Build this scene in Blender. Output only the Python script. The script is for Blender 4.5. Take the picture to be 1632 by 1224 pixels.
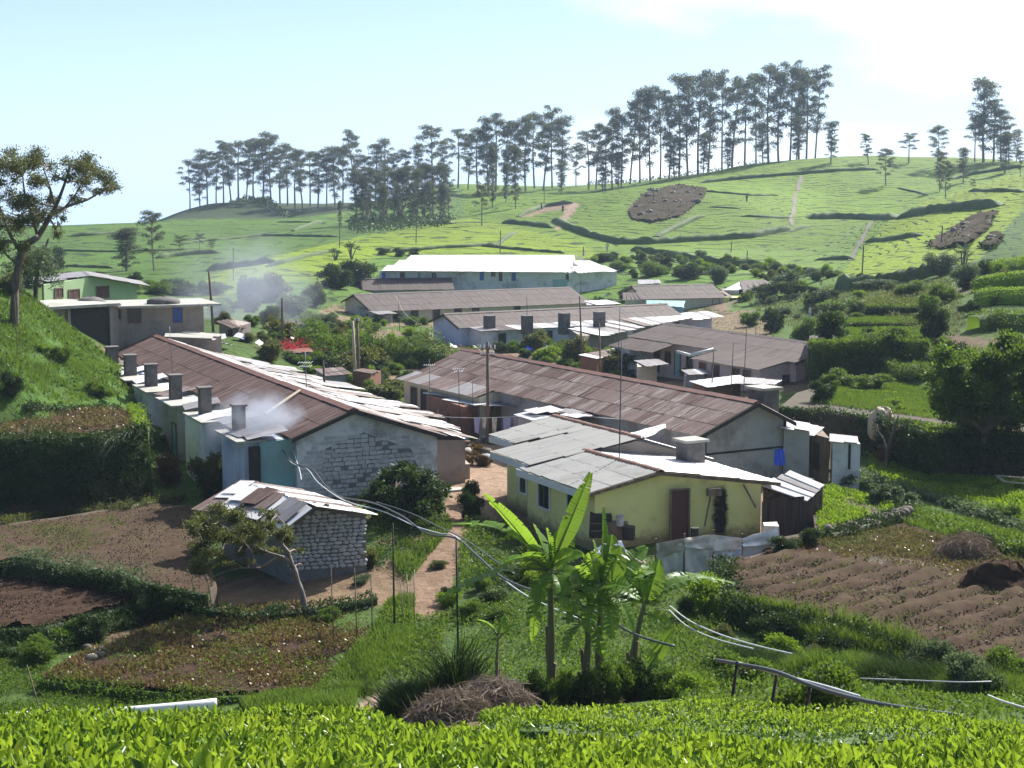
import bpy, math, random
import numpy as np
from mathutils import Vector, Matrix
random.seed(7); rng = np.random.default_rng(7)
SC = bpy.context.scene
for o in list(bpy.data.objects): bpy.data.objects.remove(o)
# ------------------------------------------------------------------ camera, sky, sun, exposure
FPX = 2400.0; PITCH = math.atan(287.0/FPX); CP, SP = math.cos(PITCH), math.sin(PITCH)
camd = bpy.data.cameras.new('camera'); cam = bpy.data.objects.new('camera', camd); SC.collection.objects.link(cam)
cam.location = (0,0,0); cam.rotation_euler = (math.pi/2-PITCH,0,0)
camd.sensor_width = 36; camd.lens = FPX/1632*36; camd.clip_start = .5; camd.clip_end = 5000
SC.camera = cam
AZ, EL = math.radians(40), math.radians(43)      # sun: right of straight ahead, behind the scene
SUN = Vector((math.sin(AZ)*math.cos(EL), math.cos(AZ)*math.cos(EL), math.sin(EL)))
W = bpy.data.worlds.new('World'); SC.world = W; W.use_nodes = True
wn, wl = W.node_tree.nodes, W.node_tree.links; wn.clear()
wo = wn.new('ShaderNodeOutputWorld'); bg = wn.new('ShaderNodeBackground'); sky = wn.new('ShaderNodeTexSky')
sky.sky_type = 'NISHITA'; sky.sun_disc = False; sky.sun_elevation = EL; sky.sun_rotation = AZ
sky.air_density = 1.0; sky.dust_density = .8; sky.ozone_density = 3.5; sky.altitude = 300
tc = wn.new('ShaderNodeTexCoord'); mp = wn.new('ShaderNodeMapping'); mp.inputs['Scale'].default_value = (1,1,3.2); mp.inputs['Location'].default_value = (.35,.1,.22)
no = wn.new('ShaderNodeTexNoise'); no.inputs['Scale'].default_value = 2.6; no.inputs['Detail'].default_value = 8; no.inputs['Roughness'].default_value = .52
cr = wn.new('ShaderNodeMapRange'); cr.inputs[1].default_value = 1.0; cr.inputs[2].default_value = 1.2; cr.inputs[3].default_value = 0; cr.inputs[4].default_value = 1
mx = wn.new('ShaderNodeMix'); mx.data_type = 'RGBA'
mx.inputs['B'].default_value = (12.0,12.6,13.2,1)
wl.new(tc.outputs['Generated'], mp.inputs['Vector']); wl.new(mp.outputs[0], no.inputs['Vector'])
# more cloud towards the sun
dt = wn.new('ShaderNodeVectorMath'); dt.operation = 'DOT_PRODUCT'; dt.inputs[1].default_value = tuple(SUN); wl.new(tc.outputs['Generated'], dt.inputs[0])
ma = wn.new('ShaderNodeMath'); ma.operation = 'MULTIPLY_ADD'; ma.inputs[1].default_value = .8; wl.new(dt.outputs['Value'], ma.inputs[0]); wl.new(no.outputs['Fac'], ma.inputs[2])
wl.new(ma.outputs[0], cr.inputs[0])
# pale moist air low over the horizon, the same all round
sz = wn.new('ShaderNodeSeparateXYZ'); wl.new(tc.outputs['Generated'], sz.inputs[0]); hr = wn.new('ShaderNodeMapRange'); hr.inputs[1].default_value = -.02; hr.inputs[2].default_value = .2; hr.inputs[3].default_value = .85; hr.inputs[4].default_value = 0; wl.new(sz.outputs['Z'], hr.inputs[0])
m0 = wn.new('ShaderNodeMix'); m0.data_type = 'RGBA'; m0.inputs['B'].default_value = (6.0,8.4,11.9,1); wl.new(hr.outputs[0], m0.inputs['Factor']); wl.new(sky.outputs[0], m0.inputs['A'])
wl.new(cr.outputs[0], mx.inputs['Factor']); wl.new(m0.outputs['Result'], mx.inputs['A']); wl.new(mx.outputs['Result'], bg.inputs['Color']); wl.new(bg.outputs[0], wo.inputs[0])
bg.inputs['Strength'].default_value = .07
sd = bpy.data.lights.new('sun','SUN'); sd.energy = 5.0; sd.angle = math.radians(.6); sd.color = (1,.95,.86)
so = bpy.data.objects.new('sun', sd); SC.collection.objects.link(so); so.rotation_euler = (-SUN).to_track_quat('-Z','Y').to_euler()
SC.view_settings.view_transform = 'Standard'; SC.view_settings.look = 'None'; SC.view_settings.gamma = 1; SC.view_settings.use_curve_mapping = False
SC.view_settings.exposure = 1.0
SC.cycles.max_bounces = 6; SC.cycles.diffuse_bounces = 3; SC.cycles.transmission_bounces = 4; SC.cycles.transparent_max_bounces = 6; SC.cycles.volume_bounces = 0
SC.cycles.use_denoising = True
# ------------------------------------------------------------------ helpers
def slope(py): v = py-612.; return (-(FPX*SP+CP*v))/(FPX*CP-SP*v)
def xof(px,py,Y): return (px-816.)/(FPX*CP-SP*(py-612.))*Y
def atY(px,py,Y): return Vector((xof(px,py,Y), Y, slope(py)*Y))
def atZ(px,py,z): return atY(px,py,z/slope(py))
def proj(p):
    f = p[1]*CP - p[2]*SP; u = p[1]*SP + p[2]*CP
    return 816+FPX*p[0]/f, 612-FPX*u/f
def tag(o,label=None,cat=None,group=None,kind=None):
    if label: o['label']=label
    if cat: o['category']=cat
    if group: o['group']=group
    if kind: o['kind']=kind
    return o
def link(o,parent=None):
    SC.collection.objects.link(o)
    if parent is not None: o.parent = parent
    return o
def empty(name,loc,label=None,cat=None,group=None):
    o = bpy.data.objects.new(name,None); o.location = loc; o.empty_display_size=.3; link(o); return tag(o,label,cat,group)
def qmesh(name,V,F,mat=None,smooth=False):
    V = np.asarray(V,dtype=np.float32).reshape(-1,3); F = np.asarray(F,dtype=np.int32)
    k = F.shape[1]; m = bpy.data.meshes.new(name)
    m.vertices.add(len(V)); m.vertices.foreach_set('co',V.ravel())
    m.loops.add(F.size); m.loops.foreach_set('vertex_index',F.ravel())
    m.polygons.add(len(F)); m.polygons.foreach_set('loop_start',np.arange(0,F.size,k,dtype=np.int32))
    try: m.polygons.foreach_set('loop_total',np.full(len(F),k,dtype=np.int32))
    except Exception: pass
    if smooth: m.polygons.foreach_set('use_smooth',np.ones(len(F),dtype=bool))
    m.update(calc_edges=True); m.validate()
    if mat: m.materials.append(mat)
    return m
class MB:
    def __init__(s): s.v=[]; s.f=[]
    def add(s,vs,fs):
        n=len(s.v); s.v += [Vector(v) for v in vs]; s.f += [[n+i for i in f] for f in fs]
    def hexa(s,b,t):   # bottom 4, top 4 (same order, counter-clockwise seen from above)
        s.add(list(b)+list(t),[(3,2,1,0),(4,5,6,7),(0,1,5,4),(1,2,6,5),(2,3,7,6),(3,0,4,7)])
    def box(s,c,ax,ay,az,jit=0):   # centre and three half-axis vectors
        c=Vector(c); J=lambda: Vector((random.uniform(-jit,jit),)*1+(random.uniform(-jit,jit),random.uniform(-jit,jit))) if jit else Vector((0,0,0))
        b=[c-ax-ay-az+J(),c+ax-ay-az+J(),c+ax+ay-az+J(),c-ax+ay-az+J()]; t=[c-ax-ay+az+J(),c+ax-ay+az+J(),c+ax+ay+az+J(),c-ax+ay+az+J()]
        s.hexa(b,t)
    def tube(s,pts,rad,n=8,cap=True):
        pts=[Vector(p) for p in pts]; R = rad if isinstance(rad,(list,tuple)) else [rad]*len(pts)
        base=len(s.v); up=Vector((0,0,1))
        for i,p in enumerate(pts):
            d=(pts[min(i+1,len(pts)-1)]-pts[max(i-1,0)])
            d = d.normalized() if d.length>1e-6 else Vector((0,0,1))
            a=d.cross(up if abs(d.z)<.95 else Vector((1,0,0))).normalized(); b=d.cross(a)
            for k in range(n):
                t=2*math.pi*k/n; s.v.append(p+(a*math.cos(t)+b*math.sin(t))*R[i])
        for i in range(len(pts)-1):
            for k in range(n):
                k2=(k+1)%n; s.f.append([base+i*n+k,base+i*n+k2,base+(i+1)*n+k2,base+(i+1)*n+k])
        if cap:
            s.f.append([base+k for k in range(n)][::-1]); s.f.append([base+(len(pts)-1)*n+k for k in range(n)])
    def build(s,name,mat,parent=None,smooth=False,loc=None):
        o0 = Vector((0,0,0))
        if parent is not None: o0 = wloc(parent)
        if loc is not None: o0 = o0+Vector(loc) if parent is not None else Vector(loc)
        m=bpy.data.meshes.new(name); m.from_pydata([tuple(v-o0) for v in s.v],[],s.f); m.validate(); m.update()
        if smooth:
            for p in m.polygons: p.use_smooth=True
        if mat: m.materials.append(mat)
        o=bpy.data.objects.new(name,m); link(o,parent)
        if loc is not None: o.location = loc
        return o
def wloc(o):
    p=Vector((0,0,0))
    while o is not None: p+=o.location; o=o.parent
    return p
# ---- materials
MATS={}
def newmat(name):
    m=bpy.data.materials.new(name); m.use_nodes=True; nt=m.node_tree; nt.nodes.clear()
    out=nt.nodes.new('ShaderNodeOutputMaterial'); b=nt.nodes.new('ShaderNodeBsdfPrincipled'); nt.links.new(b.outputs[0],out.inputs[0])
    MATS[name]=m; return m,nt,b,out
def mixc(nt,fac,a,b):
    n=nt.nodes.new('ShaderNodeMix'); n.data_type='RGBA'
    if fac is not None:
        if isinstance(fac,(int,float)): n.inputs['Factor'].default_value=fac
        else: nt.links.new(fac,n.inputs['Factor'])
    for k,c in (('A',a),('B',b)):
        if isinstance(c,tuple): n.inputs[k].default_value=(*c,1)
        else: nt.links.new(c,n.inputs[k])
    return n.outputs['Result']
def noise(nt,scale,detail=5,rough=.55,coord='Object',stretch=None,loc=None,w=False):
    t=nt.nodes.new('ShaderNodeTexCoord'); n=nt.nodes.new('ShaderNodeTexNoise'); n.inputs['Scale'].default_value=scale; n.inputs['Detail'].default_value=detail; n.inputs['Roughness'].default_value=rough
    src=t.outputs[coord]
    if coord=='World':
        pass
    if stretch or loc:
        mp=nt.nodes.new('ShaderNodeMapping'); mp.inputs['Scale'].default_value=stretch or (1,1,1); mp.inputs['Location'].default_value=loc or (0,0,0); nt.links.new(src,mp.inputs[0]); src=mp.outputs[0]
    if w:
        n.noise_dimensions='4D'; oi=nt.nodes.new('ShaderNodeObjectInfo'); q=nt.nodes.new('ShaderNodeMath'); q.operation='MULTIPLY'; q.inputs[1].default_value=60; nt.links.new(oi.outputs['Random'],q.inputs[0]); nt.links.new(q.outputs[0],n.inputs['W'])
    nt.links.new(src,n.inputs['Vector']); return n.outputs['Fac']
def remap(nt,s,a,b,c=0,d=1):
    n=nt.nodes.new('ShaderNodeMapRange'); nt.links.new(s,n.inputs[0])
    for i,v in enumerate((a,b,c,d)): n.inputs[i+1].default_value=v
    return n.outputs[0]
def bump(nt,b,h,st=.4,dist=.05):
    n=nt.nodes.new('ShaderNodeBump'); n.inputs['Strength'].default_value=st; n.inputs['Distance'].default_value=dist; nt.links.new(h,n.inputs['Height']); nt.links.new(n.outputs[0],b.inputs['Normal'])
def objrand(nt): n=nt.nodes.new('ShaderNodeObjectInfo'); return n.outputs['Random']
def setc(nt,b,c):
    if isinstance(c,tuple): b.inputs['Base Color'].default_value=(*c,1)
    else: nt.links.new(c,b.inputs['Base Color'])
def plain(name,c1,c2=None,scale=3,rough=.85,bst=.3,metal=0,stain=None,rnd=None,streak=None,spec=.5):
    """mottled surface: two tones, optional stains and per-object tone"""
    m,nt,b,out=newmat(name); c2=c2 or tuple(x*.75 for x in c1)
    n1=noise(nt,scale,6,.65,stretch=streak,w=bool(rnd)); c=mixc(nt,remap(nt,n1,.3,.7) if not streak else remap(nt,n1,.43,.57),c1,c2)
    if stain:
        n2=noise(nt,scale*.35 if not streak else scale*.8,7,.7,loc=(3,7,1),stretch=(1.5,.5,1.5) if streak else None,w=bool(rnd)); c=mixc(nt,remap(nt,n2,.5,.68),c,stain)
    if rnd: c=mixc(nt,remap(nt,objrand(nt),.0,1,0,.85),c,rnd)
    setc(nt,b,c); b.inputs['Roughness'].default_value=rough; b.inputs['Metallic'].default_value=metal; b.inputs['Specular IOR Level'].default_value=spec
    if bst: bump(nt,b,n1,bst,.03)
    return m
def leafmat(name,c1,c2,trans=.4,rough=.55,tcol=None,spec=.22):
    m,nt,b,out=newmat(name); g=nt.nodes.new('ShaderNodeNewGeometry')
    c=mixc(nt,g.outputs['Random Per Island'],c1,c2); c=mixc(nt,remap(nt,objrand(nt),0,1,0,.35),c,tuple(x*y for x,y in zip(c1,(1.25,1.05,.8))))
    pn=noise(nt,.9,4,.6,coord='Object'); c=mixc(nt,remap(nt,pn,.35,.65,0,.6),c,tuple(x*y for x,y in zip(c1,(.5,.62,.5)))); pm=noise(nt,.5,3,.6,loc=(5,2,8)); c=mixc(nt,remap(nt,pm,.5,.72,0,.55),c,tuple(x*y for x,y in zip(c2,(1.3,1.05,.9))))
    setc(nt,b,c); b.inputs['Roughness'].default_value=rough; b.inputs['Specular IOR Level'].default_value=spec
    t=nt.nodes.new('ShaderNodeBsdfTranslucent'); tc=mixc(nt,.45,c,tcol or tuple(min(1,x*y) for x,y in zip(c2,(2.2,2.0,.9)))); nt.links.new(tc,t.inputs[0])
    s=nt.nodes.new('ShaderNodeMixShader'); s.inputs[0].default_value=trans; nt.links.new(b.outputs[0],s.inputs[1]); nt.links.new(t.outputs[0],s.inputs[2]); nt.links.new(s.outputs[0],out.inputs[0])
    return m
def wavy(x,y,seed=0,scale=1.,octs=4):
    r=np.random.default_rng(seed); z=np.zeros_like(np.asarray(x,dtype=float)); a=1.; tot=0
    for o in range(octs):
        for k in range(4):
            t=r.uniform(0,2*math.pi); f=(1.9**o)/scale*r.uniform(.8,1.2); z=z+a*np.sin((x*math.cos(t)+y*math.sin(t))*f+r.uniform(0,6.3)); tot+=a*.5
        a*=.55
    return z/tot
# ------------------------------------------------------------------ terrain
CT=[ # (px,py,distance) on visible ground
 # skyline ridge, right to left
 (1632,258,450),(1540,253,450),(1450,252,445),(1330,249,440),(1200,263,450),(1120,277,458),(1050,289,470),(930,299,490),(830,297,505),(740,287,520),(690,296,530),(600,325,540),
 # left slope
 (100,360,400),(0,372,380),(180,354,415),(250,352,420),(400,352,432),(470,349,440),(560,340,460),
 (150,400,325),(300,400,325),(430,385,340),(150,440,250),(60,420,290),(330,440,240),(250,425,270),(520,362,400),(620,352,410),(700,345,400),
 # light green spur in the middle
 (350,445,225),(430,412,258),(560,383,300),(680,362,330),(760,348,350),(860,335,372),(450,440,222),(600,405,262),(760,392,280),(520,425,235),(700,402,268),
 (850,365,330),(930,385,300),(800,320,400),(900,315,420),(990,305,425),
 # knoll with the rock scar
 (1000,388,300),(890,358,320),(1260,360,330),(1080,293,385),(1060,340,332),(1200,330,345),(950,335,345),(1130,381,305),(1000,300,400),(1180,308,372),
 # slopes right of it
 (1000,402,272),(1100,420,250),(1300,400,285),(1300,432,238),(1200,440,222),(1000,440,235),(1400,300,400),(1400,343,355),(1500,300,395),(1300,300,400),(1300,345,350),(1400,270,430),(1560,275,420),
 (1340,375,320),
 # right spur
 (1632,278,325),(1560,297,318),(1480,327,304),(1420,350,292),(1600,330,255),(1500,380,230),(1420,420,208),(1340,447,190),(1600,400,185),(1520,410,195),(1450,452,178),
 (1632,425,150),(1570,442,145),(1560,505,118),(1632,525,112),(1500,455,160),(1400,470,155),(1450,520,128),(1350,545,122),(1230,480,190),
 (1560,560,104),(1632,560,100),(1480,605,98),(1330,590,108),
 # left bank with the big tree
 (0,462,92),(40,480,93),(130,588,90),(100,604,86),(22,512,80),(70,500,93),(110,556,94),(180,608,90),(0,560,80),(60,610,84),(150,628,86),(30,640,84),
]
CW=[ # (x,y,z) hidden or flat ground
 # village floor
 (-20,62,-14.9),(-10,60,-14.7),(0,60,-14.1),(10,60,-13.9),(22,62,-14.2),(-25,75,-14.9),(-12,75,-13.9),(0,75,-13.8),(12,75,-13.8),(25,75,-14.1),(-20,90,-13.6),(-4,90,-13.8),(10,92,-14),(22,88,-14),
 (-26,108,-12.2),(-14,108,-13.6),(0,108,-14.2),(12,108,-14.4),(24,105,-14.4),(30,92,-13.6),(-30,122,-10.4),(-22,116,-10.6),(-16,130,-12.8),(0,130,-14.4),(16,130,-14.4),(28,126,-14),
 (-40,140,-10.3),(-25,150,-11.5),(-10,150,-14.2),(6,150,-14.4),(22,150,-14.2),(-15,175,-14.2),(0,180,-14.4),(16,175,-14.2),(32,160,-12.8),
 (-12,205,-14),(4,205,-14),(22,200,-13.8),(36,190,-12.5),(-20,235,-12.8),(0,236,-13),(15,236,-13),(-55,150,-8.5),(-60,200,-9.5),(-40,200,-11.8),
 # lower terraces and slope up to the camera
 (-18,54,-15.4),(-10,50,-15.4),(-2,48,-14.6),(5,50,-14.1),(16,50,-14.4),(-16,45,-15.2),(-8,43,-15.0),(0,40,-13.6),(6,40,-13.0),(14,42,-14.0),(24,50,-14.4),
 (-16,38,-14.2),(-8,36,-13.4),(-1,34,-12.0),(6,34,-11.4),(14,34,-11.6),(-10,28,-10.6),(0,28,-9.8),(8,28,-9.8),(16,28,-10.2),
 (-7,21,-8.1),(0,21,-8.0),(7,21,-8.2),(-5,17,-6.95),(0,17,-7.0),(5,17,-7.1),(-4,12,-5.5),(4,12,-5.5),(0,8,-4.25),(-4,8,-4.2),(4,8,-4.3),(0,4,-2.7),(-3,4,-2.7),(3,4,-2.7),(0,1.5,-1.7),
 # behind the skylines
 (60,560,8),(130,560,8),(175,560,10),(0,620,0),(-60,620,-4),(-120,620,-8),(-120,500,-9),(-170,480,-8),(-60,540,1),(140,900,-10),(0,900,-15),(-200,900,-20),(300,900,-10),
 (-150,420,-6),(-200,380,-5),(200,450,14),(250,350,22),(200,300,20),(160,240,14),(120,180,6),(90,130,0),(70,100,-4),(60,80,-8),(50,60,-11),
 (-60,100,-3.5),(-50,80,-3),(-45,60,-6),(-40,50,-9),(-100,200,-6),(-150,300,-5),(-38,92,-4.6),
 (-13,500,3.2),(-92,512,.6),(-104,520,.9),(-84,515,.2),(-112,505,-2.5),(-74,505,-2.),(-98,480,-4.5),(-85,480,-4.6),
]
def cpts():
    P=[]
    for px,py,Y in CT: p=atY(px,py,Y); P.append((p.x,p.y,p.z))
    P+=[tuple(map(float,c)) for c in CW]; return np.array(P)
CPT=cpts()
def rt(x,y):
    r=np.hypot(x,y); th=np.arctan2(x,y); return r,th
def uv(x,y):
    r,th=rt(x,y); return np.stack([np.clip(th,-.62,.62)*2.4, np.log(np.clip(r,2.5,1100))],-1)
UV=uv(CPT[:,0],CPT[:,1]); N=len(UV)
def kern(d2): return np.where(d2>1e-12,.5*d2*np.log(d2+1e-12),0.)
_K=kern(((UV[:,None]-UV[None])**2).sum(-1)); _A=np.zeros((N+3,N+3)); _A[:N,:N]=_K+np.eye(N)*.004; _A[:N,N]=1; _A[:N,N+1:]=UV; _A[N,:N]=1; _A[N+1:,:N]=UV.T
_W=np.linalg.solve(_A,np.concatenate([CPT[:,2],np.zeros(3)]))
def base(x,y):
    x=np.atleast_1d(np.asarray(x,float)).ravel(); y=np.atleast_1d(np.asarray(y,float)).ravel(); q=uv(x,y); z=np.empty(len(q))
    for i in range(0,len(q),20000):
        c=q[i:i+20000]; K=kern(((c[:,None]-UV[None])**2).sum(-1)); z[i:i+20000]=K@_W[:N]+_W[N]+c@_W[N+1:]
    r,th=rt(x,y); k=np.clip((np.abs(th)-.62)/(math.pi-.62),0,1); k=k*k*(3-2*k); back=-1.7+np.clip(r,0,120)*.16
    z=z*(1-k)+back*k
    z+=wavy(x,y,3,9.)*.0022*np.clip(r,0,220)*np.clip((r-100)/60,.15,1)
    return z
HEMI=[]   # (polygon xy, z) level terraces on top of the base
def inpoly(x,y,poly):
    x=np.asarray(x); y=np.asarray(y); c=np.zeros(x.shape,bool); n=len(poly)
    for i in range(n):
        x1,y1=poly[i][0],poly[i][1]; x2,y2=poly[(i+1)%n][0],poly[(i+1)%n][1]
        if y1==y2: continue
        c^=((y1>y)!=(y2>y))&(x<(x2-x1)*(y-y1)/(y2-y1)+x1)
    return c
def gz(x,y):
    z=base(x,y); x=np.atleast_1d(x).astype(float).ravel(); y=np.atleast_1d(y).astype(float).ravel()
    for poly,h in HEMI: m=inpoly(x,y,poly); z[m]=np.maximum(z[m],h)
    return z
def g1(x,y): return float(gz([x],[y])[0])
_T=np.exp(np.linspace(math.log(5),math.log(700),900))
def hit(px,py):
    """first meeting of the view ray with the ground"""
    s=slope(py); xs=(px-816.)/(FPX*CP-SP*(py-612.))*_T; z=gz(xs,_T); b=(z>=s*_T)
    i=int(np.argmax(b)) if b.any() else len(_T)-1
    if i>0 and b.any():
        d0=s*_T[i-1]-z[i-1]; d1=s*_T[i]-z[i]; t=d0/(d0-d1+1e-9); Y=_T[i-1]+(_T[i]-_T[i-1])*t
    else: Y=_T[i]
    return atY(px,py,Y)
def onY(px,Y,py=300): x=xof(px,py,Y); return Vector((x,Y,g1(x,Y)))
# ------------------------------------------------------------------ materials
def groundmat():
    m,nt,b,out=newmat('ground'); at=nt.nodes.new('ShaderNodeAttribute'); at.attribute_name='gcol'; tt=nt.nodes.new('ShaderNodeAttribute'); tt.attribute_name='tea'
    n1=noise(nt,1.3,8,.7); n2=noise(nt,.09,5,.6,loc=(4,2,0)); n3=noise(nt,6,4,.7,loc=(9,2,0))
    mul=nt.nodes.new('ShaderNodeVectorMath'); mul.operation='SCALE'; nt.links.new(at.outputs['Color'],mul.inputs[0])
    k=nt.nodes.new('ShaderNodeMath'); k.operation='MULTIPLY'; nt.links.new(remap(nt,n1,.25,.75,.6,1.36),k.inputs[0]); nt.links.new(remap(nt,n2,.3,.7,.84,1.16),k.inputs[1])
    # rows of bushes that follow the contour: thin gaps between the rows
    ge=nt.nodes.new('ShaderNodeNewGeometry'); sx=nt.nodes.new('ShaderNodeSeparateXYZ'); nt.links.new(ge.outputs['Position'],sx.inputs[0])
    nz=noise(nt,.055,3,.5,loc=(1,5,2)); a=nt.nodes.new('ShaderNodeMath'); a.operation='MULTIPLY_ADD'; nt.links.new(sx.outputs['Z'],a.inputs[0]); a.inputs[1].default_value=11.; nt.links.new(remap(nt,nz,0,1,0,34),a.inputs[2])
    s=nt.nodes.new('ShaderNodeMath'); s.operation='SINE'; nt.links.new(a.outputs[0],s.inputs[0]); g=remap(nt,s.outputs[0],-1,-.35,.0,1)
    nb=noise(nt,.25,3,.6,loc=(7,1,3)); gate=remap(nt,nb,.42,.58,0,1)
    d=nt.nodes.new('ShaderNodeMath'); d.operation='MULTIPLY'; inv=nt.nodes.new('ShaderNodeMath'); inv.operation='SUBTRACT'; inv.inputs[0].default_value=1; nt.links.new(g,inv.inputs[1])
    nt.links.new(inv.outputs[0],d.inputs[0]); nt.links.new(gate,d.inputs[1]); d2=nt.nodes.new('ShaderNodeMath'); d2.operation='MULTIPLY'; nt.links.new(d.outputs[0],d2.inputs[0]); nt.links.new(tt.outputs['Fac'],d2.inputs[1])
    nt.links.new(k.outputs[0],mul.inputs['Scale'])
    c=mixc(nt,d2.outputs[0],mul.outputs[0],(.022,.036,.014)); nt.links.new(c,b.inputs['Base Color']); b.inputs['Roughness'].default_value=.8; b.inputs['Specular IOR Level'].default_value=.1
    h=nt.nodes.new('ShaderNodeMath'); h.operation='SUBTRACT'; nt.links.new(n1,h.inputs[0]); nt.links.new(d2.outputs[0],h.inputs[1]); bump(nt,b,h.outputs[0],.9,.35)
    return m
M=MATS
groundmat()
plain('soil',(.034,.021,.016),(.068,.043,.031),5,1,.9,spec=.05)
plain('soil_grey',(.088,.06,.042),(.045,.031,.023),1.6,1,.9,spec=.05,stain=(.075,.06,.035))
plain('dirt_path',(.3,.2,.14),(.2,.13,.09),1.2,1,.4,spec=.05)
plain('bank_earth',(.045,.04,.025),(.09,.06,.04),1.5,.95,.8,stain=(.03,.05,.018))
plain('rock',(.06,.045,.04),(.15,.12,.105),1.6,.85,.9,stain=(.06,.075,.03))
plain('scar',(.06,.04,.03),(.035,.038,.018),.5,1,.9,stain=(.085,.06,.05),spec=.05)
plain('rust_sheet',(.045,.022,.018),(.17,.12,.11),2.2,.7,.25,streak=(3.2,.3,3.2),rnd=(.1,.065,.058),spec=.22)
plain('rust_patchy',(.065,.034,.026),(.3,.265,.255),2.2,.55,.25,streak=(2.6,.4,2.6),stain=(.09,.038,.026),rnd=(.14,.095,.085),spec=.3)
plain('zinc_sheet',(.36,.36,.39),(.24,.24,.26),2.5,.4,.2,streak=(4,.6,4),stain=(.2,.12,.09),rnd=(.28,.25,.24),metal=.25)
plain('white_sheet',(.72,.72,.74),(.6,.6,.63),2.5,.38,.15,streak=(4,.6,4),rnd=(.6,.58,.58))
plain('asbestos_sheet',(.25,.25,.255),(.19,.19,.19),3,.8,.2,stain=(.14,.14,.125),rnd=(.25,.25,.245))
plain('brown_sheet',(.13,.1,.1),(.045,.034,.035),2.4,.7,.25,streak=(3,.4,3),rnd=(.09,.07,.066),spec=.25)
plain('ridge_rust',(.2,.085,.06),(.12,.06,.05),3,.7,.3)
plain('ridge_grey',(.12,.095,.09),(.075,.06,.06),3,.8,.3)
plain('ridge_tile',(.24,.1,.065),(.13,.075,.06),6,.85,.3,rnd=(.16,.1,.08))
plain('white_wall',(.7,.71,.75),(.56,.57,.6),1.2,.9,.2,stain=(.26,.25,.24))
plain('blue_wall',(.55,.62,.78),(.46,.52,.68),1.2,.9,.2,stain=(.35,.36,.42))
plain('grey_wall',(.4,.4,.4),(.3,.3,.3),1.0,.92,.25,stain=(.15,.14,.13))
plain('pink_wall',(.58,.46,.44),(.5,.4,.38),1.2,.9,.2,stain=(.33,.27,.25))
plain('cream_wall',(.6,.56,.42),(.5,.46,.35),1.2,.9,.2)
plain('green_wall',(.33,.47,.25),(.28,.4,.22),1.2,.9,.2)
plain('teal_wall',(.25,.46,.48),(.22,.38,.42),1.5,.85,.2,stain=(.25,.32,.32))
plain('cement_wall',(.35,.3,.27),(.28,.24,.215),1.5,.92,.25,stain=(.2,.17,.15))
plain('brick_red',(.3,.14,.09),(.22,.1,.07),4,.9,.3,stain=(.16,.1,.08))
plain('block_white',(.6,.6,.61),(.45,.45,.46),3,.92,.4,rnd=(.36,.36,.37))
plain('mortar_dark',(.13,.125,.125),(.22,.21,.21),3,.95,.5)
plain('slab',(.42,.41,.38),(.3,.29,.27),2.5,.9,.3,stain=(.2,.2,.15))
plain('chimney',(.16,.15,.15),(.1,.09,.09),3,.92,.4,stain=(.05,.045,.045))
plain('wood',(.2,.14,.1),(.12,.085,.06),4,.85,.4,streak=(1,1,.2))
plain('wood_pale',(.5,.42,.32),(.36,.3,.22),4,.85,.3)
plain('door_maroon',(.09,.028,.025),(.06,.02,.02),4,.6,.1)
plain('blue_paint',(.03,.12,.5),(.025,.09,.4),4,.6,.1)
plain('blue_cloth',(.02,.06,.55),(.03,.1,.62),3,.7,.3)
plain('white_frame',(.75,.75,.74),(.65,.65,.64),5,.7,.05)
plain('sack',(.82,.76,.68),(.7,.62,.55),2.4,.85,.4,stain=(.45,.33,.25))
plain('tarp_white',(.75,.75,.77),(.62,.62,.66),2.5,.5,.3)
plain('cloth_pink',(.55,.35,.45),(.45,.3,.4),3,.9,.3)
plain('cloth_lilac',(.45,.42,.6),(.38,.36,.55),3,.9,.3)
plain('dark_stuff',(.035,.03,.03),(.02,.018,.018),3,.8,.4)
plain('pipe_black',(.05,.055,.065),(.07,.075,.085),5,.4,.1)
plain('pipe_white',(.6,.62,.66),(.5,.52,.56),5,.45,.1)
plain('bark',(.09,.07,.06),(.15,.12,.105),3,.95,.6,streak=(1,1,.3))
plain('bark_pale',(.24,.2,.18),(.16,.13,.12),3,.9,.5,streak=(1,1,.3))
plain('stem_green',(.1,.15,.05),(.16,.14,.08),3,.6,.3)
plain('skin',(.13,.07,.045),None,3,.6,0)
plain('soot',(.012,.01,.01),None,3,1,0)
m,nt,b,out=newmat('glass_dark'); setc(nt,b,(.02,.022,.028)); b.inputs['Roughness'].default_value=.15
# yellow limewash, with the soot stain of the cooking hearth on the gable
m,nt,b,out=newmat('yellow_wall'); n1=noise(nt,1.4,6,.6); c=mixc(nt,n1,(.82,.76,.33),(.74,.68,.28)); n2=noise(nt,.9,6,.7,loc=(2,9,4)); c=mixc(nt,remap(nt,n2,.55,.72,0,.6),c,(.42,.38,.2))
ge=nt.nodes.new('ShaderNodeNewGeometry'); sx=nt.nodes.new('ShaderNodeSeparateXYZ'); nt.links.new(ge.outputs['Position'],sx.inputs[0]); zz_=nt.nodes.new('ShaderNodeMath'); zz_.operation='MULTIPLY_ADD'; nt.links.new(noise(nt,2.2,5,.7),zz_.inputs[0]); zz_.inputs[1].default_value=-1.1; nt.links.new(sx.outputs['Z'],zz_.inputs[2]); c=mixc(nt,remap(nt,zz_.outputs[0],-14.3,-13.85,.8,0),c,(.2,.13,.08))
setc(nt,b,c); b.inputs['Roughness'].default_value=.92; b.inputs['Specular IOR Level'].default_value=.2; bump(nt,b,noise(nt,9,4),.2,.02)
leafmat('leaf_dark',(.018,.042,.012),(.045,.085,.022),.25)
leafmat('leaf_mid',(.04,.085,.015),(.11,.19,.03),.4)
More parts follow.
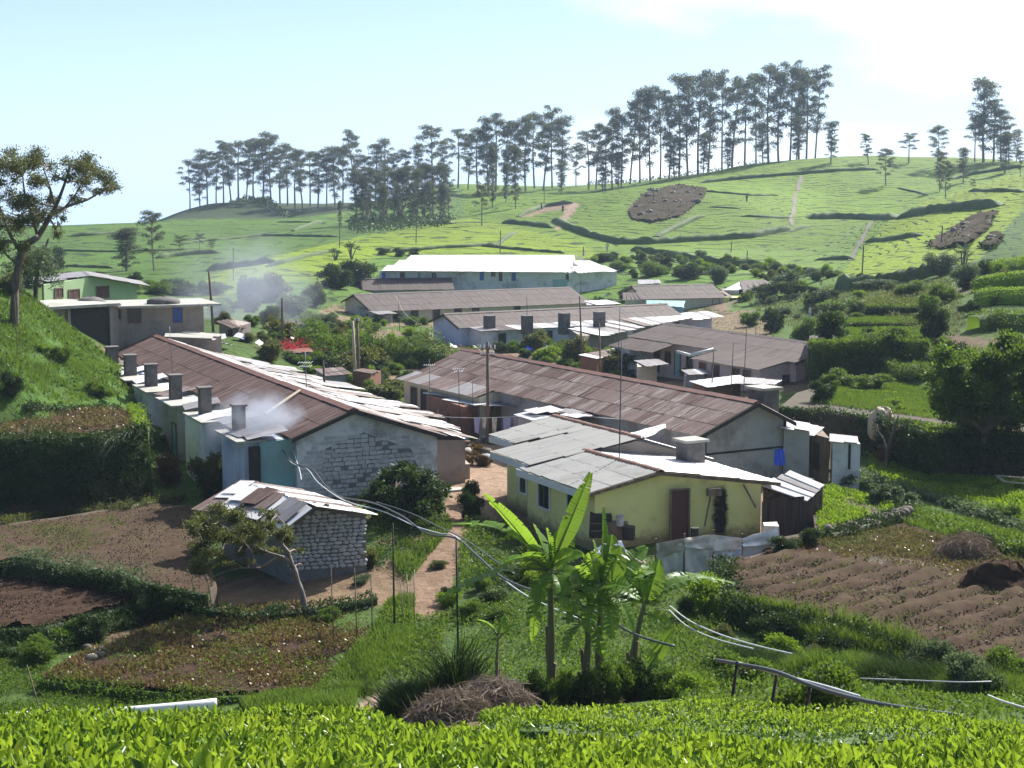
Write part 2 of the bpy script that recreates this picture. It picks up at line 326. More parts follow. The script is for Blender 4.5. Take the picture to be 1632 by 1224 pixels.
leafmat('leaf_bright',(.07,.15,.015),(.18,.29,.03),.42)
leafmat('leaf_olive',(.055,.072,.025),(.12,.145,.055),.35)
leafmat('leaf_gum',(.055,.072,.052),(.095,.118,.08),.32,.6)
leafmat('leaf_red',(.11,.03,.025),(.12,.12,.045),.3)
leafmat('leaf_beet',(.15,.06,.05),(.13,.14,.06),.3,.35)
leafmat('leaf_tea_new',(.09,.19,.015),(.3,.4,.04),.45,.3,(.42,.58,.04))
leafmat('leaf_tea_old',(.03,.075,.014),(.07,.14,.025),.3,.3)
leafmat('leaf_grass',(.045,.1,.018),(.12,.2,.035),.4,.5)
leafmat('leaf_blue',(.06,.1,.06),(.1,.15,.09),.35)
leafmat('twig_dry',(.16,.12,.11),(.24,.19,.17),.1,.9)
leafmat('flower_red',(.5,.03,.08),(.6,.06,.12),.4)
leafmat('flower_white',(.6,.6,.58),(.7,.66,.6),.3)
m=leafmat('leaf_banana',(.085,.19,.025),(.12,.24,.03),.5,.38,(.42,.62,.05))
plain('furrow_shade',(.035,.024,.018),(.06,.045,.03),3,1,0,spec=.05)  # dark colour carries the shade of the furrow hollows
plain('clod',(.11,.078,.056),(.08,.054,.04),3,1,0)
# ------------------------------------------------------------------ leaf and blade clouds
def unit(a): return a/np.maximum(np.linalg.norm(a,axis=-1,keepdims=True),1e-9)
def leafV(P,D,S,asp=.5,rg=rng,fold=.12):
    n=len(P); D=unit(D); S=np.broadcast_to(np.asarray(S,float).reshape(-1,1),(n,1)); R=rg.normal(size=(n,3)); sd=unit(np.cross(D,R)); nn=np.cross(D,sd)
    V=np.empty((n,4,3)); V[:,0]=P; V[:,1]=P+D*S*.5+sd*S*asp*.5+nn*S*fold; V[:,2]=P+D*S; V[:,3]=P+D*S*.5-sd*S*asp*.5+nn*S*fold
    return V.reshape(-1,3), np.arange(n*4).reshape(n,4)
def cat(parts):
    V=[];F=[];n=0
    for v,f in parts: V.append(v);F.append(f+n); n+=len(v)
    return np.concatenate(V),np.concatenate(F)
def sphereVF(c,r,seed=0,nu=14,nv=8,amp=.12):
    u=np.linspace(0,2*math.pi,nu,endpoint=False); v=np.linspace(.12,math.pi-.12,nv); U_,V_=np.meshgrid(u,v)
    d=np.stack([np.sin(V_)*np.cos(U_),np.sin(V_)*np.sin(U_),np.cos(V_)],-1); k=1+amp*wavy(d[...,0]*3,d[...,1]*3+d[...,2]*2,seed,1.)[...,None]
    P=(np.asarray(c)+d*k*np.asarray(r)).reshape(-1,3); F=[]
    for j in range(nv-1):
        for i in range(nu): F.append((j*nu+i,(j+1)*nu+i,(j+1)*nu+(i+1)%nu,j*nu+(i+1)%nu))
    return P,np.array(F)
def shell(rg,n,c,r,lo=.72,up=.25,flat=1.):
    d=unit(rg.normal(size=(n,3))); d[:,2]=np.abs(d[:,2])*np.where(rg.random(n)<.8,1,-.6); d=unit(d)
    rad=lo+(1.06-lo)*rg.random((n,1)); P=np.asarray(c)+d*np.asarray(r)*rad; D=unit(d*.7+rg.normal(size=(n,3))*.75+np.array([0,0,up])); return P,D
def leafV6(P,D,S,asp=.42,rg=rng,curl=.18):
    n=len(P); D=unit(D); S=np.broadcast_to(np.asarray(S,float).reshape(-1,1),(n,1)); sd=unit(np.cross(D,rg.normal(size=(n,3)))); nn=np.cross(D,sd); V=np.empty((n,6,3)); V[:,0]=P
    V[:,1]=P+D*S*.3+sd*S*asp*.42+nn*S*.09; V[:,2]=P+D*S*.68+sd*S*asp*.4+nn*S*.07; V[:,3]=P+D*S*.97-nn*S*curl; V[:,4]=P+D*S*.68-sd*S*asp*.4+nn*S*.07; V[:,5]=P+D*S*.3-sd*S*asp*.42+nn*S*.09
    k=np.arange(n)[:,None]*6; return V.reshape(-1,3),np.concatenate([k+[0,1,2,3],k+[0,3,4,5]])
def blob(rg,blobs,npb,leaf,asp=.5,core=True,lo=.72,up=.25):
    """blobs: list of (centre, radii)"""
    out=[]
    for i,(c,r) in enumerate(blobs):
        vol=(r[0]*r[1]*r[2])**(1/3.); P,D=shell(rg,int(npb*max(.3,vol/np.mean([ (q[1][0]*q[1][1]*q[1][2])**(1/3.) for q in blobs]))**2)+4,c,r,lo,up)
        out.append(leafV(P,D,leaf*rg.uniform(.6,1.3,len(P)),asp,rg))
        if core: out.append(sphereVF(c,np.asarray(r)*.74,i))
    return cat(out)
def blades(P,h,w,rg=rng,lean=.35,bend=.3):
    n=len(P); h=h*rg.uniform(.55,1.25,(n,1)); a=rg.uniform(0,2*math.pi,n); L=np.stack([np.cos(a),np.sin(a),np.zeros(n)],-1)*rg.uniform(0,lean,(n,1)); s=np.stack([np.sin(a+1.2),np.cos(a+1.2),np.zeros(n)],-1)
    up=np.array([0,0,1.]); V=np.empty((n,6,3)); mid=P+(up*.6+L*.4)*h; V[:,0]=P-s*w*.5; V[:,1]=P+s*w*.5; V[:,2]=mid+s*w*.4; V[:,3]=mid-s*w*.4; tip=P+(up*(1-bend*.3)+L*(1+bend))*h; V[:,4]=tip+s*w*.08; V[:,5]=tip-s*w*.08
    V=V.reshape(-1,3); k=np.arange(n)[:,None]*6; return V,np.concatenate([k+[0,1,2,3],k+[3,2,4,5]])
def randin(poly,n,rg=rng):
    p=np.array([(q[0],q[1]) for q in poly]); lo=p.min(0); hi=p.max(0); out=np.zeros((0,2))
    while len(out)<n:
        q=lo+(hi-lo)*rg.random((n*2,2)); out=np.concatenate([out,q[inpoly(q[:,0],q[:,1],p)]])
    return out[:n]
def pxpoly(poly,z=None): return [ (hit(*p[:2]) if z is None else atZ(p[0],p[1],z)).to_tuple()[:2] for p in poly]
def newobj(name,V,F,mat,parent=None,smooth=False):
    o=bpy.data.objects.new(name,qmesh(name,V,F,mat,smooth)); return link(o,parent)
def stuff(name,label,V,F,mat,cat_='plants'):
    return tag(newobj(name,V,F,mat),label,cat_,None,'stuff')
def scatter(name,label,poly,n,leaf,mat,z=None,h=.3,asp=.55,up=.6,clump=.5,seed=1,cat_='plants',world=None,kind='leaf'):
    rg=np.random.default_rng(seed); P=world or pxpoly(poly,z); q=randin(P,int(n*(1+clump)),rg)
    if clump: w=wavy(q[:,0],q[:,1],seed,.55,3); q=q[np.argsort(-w+rg.normal(size=len(w))*.35)[:n]]; 
    zz=gz(q[:,0],q[:,1]) if z is None else np.full(len(q),z)
    k=(.35+.65*(wavy(q[:,0],q[:,1],seed+5,1.1,3)*.5+.5)); P3=np.stack([q[:,0],q[:,1],zz+(rg.random(len(q))*h*k if kind=='leaf' else -.03)],-1)
    if kind=='leaf': D=unit(rg.normal(size=P3.shape)*.8+[0,0,up]); V,F=leafV(P3,D,leaf*rg.uniform(.6,1.3,len(P3)),asp,rg)
    else: V,F=blades(P3,h*k[:,None]*1.3,leaf,rg)
    return stuff(name,label,V,F,M[mat],cat_)
# ------------------------------------------------------------------ the ground sheet
def S_(name,V,F,mat,smooth=False): return tag(newobj(name,V,F,mat,None,smooth),kind='structure')
# polygons seen from the camera point, with the colour of what grows or lies there, spurs painted lighter as if sunlit: (polygon, near, far, colour, tea)
REG=[
 ([(-60,440),(20,456),(70,470),(120,510),(190,590),(205,650),(-60,660)],60,116,(.06,.12,.02),0),
 ([(0,345),(640,345),(560,380),(430,412),(330,450),(330,480),(0,480)],150,700,(.065,.125,.016),1),
 ([(740,280),(740,350),(560,352),(560,320)],300,700,(.085,.15,.03),1),
 ([(240,300),(560,300),(560,346),(470,347),(240,350)],470,600,(.04,.06,.025),0),
 ([(330,480),(330,440),(430,410),(560,380),(760,345),(1000,400),(1010,415),(900,410),(650,405),(590,410),(560,440),(430,450)],170,420,(.15,.215,.012),1),
 ([(740,270),(1000,270),(1330,240),(1632,240),(1632,300),(1480,345),(1350,400),(1290,440),(1010,425),(900,380),(740,345)],200,700,(.1,.17,.012),1),
 ([(1632,270),(1480,320),(1420,348),(1330,447),(1410,455),(1500,428),(1560,415),(1632,330)],170,420,(.15,.215,.012),1),
 ([(1000,400),(1300,395),(1380,352),(1350,420),(1290,440),(1010,425)],200,420,(.11,.18,.03),1),
 ([(1632,330),(1560,415),(1500,430),(1560,470),(1632,470)],100,260,(.06,.11,.028),.5),
]
DIRT=[
 ([(300,925),(480,915),(600,905),(690,850),(720,880),(650,960),(600,968),(330,978)],(.2,.14,.09)),
 ([(350,790),(470,780),(640,790),(700,800),(700,840),(600,830),(430,800)],(.16,.13,.08)),
 ([(912,322),(900,335),(885,365),(892,366),(925,325)],(.28,.2,.15)),
 ([(828,345),(870,328),(912,325),(905,331),(860,341),(835,347)],(.2,.14,.1)),
 ([(1000,330),(1050,300),(1110,297),(1125,310),(1085,345),(1040,355),(1005,345)],(.11,.1,.06)),
 ([(705,800),(735,765),(790,755),(806,800),(780,815),(742,800),(738,860),(722,930),(712,985),(650,988),(655,935),(692,860)],(.24,.16,.11)),
 ([(690,720),(800,700),(830,780),(720,800)],(.3,.21,.15)),
 ([(560,1135),(610,1090),(640,1060),(600,1130)],(.34,.24,.18)),
]
def terrain():
    th=np.concatenate([np.linspace(-math.pi,-.66,34),np.linspace(-.62,-.43,18),np.linspace(-.42,.42,420),np.linspace(.43,.62,18),np.linspace(.66,math.pi,34)[:-1]])
    r=np.exp(np.linspace(math.log(1.),math.log(700),520)); T,R=np.meshgrid(th,r); x=(R*np.sin(T)).ravel(); y=(R*np.cos(T)).ravel(); z=base(x,y)
    px,py=[np.zeros_like(x) for _ in range(2)]; f=y*CP-z*SP; ok=f>2; px[ok]=816+FPX*x[ok]/f[ok]; py[ok]=612-FPX*(y*SP+z*CP)[ok]/f[ok]
    col=np.tile(np.array([.065,.11,.025]),(len(x),1)); w=wavy(x,y,11,6.)[:,None]; far=np.clip((R.ravel()-150)/60,0,1)[:,None]
    col=col*(1+.25*w); col=np.where((R.ravel()[:,None]<150)&(w>.35),np.array([[.15,.11,.07]]),col)
    col=col*(1-far)+np.array([.085,.16,.02])*far
    tea=(R.ravel()>190).astype(float)
    for poly,a,b,c,t in REG:
        m=ok&(R.ravel()>a)&(R.ravel()<b)&inpoly(px,py,poly); col[m]=c; tea[m]=t
    w2=wavy(x,y,23,22.)[:,None]; col=col*(1+.13*w2*far)
    vill=ok&(y>62)&(y<205)&(z<-12.9)&(py>440)&(np.abs(x)<30)&(w[:,0]>-.1)&(px>330)&(px<1230); col[vill]=(.2,.145,.1)
    for poly,c in DIRT: m=ok&(y>20)&inpoly(px,py,poly); col[m]=c; tea[m]=0
    nt_=len(th); nr=len(r); i=np.arange(nr-1)[:,None]*nt_; j=np.arange(nt_)[None]; j2=(j+1)%nt_
    F=np.stack([i+j,i+j2,i+nt_+j2,i+nt_+j],-1).reshape(-1,4)[:, ::-1]
    o=S_('ground',np.stack([x,y,z],-1),F,M['ground'],True); me=o.data
    a=me.attributes.new('gcol','FLOAT_COLOR','POINT'); a.data.foreach_set('color',np.concatenate([col,np.ones((len(x),1))],1).astype(np.float32).ravel())
    a=me.attributes.new('tea','FLOAT','POINT'); a.data.foreach_set('value',tea.astype(np.float32))
terrain()
# ------------------------------------------------------------------ terraces and beds
def terrace(name,poly,z,drop,mat='bank_earth'):
    P=pxpoly(poly,z); HEMI.append((P,z)); n=len(P); mb=MB(); c=Vector((sum(p[0] for p in P)/n,sum(p[1] for p in P)/n,0))
    # bank: rough, battered, subdivided side
    pts=[]
    for i in range(n):
        a=Vector((*P[i],0)); b=Vector((*P[(i+1)%n],0)); k=max(1,int((b-a).length/.6))
        for j in range(k): pts.append(a.lerp(b,j/k))
    m=len(pts); rows=[]
    for q,(dz,ex) in enumerate([(-.03,0),(-.25*drop,.06),(-.5*drop,.14),(-.75*drop,.2),(-drop,.3)]):
        rows.append([p+(p-c).normalized()*(ex*drop*.5+random.uniform(-.07,.07)*(q>0))+Vector((0,0,z+dz)) for p in pts])
    vs=[v for r_ in rows for v in r_]+[Vector((c.x,c.y,z-.03))]; fs=[]
    for q in range(4):
        for i in range(m): fs.append((q*m+i,(q+1)*m+i,(q+1)*m+(i+1)%m,q*m+(i+1)%m))
    for i in range(m): fs.append((i,(i+1)%m,len(vs)-1))
    mb.add(vs,fs); return tag(mb.build(name,M[mat]),kind='structure')
def field(name,poly,z,d0,d1,spacing,amp,mat,step=.14):
    P=pxpoly(poly,z); a=Vector(atZ(*d0,z))-Vector(atZ(*d1,z)); a=np.array(a.to_tuple()[:2]); a/=np.linalg.norm(a); b=np.array([-a[1],a[0]]); Q=np.array(P); c=Q.mean(0)
    U=(Q-c)@a; V_=(Q-c)@b; us=np.arange(U.min(),U.max(),step*2.2); vs=np.arange(V_.min(),V_.max(),step); A,B=np.meshgrid(us,vs); X=c[0]+A*a[0]+B*b[0]; Y=c[1]+A*a[1]+B*b[1]
    wob=B+wavy(A,B,4,2.2,2)*.12; ph=np.abs(np.sin(wob*math.pi/spacing)); Z=z+amp*(ph**(.75 if amp>.2 else .4))*(.8+.25*wavy(A*.7,B,6,.5,3))+wavy(X,Y,8,.16,2)*amp*.25+rng.normal(size=X.shape)*.018+wavy(X,Y,18,1.5,2)*.04
    n0,n1=A.shape; idx=np.arange(n0*n1).reshape(n0,n1); F=np.stack([idx[:-1,:-1],idx[:-1,1:],idx[1:,1:],idx[1:,:-1]],-1).reshape(-1,4); cx=X.ravel()[F].mean(1); cy=Y.ravel()[F].mean(1); F=F[inpoly(cx,cy,P)]
    V=np.stack([X.ravel(),Y.ravel(),Z.ravel()],-1)
    m=(ph.ravel()<.42)&inpoly(X.ravel(),Y.ravel(),P); T=V[m]
    if amp>.12:
        T=T[rng.random(len(T))<.8]+rng.normal(size=(int(0),3)).sum() if False else T; T=T+rng.normal(size=T.shape)*[.04,.04,.02]; lv=leafV(T,rng.normal(size=T.shape)+[0,0,.2],rng.uniform(.08,.2,len(T)),.5); stuff('furrow_flakes','dark flakes deepening the shade in the hollows of the furrows',lv[0],lv[1],M['furrow_shade'],'soil')  # dark flakes strewn in the hollows so the furrows read as shaded
    return S_(name,V,F,M[mat],True)
TB={}
terrace('beet_terrace',[(-90,706),(150,700),(232,688),(215,655),(150,650),(-90,650)],-11.3,3.4)
field('beet_bed',[(-85,703),(150,697),(228,686),(212,656),(150,652),(-85,652)],-11.3,(0,660),(200,665),.6,.07,'soil')
terrace('ploughed_terrace',[(-120,905),(40,898),(180,925),(330,952),(345,930),(305,806),(230,800),(100,822),(-120,850)],-14.3,.8)
field('ploughed_field',[(-110,898),(40,893),(180,920),(328,948),(340,928),(302,810),(230,804),(100,826),(-110,854)],-14.3,(20,905),(200,830),.75,.06,'soil_grey')
field('dark_furrow_field',[(-100,1010),(60,1000),(200,965),(240,940),(150,915),(0,890),(-100,880)],-14.95,(0,960),(180,925),.7,.26,'soil')
terrace('dark_furrow_terrace',[(-110,1012),(60,1003),(205,968),(245,940),(150,912),(0,886),(-110,876)],-14.95,.9)
terrace('red_leaf_terrace',[(60,1085),(330,1112),(520,1108),(590,1020),(625,965),(500,958),(330,968),(130,1040)],-15.0,.7)
field('red_leaf_bed',[(65,1082),(330,1108),(518,1104),(586,1018),(620,968),(500,962),(330,972),(130,1043)],-15.0,(200,1080),(500,990),.7,.1,'soil')
terrace('furrow_terrace',[(1175,965),(1330,1000),(1480,1050),(1720,1100),(1720,950),(1500,900),(1400,880),(1250,870),(1160,895)],-13.25,1.3)
field('furrow_field',[(1178,960),(1330,995),(1480,1044),(1715,1094),(1715,960),(1520,925),(1380,900),(1250,885),(1165,900)],-13.25,(1330,975),(1440,943),1.05,.34,'soil_grey')
field('mixed_crop_bed',[(1220,884),(1380,902),(1520,927),(1715,962),(1715,905),(1560,868),(1440,838),(1300,850),(1215,868)],-13.3,(1330,975),(1440,943),.6,.06,'soil')
terrace('crop_terrace',[(1210,890),(1380,908),(1520,930),(1720,968),(1720,900),(1560,862),(1440,832),(1300,845),(1205,862)],-13.33,1.0)
terrace('green_plot_terrace',[(1300,850),(1425,812),(1420,800),(1330,775),(1290,772)],-13.0,1.0)
terrace('grass_terrace',[(1240,650),(1400,668),(1490,694),(1720,700),(1720,610),(1480,608),(1330,608),(1270,625)],-12.1,2.2)
terrace('upper_grass_terrace',[(1290,548),(1480,548),(1500,535),(1480,520),(1350,520),(1290,535)],-9.9,2.6)
terrace('top_grass_terrace',[(1345,516),(1480,516),(1488,505),(1360,504)],-9.6,1.2)
terrace('high_grass_terrace',[(1372,490),(1478,491),(1482,477),(1382,475)],-9.2,1.4)
# raised lip of tea and scrub that edges each path or drain on the hills
def tea_edge(pts,h,w=3.,name='tea_bank',mat='leaf_edge',foot=.25,flip=1):
    P=[]; 
    for (a,b) in zip(pts[:-1],pts[1:]):
        k=max(1,int(math.hypot(b[0]-a[0],b[1]-a[1])/7))
        for j in range(k): t=j/k; P.append(hit(a[0]+(b[0]-a[0])*t,a[1]+(b[1]-a[1])*t))
    P.append(hit(*pts[-1])); n=len(P); V=[]
    for i,p in enumerate(P):
        t=(P[min(i+1,n-1)]-P[max(i-1,0)]); t.z=0; t.normalize(); f=Vector((t.y,-t.x,0)); 
        if f.dot(Vector((-p.x,-p.y,0)))<0: f=-f
        f*=flip; e=min(1,min(i,n-1-i)/1.5+.25); hh=h*e*random.uniform(.8,1.2)
        for d,z in ((foot,-.6),(foot*.8+random.uniform(-.2,.2),hh*.5),(random.uniform(-.25,.2),hh),(-w*.35,hh*.93),(-w*.7,hh*.6),(-w,-.35)):
            q=p+f*d; V.append((q.x,q.y,(p.z if d>-1 else g1(q.x,q.y))+z))
    F=[(i*6+k,(i+1)*6+k,(i+1)*6+k+1,i*6+k+1) for i in range(n-1) for k in range(5)]
    return tag(newobj(name,V,np.array(F),M[mat],None,False),kind='structure')
plain('leaf_edge',(.035,.07,.014),(.07,.12,.022),1.8,.85,.9,stain=(.03,.05,.015))
for a in [([(880,352),(905,365),(940,378),(985,389),(1040,389),(1120,384),(1200,379),(1262,367)],1.5,5),([(1262,370),(1290,362)],1,3),
 ([(1005,400),(1060,408),(1100,416),(1160,423),(1250,430)],1.3,4),([(1250,430),(1330,437)],.8,3),([(1120,292),(1180,286),(1260,279),(1340,273),(1400,271)],1.1,4),
 ([(1290,349),(1340,349),(1400,350),(1425,349)],1.6,4),([(1430,349),(1490,338),(1560,333),(1590,330)],1.7,4),([(1380,386),(1420,383),(1468,376)],.9,3),
 ([(828,346),(870,330),(912,324)],1.2,3),([(800,356),(850,360),(880,364)],1.2,3),([(550,354),(620,354),(720,357)],1.1,4),([(470,368),(500,358),(520,354)],.9,3),([(440,355),(520,355)],.6,3),
 ([(620,403),(700,396),(795,391)],.7,3),([(795,391),(822,370)],.7,2.5),([(430,425),(500,408),(540,400)],.7,3),([(110,378),(200,372)],.9,3),([(300,388),(420,376),(540,378)],.6,3),
 ([(250,412),(310,406),(350,404)],1.,3),([(330,432),(400,424),(440,418)],1.2,3),([(1300,415),(1360,413)],.7,3),([(1520,286),(1560,277),(1632,266)],1.2,4),
 ([(1545,305),(1632,306)],.7,3),([(1120,305),(1200,312),(1240,312)],.5,3),([(1330,462),(1400,458),(1470,444),(1515,428)],1.9,3),([(760,392),(830,399),(900,404)],.6,3),([(1180,345),(1262,348)],.5,3),
 ([(90,400),(200,402),(300,398)],.5,3),([(100,425),(180,428)],.6,3),([(640,310),(730,306)],.5,3),([(1430,300),(1480,312)],.5,3),([(1130,330),(1180,333)],.4,2)]:
    tea_edge(a[0],a[1]*.85,a[2]*.45)
# stepped drains running downhill
def steps(pts,name='hill_path',w=1.1,mat='dirt_path'):
    P=[]
    for a,b in zip(pts[:-1],pts[1:]):
        for j in range(6): P.append(hit(a[0]+(b[0]-a[0])*j/6,a[1]+(b[1]-a[1])*j/6))
    V=[]
    for i,p in enumerate(P):
        t=P[min(i+1,len(P)-1)]-P[max(i-1,0)]; t.z=0; t.normalize(); f=Vector((t.y,-t.x,0))
        for d in (-w,w): q=p+f*(d+random.uniform(-.3,.3)); V.append((q.x,q.y,g1(q.x,q.y)+.12))
    F=[(2*i,2*i+1,2*i+3,2*i+2) for i in range(len(P)-1)]; return tag(newobj(name,V,np.array(F),M[mat]),kind='structure')
for pts in ([(1278,281),(1272,300),(1265,325),(1262,350),(1262,362)],[(1388,355),(1376,378),(1364,400),(1354,418)]):
    steps(pts,'hill_path',.38,'rock')
tea_edge([(1050,378),(1080,364),(1110,350),(1125,345)],.8,2)
# bare rock faces
def rock_patch(poly,n,amp,seed,label,zr=.3):
    rg=np.random.default_rng(seed); W_=pxpoly(poly); q=np.array(W_); lo=q.min(0); hi=q.max(0); nx=max(12,int((hi[0]-lo[0])/.8)); ny=max(12,int((hi[1]-lo[1])/1.2)); nx=min(nx,90); ny=min(ny,90)
    X,Y=np.meshgrid(np.linspace(lo[0],hi[0],nx),np.linspace(lo[1],hi[1],ny)); Z=base(X.ravel(),Y.ravel()).reshape(X.shape)+zr+amp*np.abs(wavy(X,Y,seed,2.4,4))+rg.normal(size=X.shape)*.12
    idx=np.arange(nx*ny).reshape(ny,nx); F=np.stack([idx[:-1,:-1],idx[:-1,1:],idx[1:,1:],idx[1:,:-1]],-1).reshape(-1,4); F=F[inpoly(X.ravel()[F].mean(1),Y.ravel()[F].mean(1),W_)]
    rf=S_('rock_face',np.stack([X.ravel(),Y.ravel(),Z.ravel()],-1),F,M['scar'])
    scatter('scar_weeds','weeds creeping over the bare ground, '+label,poly,500,.5,'leaf_dark',h=.5,seed=seed,clump=.9)
    P=randin(W_,n,rg); z=gz(P[:,0],P[:,1])
    for (x,y),zz in zip(P,z):
        s=rg.uniform(.3,.85); V,F=sphereVF((0,0,0),(s*1.2,s,s*.6),int(rg.integers(99)),9,6,.3); V=V+rg.normal(size=V.shape)*.12*s
        o=newobj('boulder',V,F,M['rock'],rf); o.location=(x,y,zz+zr+.2*s); o.rotation_euler=(0,0,rg.uniform(0,6))
rock_patch([(1003,335),(1030,308),(1075,296),(1125,302),(1122,316),(1085,345),(1040,356),(1008,350)],26,.35,5,'round tea knoll')
rock_patch([(1475,392),(1520,365),(1560,342),(1590,340),(1575,368),(1545,392),(1500,398)],12,.6,6,'right hand spur')
rock_patch([(1560,395),(1580,378),(1600,380),(1585,400)],4,.8,8,'foot of the right hand cutting')
# ------------------------------------------------------------------ building kit
SHEETS={}
def sheet_mesh(mat,n=8,amp=.016):
    if mat not in SHEETS:
        V=[];k=n*2
        for j in (0,1):
            for i in range(k+1): V.append((i/k,j,amp*(1 if i%2 else -1)))
        F=[(i,k+1+i,k+2+i,i+1) for i in range(k)]; SHEETS[mat]=qmesh('roof_sheet',V,np.array(F)[:,::-1],M[mat],True)
    return SHEETS[mat]
def place_quad(name,mesh,parent,o,ex,ey,zoff=0,rot=0):
    o=Vector(o); ex=Vector(ex); ey=Vector(ey); nz=ex.cross(ey).normalized()
    if nz.z<0: nz=-nz
    o2=o+nz*zoff-(wloc(parent) if parent else Vector((0,0,0)))
    if rot: R=Matrix.Rotation(rot,3,nz); c=o2+ex/2+ey/2; ex=R@ex; ey=R@ey; o2=c-ex/2-ey/2
    ob=bpy.data.objects.new(name,mesh); link(ob,parent)
    ob.matrix_local=Matrix(((ex.x,ey.x,nz.x,o2.x),(ex.y,ey.y,nz.y,o2.y),(ex.z,ey.z,nz.z,o2.z),(0,0,0,1))); return ob
def roof_plane(parent,A,B,C,D,mats,cols,rows,jit=1.,name='roof_sheet',miss=0.):
    A,B,C,D=[Vector(q) for q in (A,B,C,D)]; P=lambda u,v:(A.lerp(B,u)).lerp(D.lerp(C,u),v)
    for i in range(cols):
        for r in range(rows):
            if random.random()<miss: continue
            o=P(i/cols,r/rows); ex=P((i+1)/cols,r/rows)-o; ey=P(i/cols,(r+1)/rows)-o; ex=ex*1.04; ey=ey*(1.07 if r<rows-1 else 1+random.uniform(-.0,.05)*jit)
            m=mats[min(len(mats)-1,int(random.random()**1.0*len(mats)))]
            place_quad(name,sheet_mesh(m),parent,o,ex,ey,.03+.012*(rows-1-r)+(.008*(i%2))+random.uniform(0,.012)*jit,random.uniform(-.008,.008)*jit)
class Fr:
    def __init__(s,near,far,zn,zf=None):
        s.o=atZ(*near,zn); q=atZ(*far,zn if zf is None else zf); a=q-s.o; a.z=0; s.L=a.length; s.a=a.normalized(); s.r=Vector((s.a.y,-s.a.x,0)); s.z=zn
    def __call__(s,S,w,z): p=s.o+s.a*S+s.r*w; return Vector((p.x,p.y,z))
    def solve(s,w,z,px):
        lo,hi=-3.,s.L+3
        for _ in range(30):
            m=(lo+hi)/2
            if (proj(s(m,w,z))[0]>px): lo=m
            else: hi=m
        return (lo+hi)/2
def prism(fr,prof,s0,s1,name,mat,parent):
    mb=MB(); n=len(prof); a=[fr(s0,w,z) for w,z in prof]; b=[fr(s1,w,z) for w,z in prof]; mb.add(a+b,[tuple(range(n)),tuple(range(2*n-1,n-1,-1))]+[(i,n+i,n+(i+1)%n,(i+1)%n) for i in range(n)])
    return mb.build(name,M[mat],parent)
def fbox(fr,s0,s1,w0,w1,z0,z1,name,mat,parent,z1b=None,loc=False):
    """box in a building's own axes; z1b = top height on the w1 side"""
    mb=MB(); t=z1 if z1b is None else z1b
    mb.hexa([fr(s0,w0,z0),fr(s0,w1,z0),fr(s1,w1,z0),fr(s1,w0,z0)],[fr(s0,w0,z1),fr(s0,w1,t),fr(s1,w1,t),fr(s1,w0,z1)]); return mb.build(name,M[mat],parent)
def opening(fr,parent,side,pos,w0,z0,ww,hh,kind='window',frame='white_frame',pane='glass_dark',t=.07):
    """side 'N': on the near gable (pos = w along it, w0 = s of the wall); 'L'/'R': on a long wall (pos = s, w0 = w of the wall)"""
    sg={'N':-1,'L':-1,'R':1}[side]
    def Q(u,v,d): return fr(w0+sg*d,u,v) if side=='N' else fr(u,w0+sg*d,v)
    def B(mb,u0,u1,v0,v1,d0,d1): mb.hexa([Q(u0,v0,d0),Q(u1,v0,d0),Q(u1,v0,d1),Q(u0,v0,d1)],[Q(u0,v1,d0),Q(u1,v1,d0),Q(u1,v1,d1),Q(u0,v1,d1)])
    f=MB(); u0,u1=pos-ww/2,pos+ww/2; B(f,u0-t,u0,z0,z0+hh,0,.07); B(f,u1,u1+t,z0,z0+hh,0,.07); B(f,u0-t,u1+t,z0+hh,z0+hh+t,0,.07)
    if kind=='window': B(f,u0-t,u1+t,z0-t,z0,0,.09)
    p=MB(); B(p,u0,u1,z0,z0+hh,-.01,.025)
    if kind=='window':
        fo=f.build('window',M[frame],parent); p.build('pane',M[pane],fo); mu=MB(); B(mu,(u0+u1)/2-.025,(u0+u1)/2+.025,z0,z0+hh,.025,.05); mu.build('mullion',M[frame],fo)
    else:
        po=p.build('door',M[pane],parent); f.build('door_frame',M[frame],po)
def ridge_caps(fr,parent,s0,s1,w,z,n,mat,hw=.28,dz=.1,name='ridge_cap',zf=None):
    for i in range(n):
        a=s0+(s1-s0)*i/n; b=s0+(s1-s0)*(i+1.04)/n; za=z; zb=z
        if zf is not None: za=z+(zf-z)*i/n; zb=z+(zf-z)*(i+1)/n
        j=random.uniform(0,.025); mb=MB(); mb.add([fr(a,w-hw,za-dz+j),fr(a,w,za+.03+j),fr(a,w+hw,za-dz+j),fr(b,w-hw,zb-dz+.012+j),fr(b,w,zb+.042+j),fr(b,w+hw,zb-dz+.012+j)],[(0,1,4,3),(1,2,5,4),(0,3,5,2),(0,2,1),(3,4,5)]); mb.build(name,M[mat],parent)
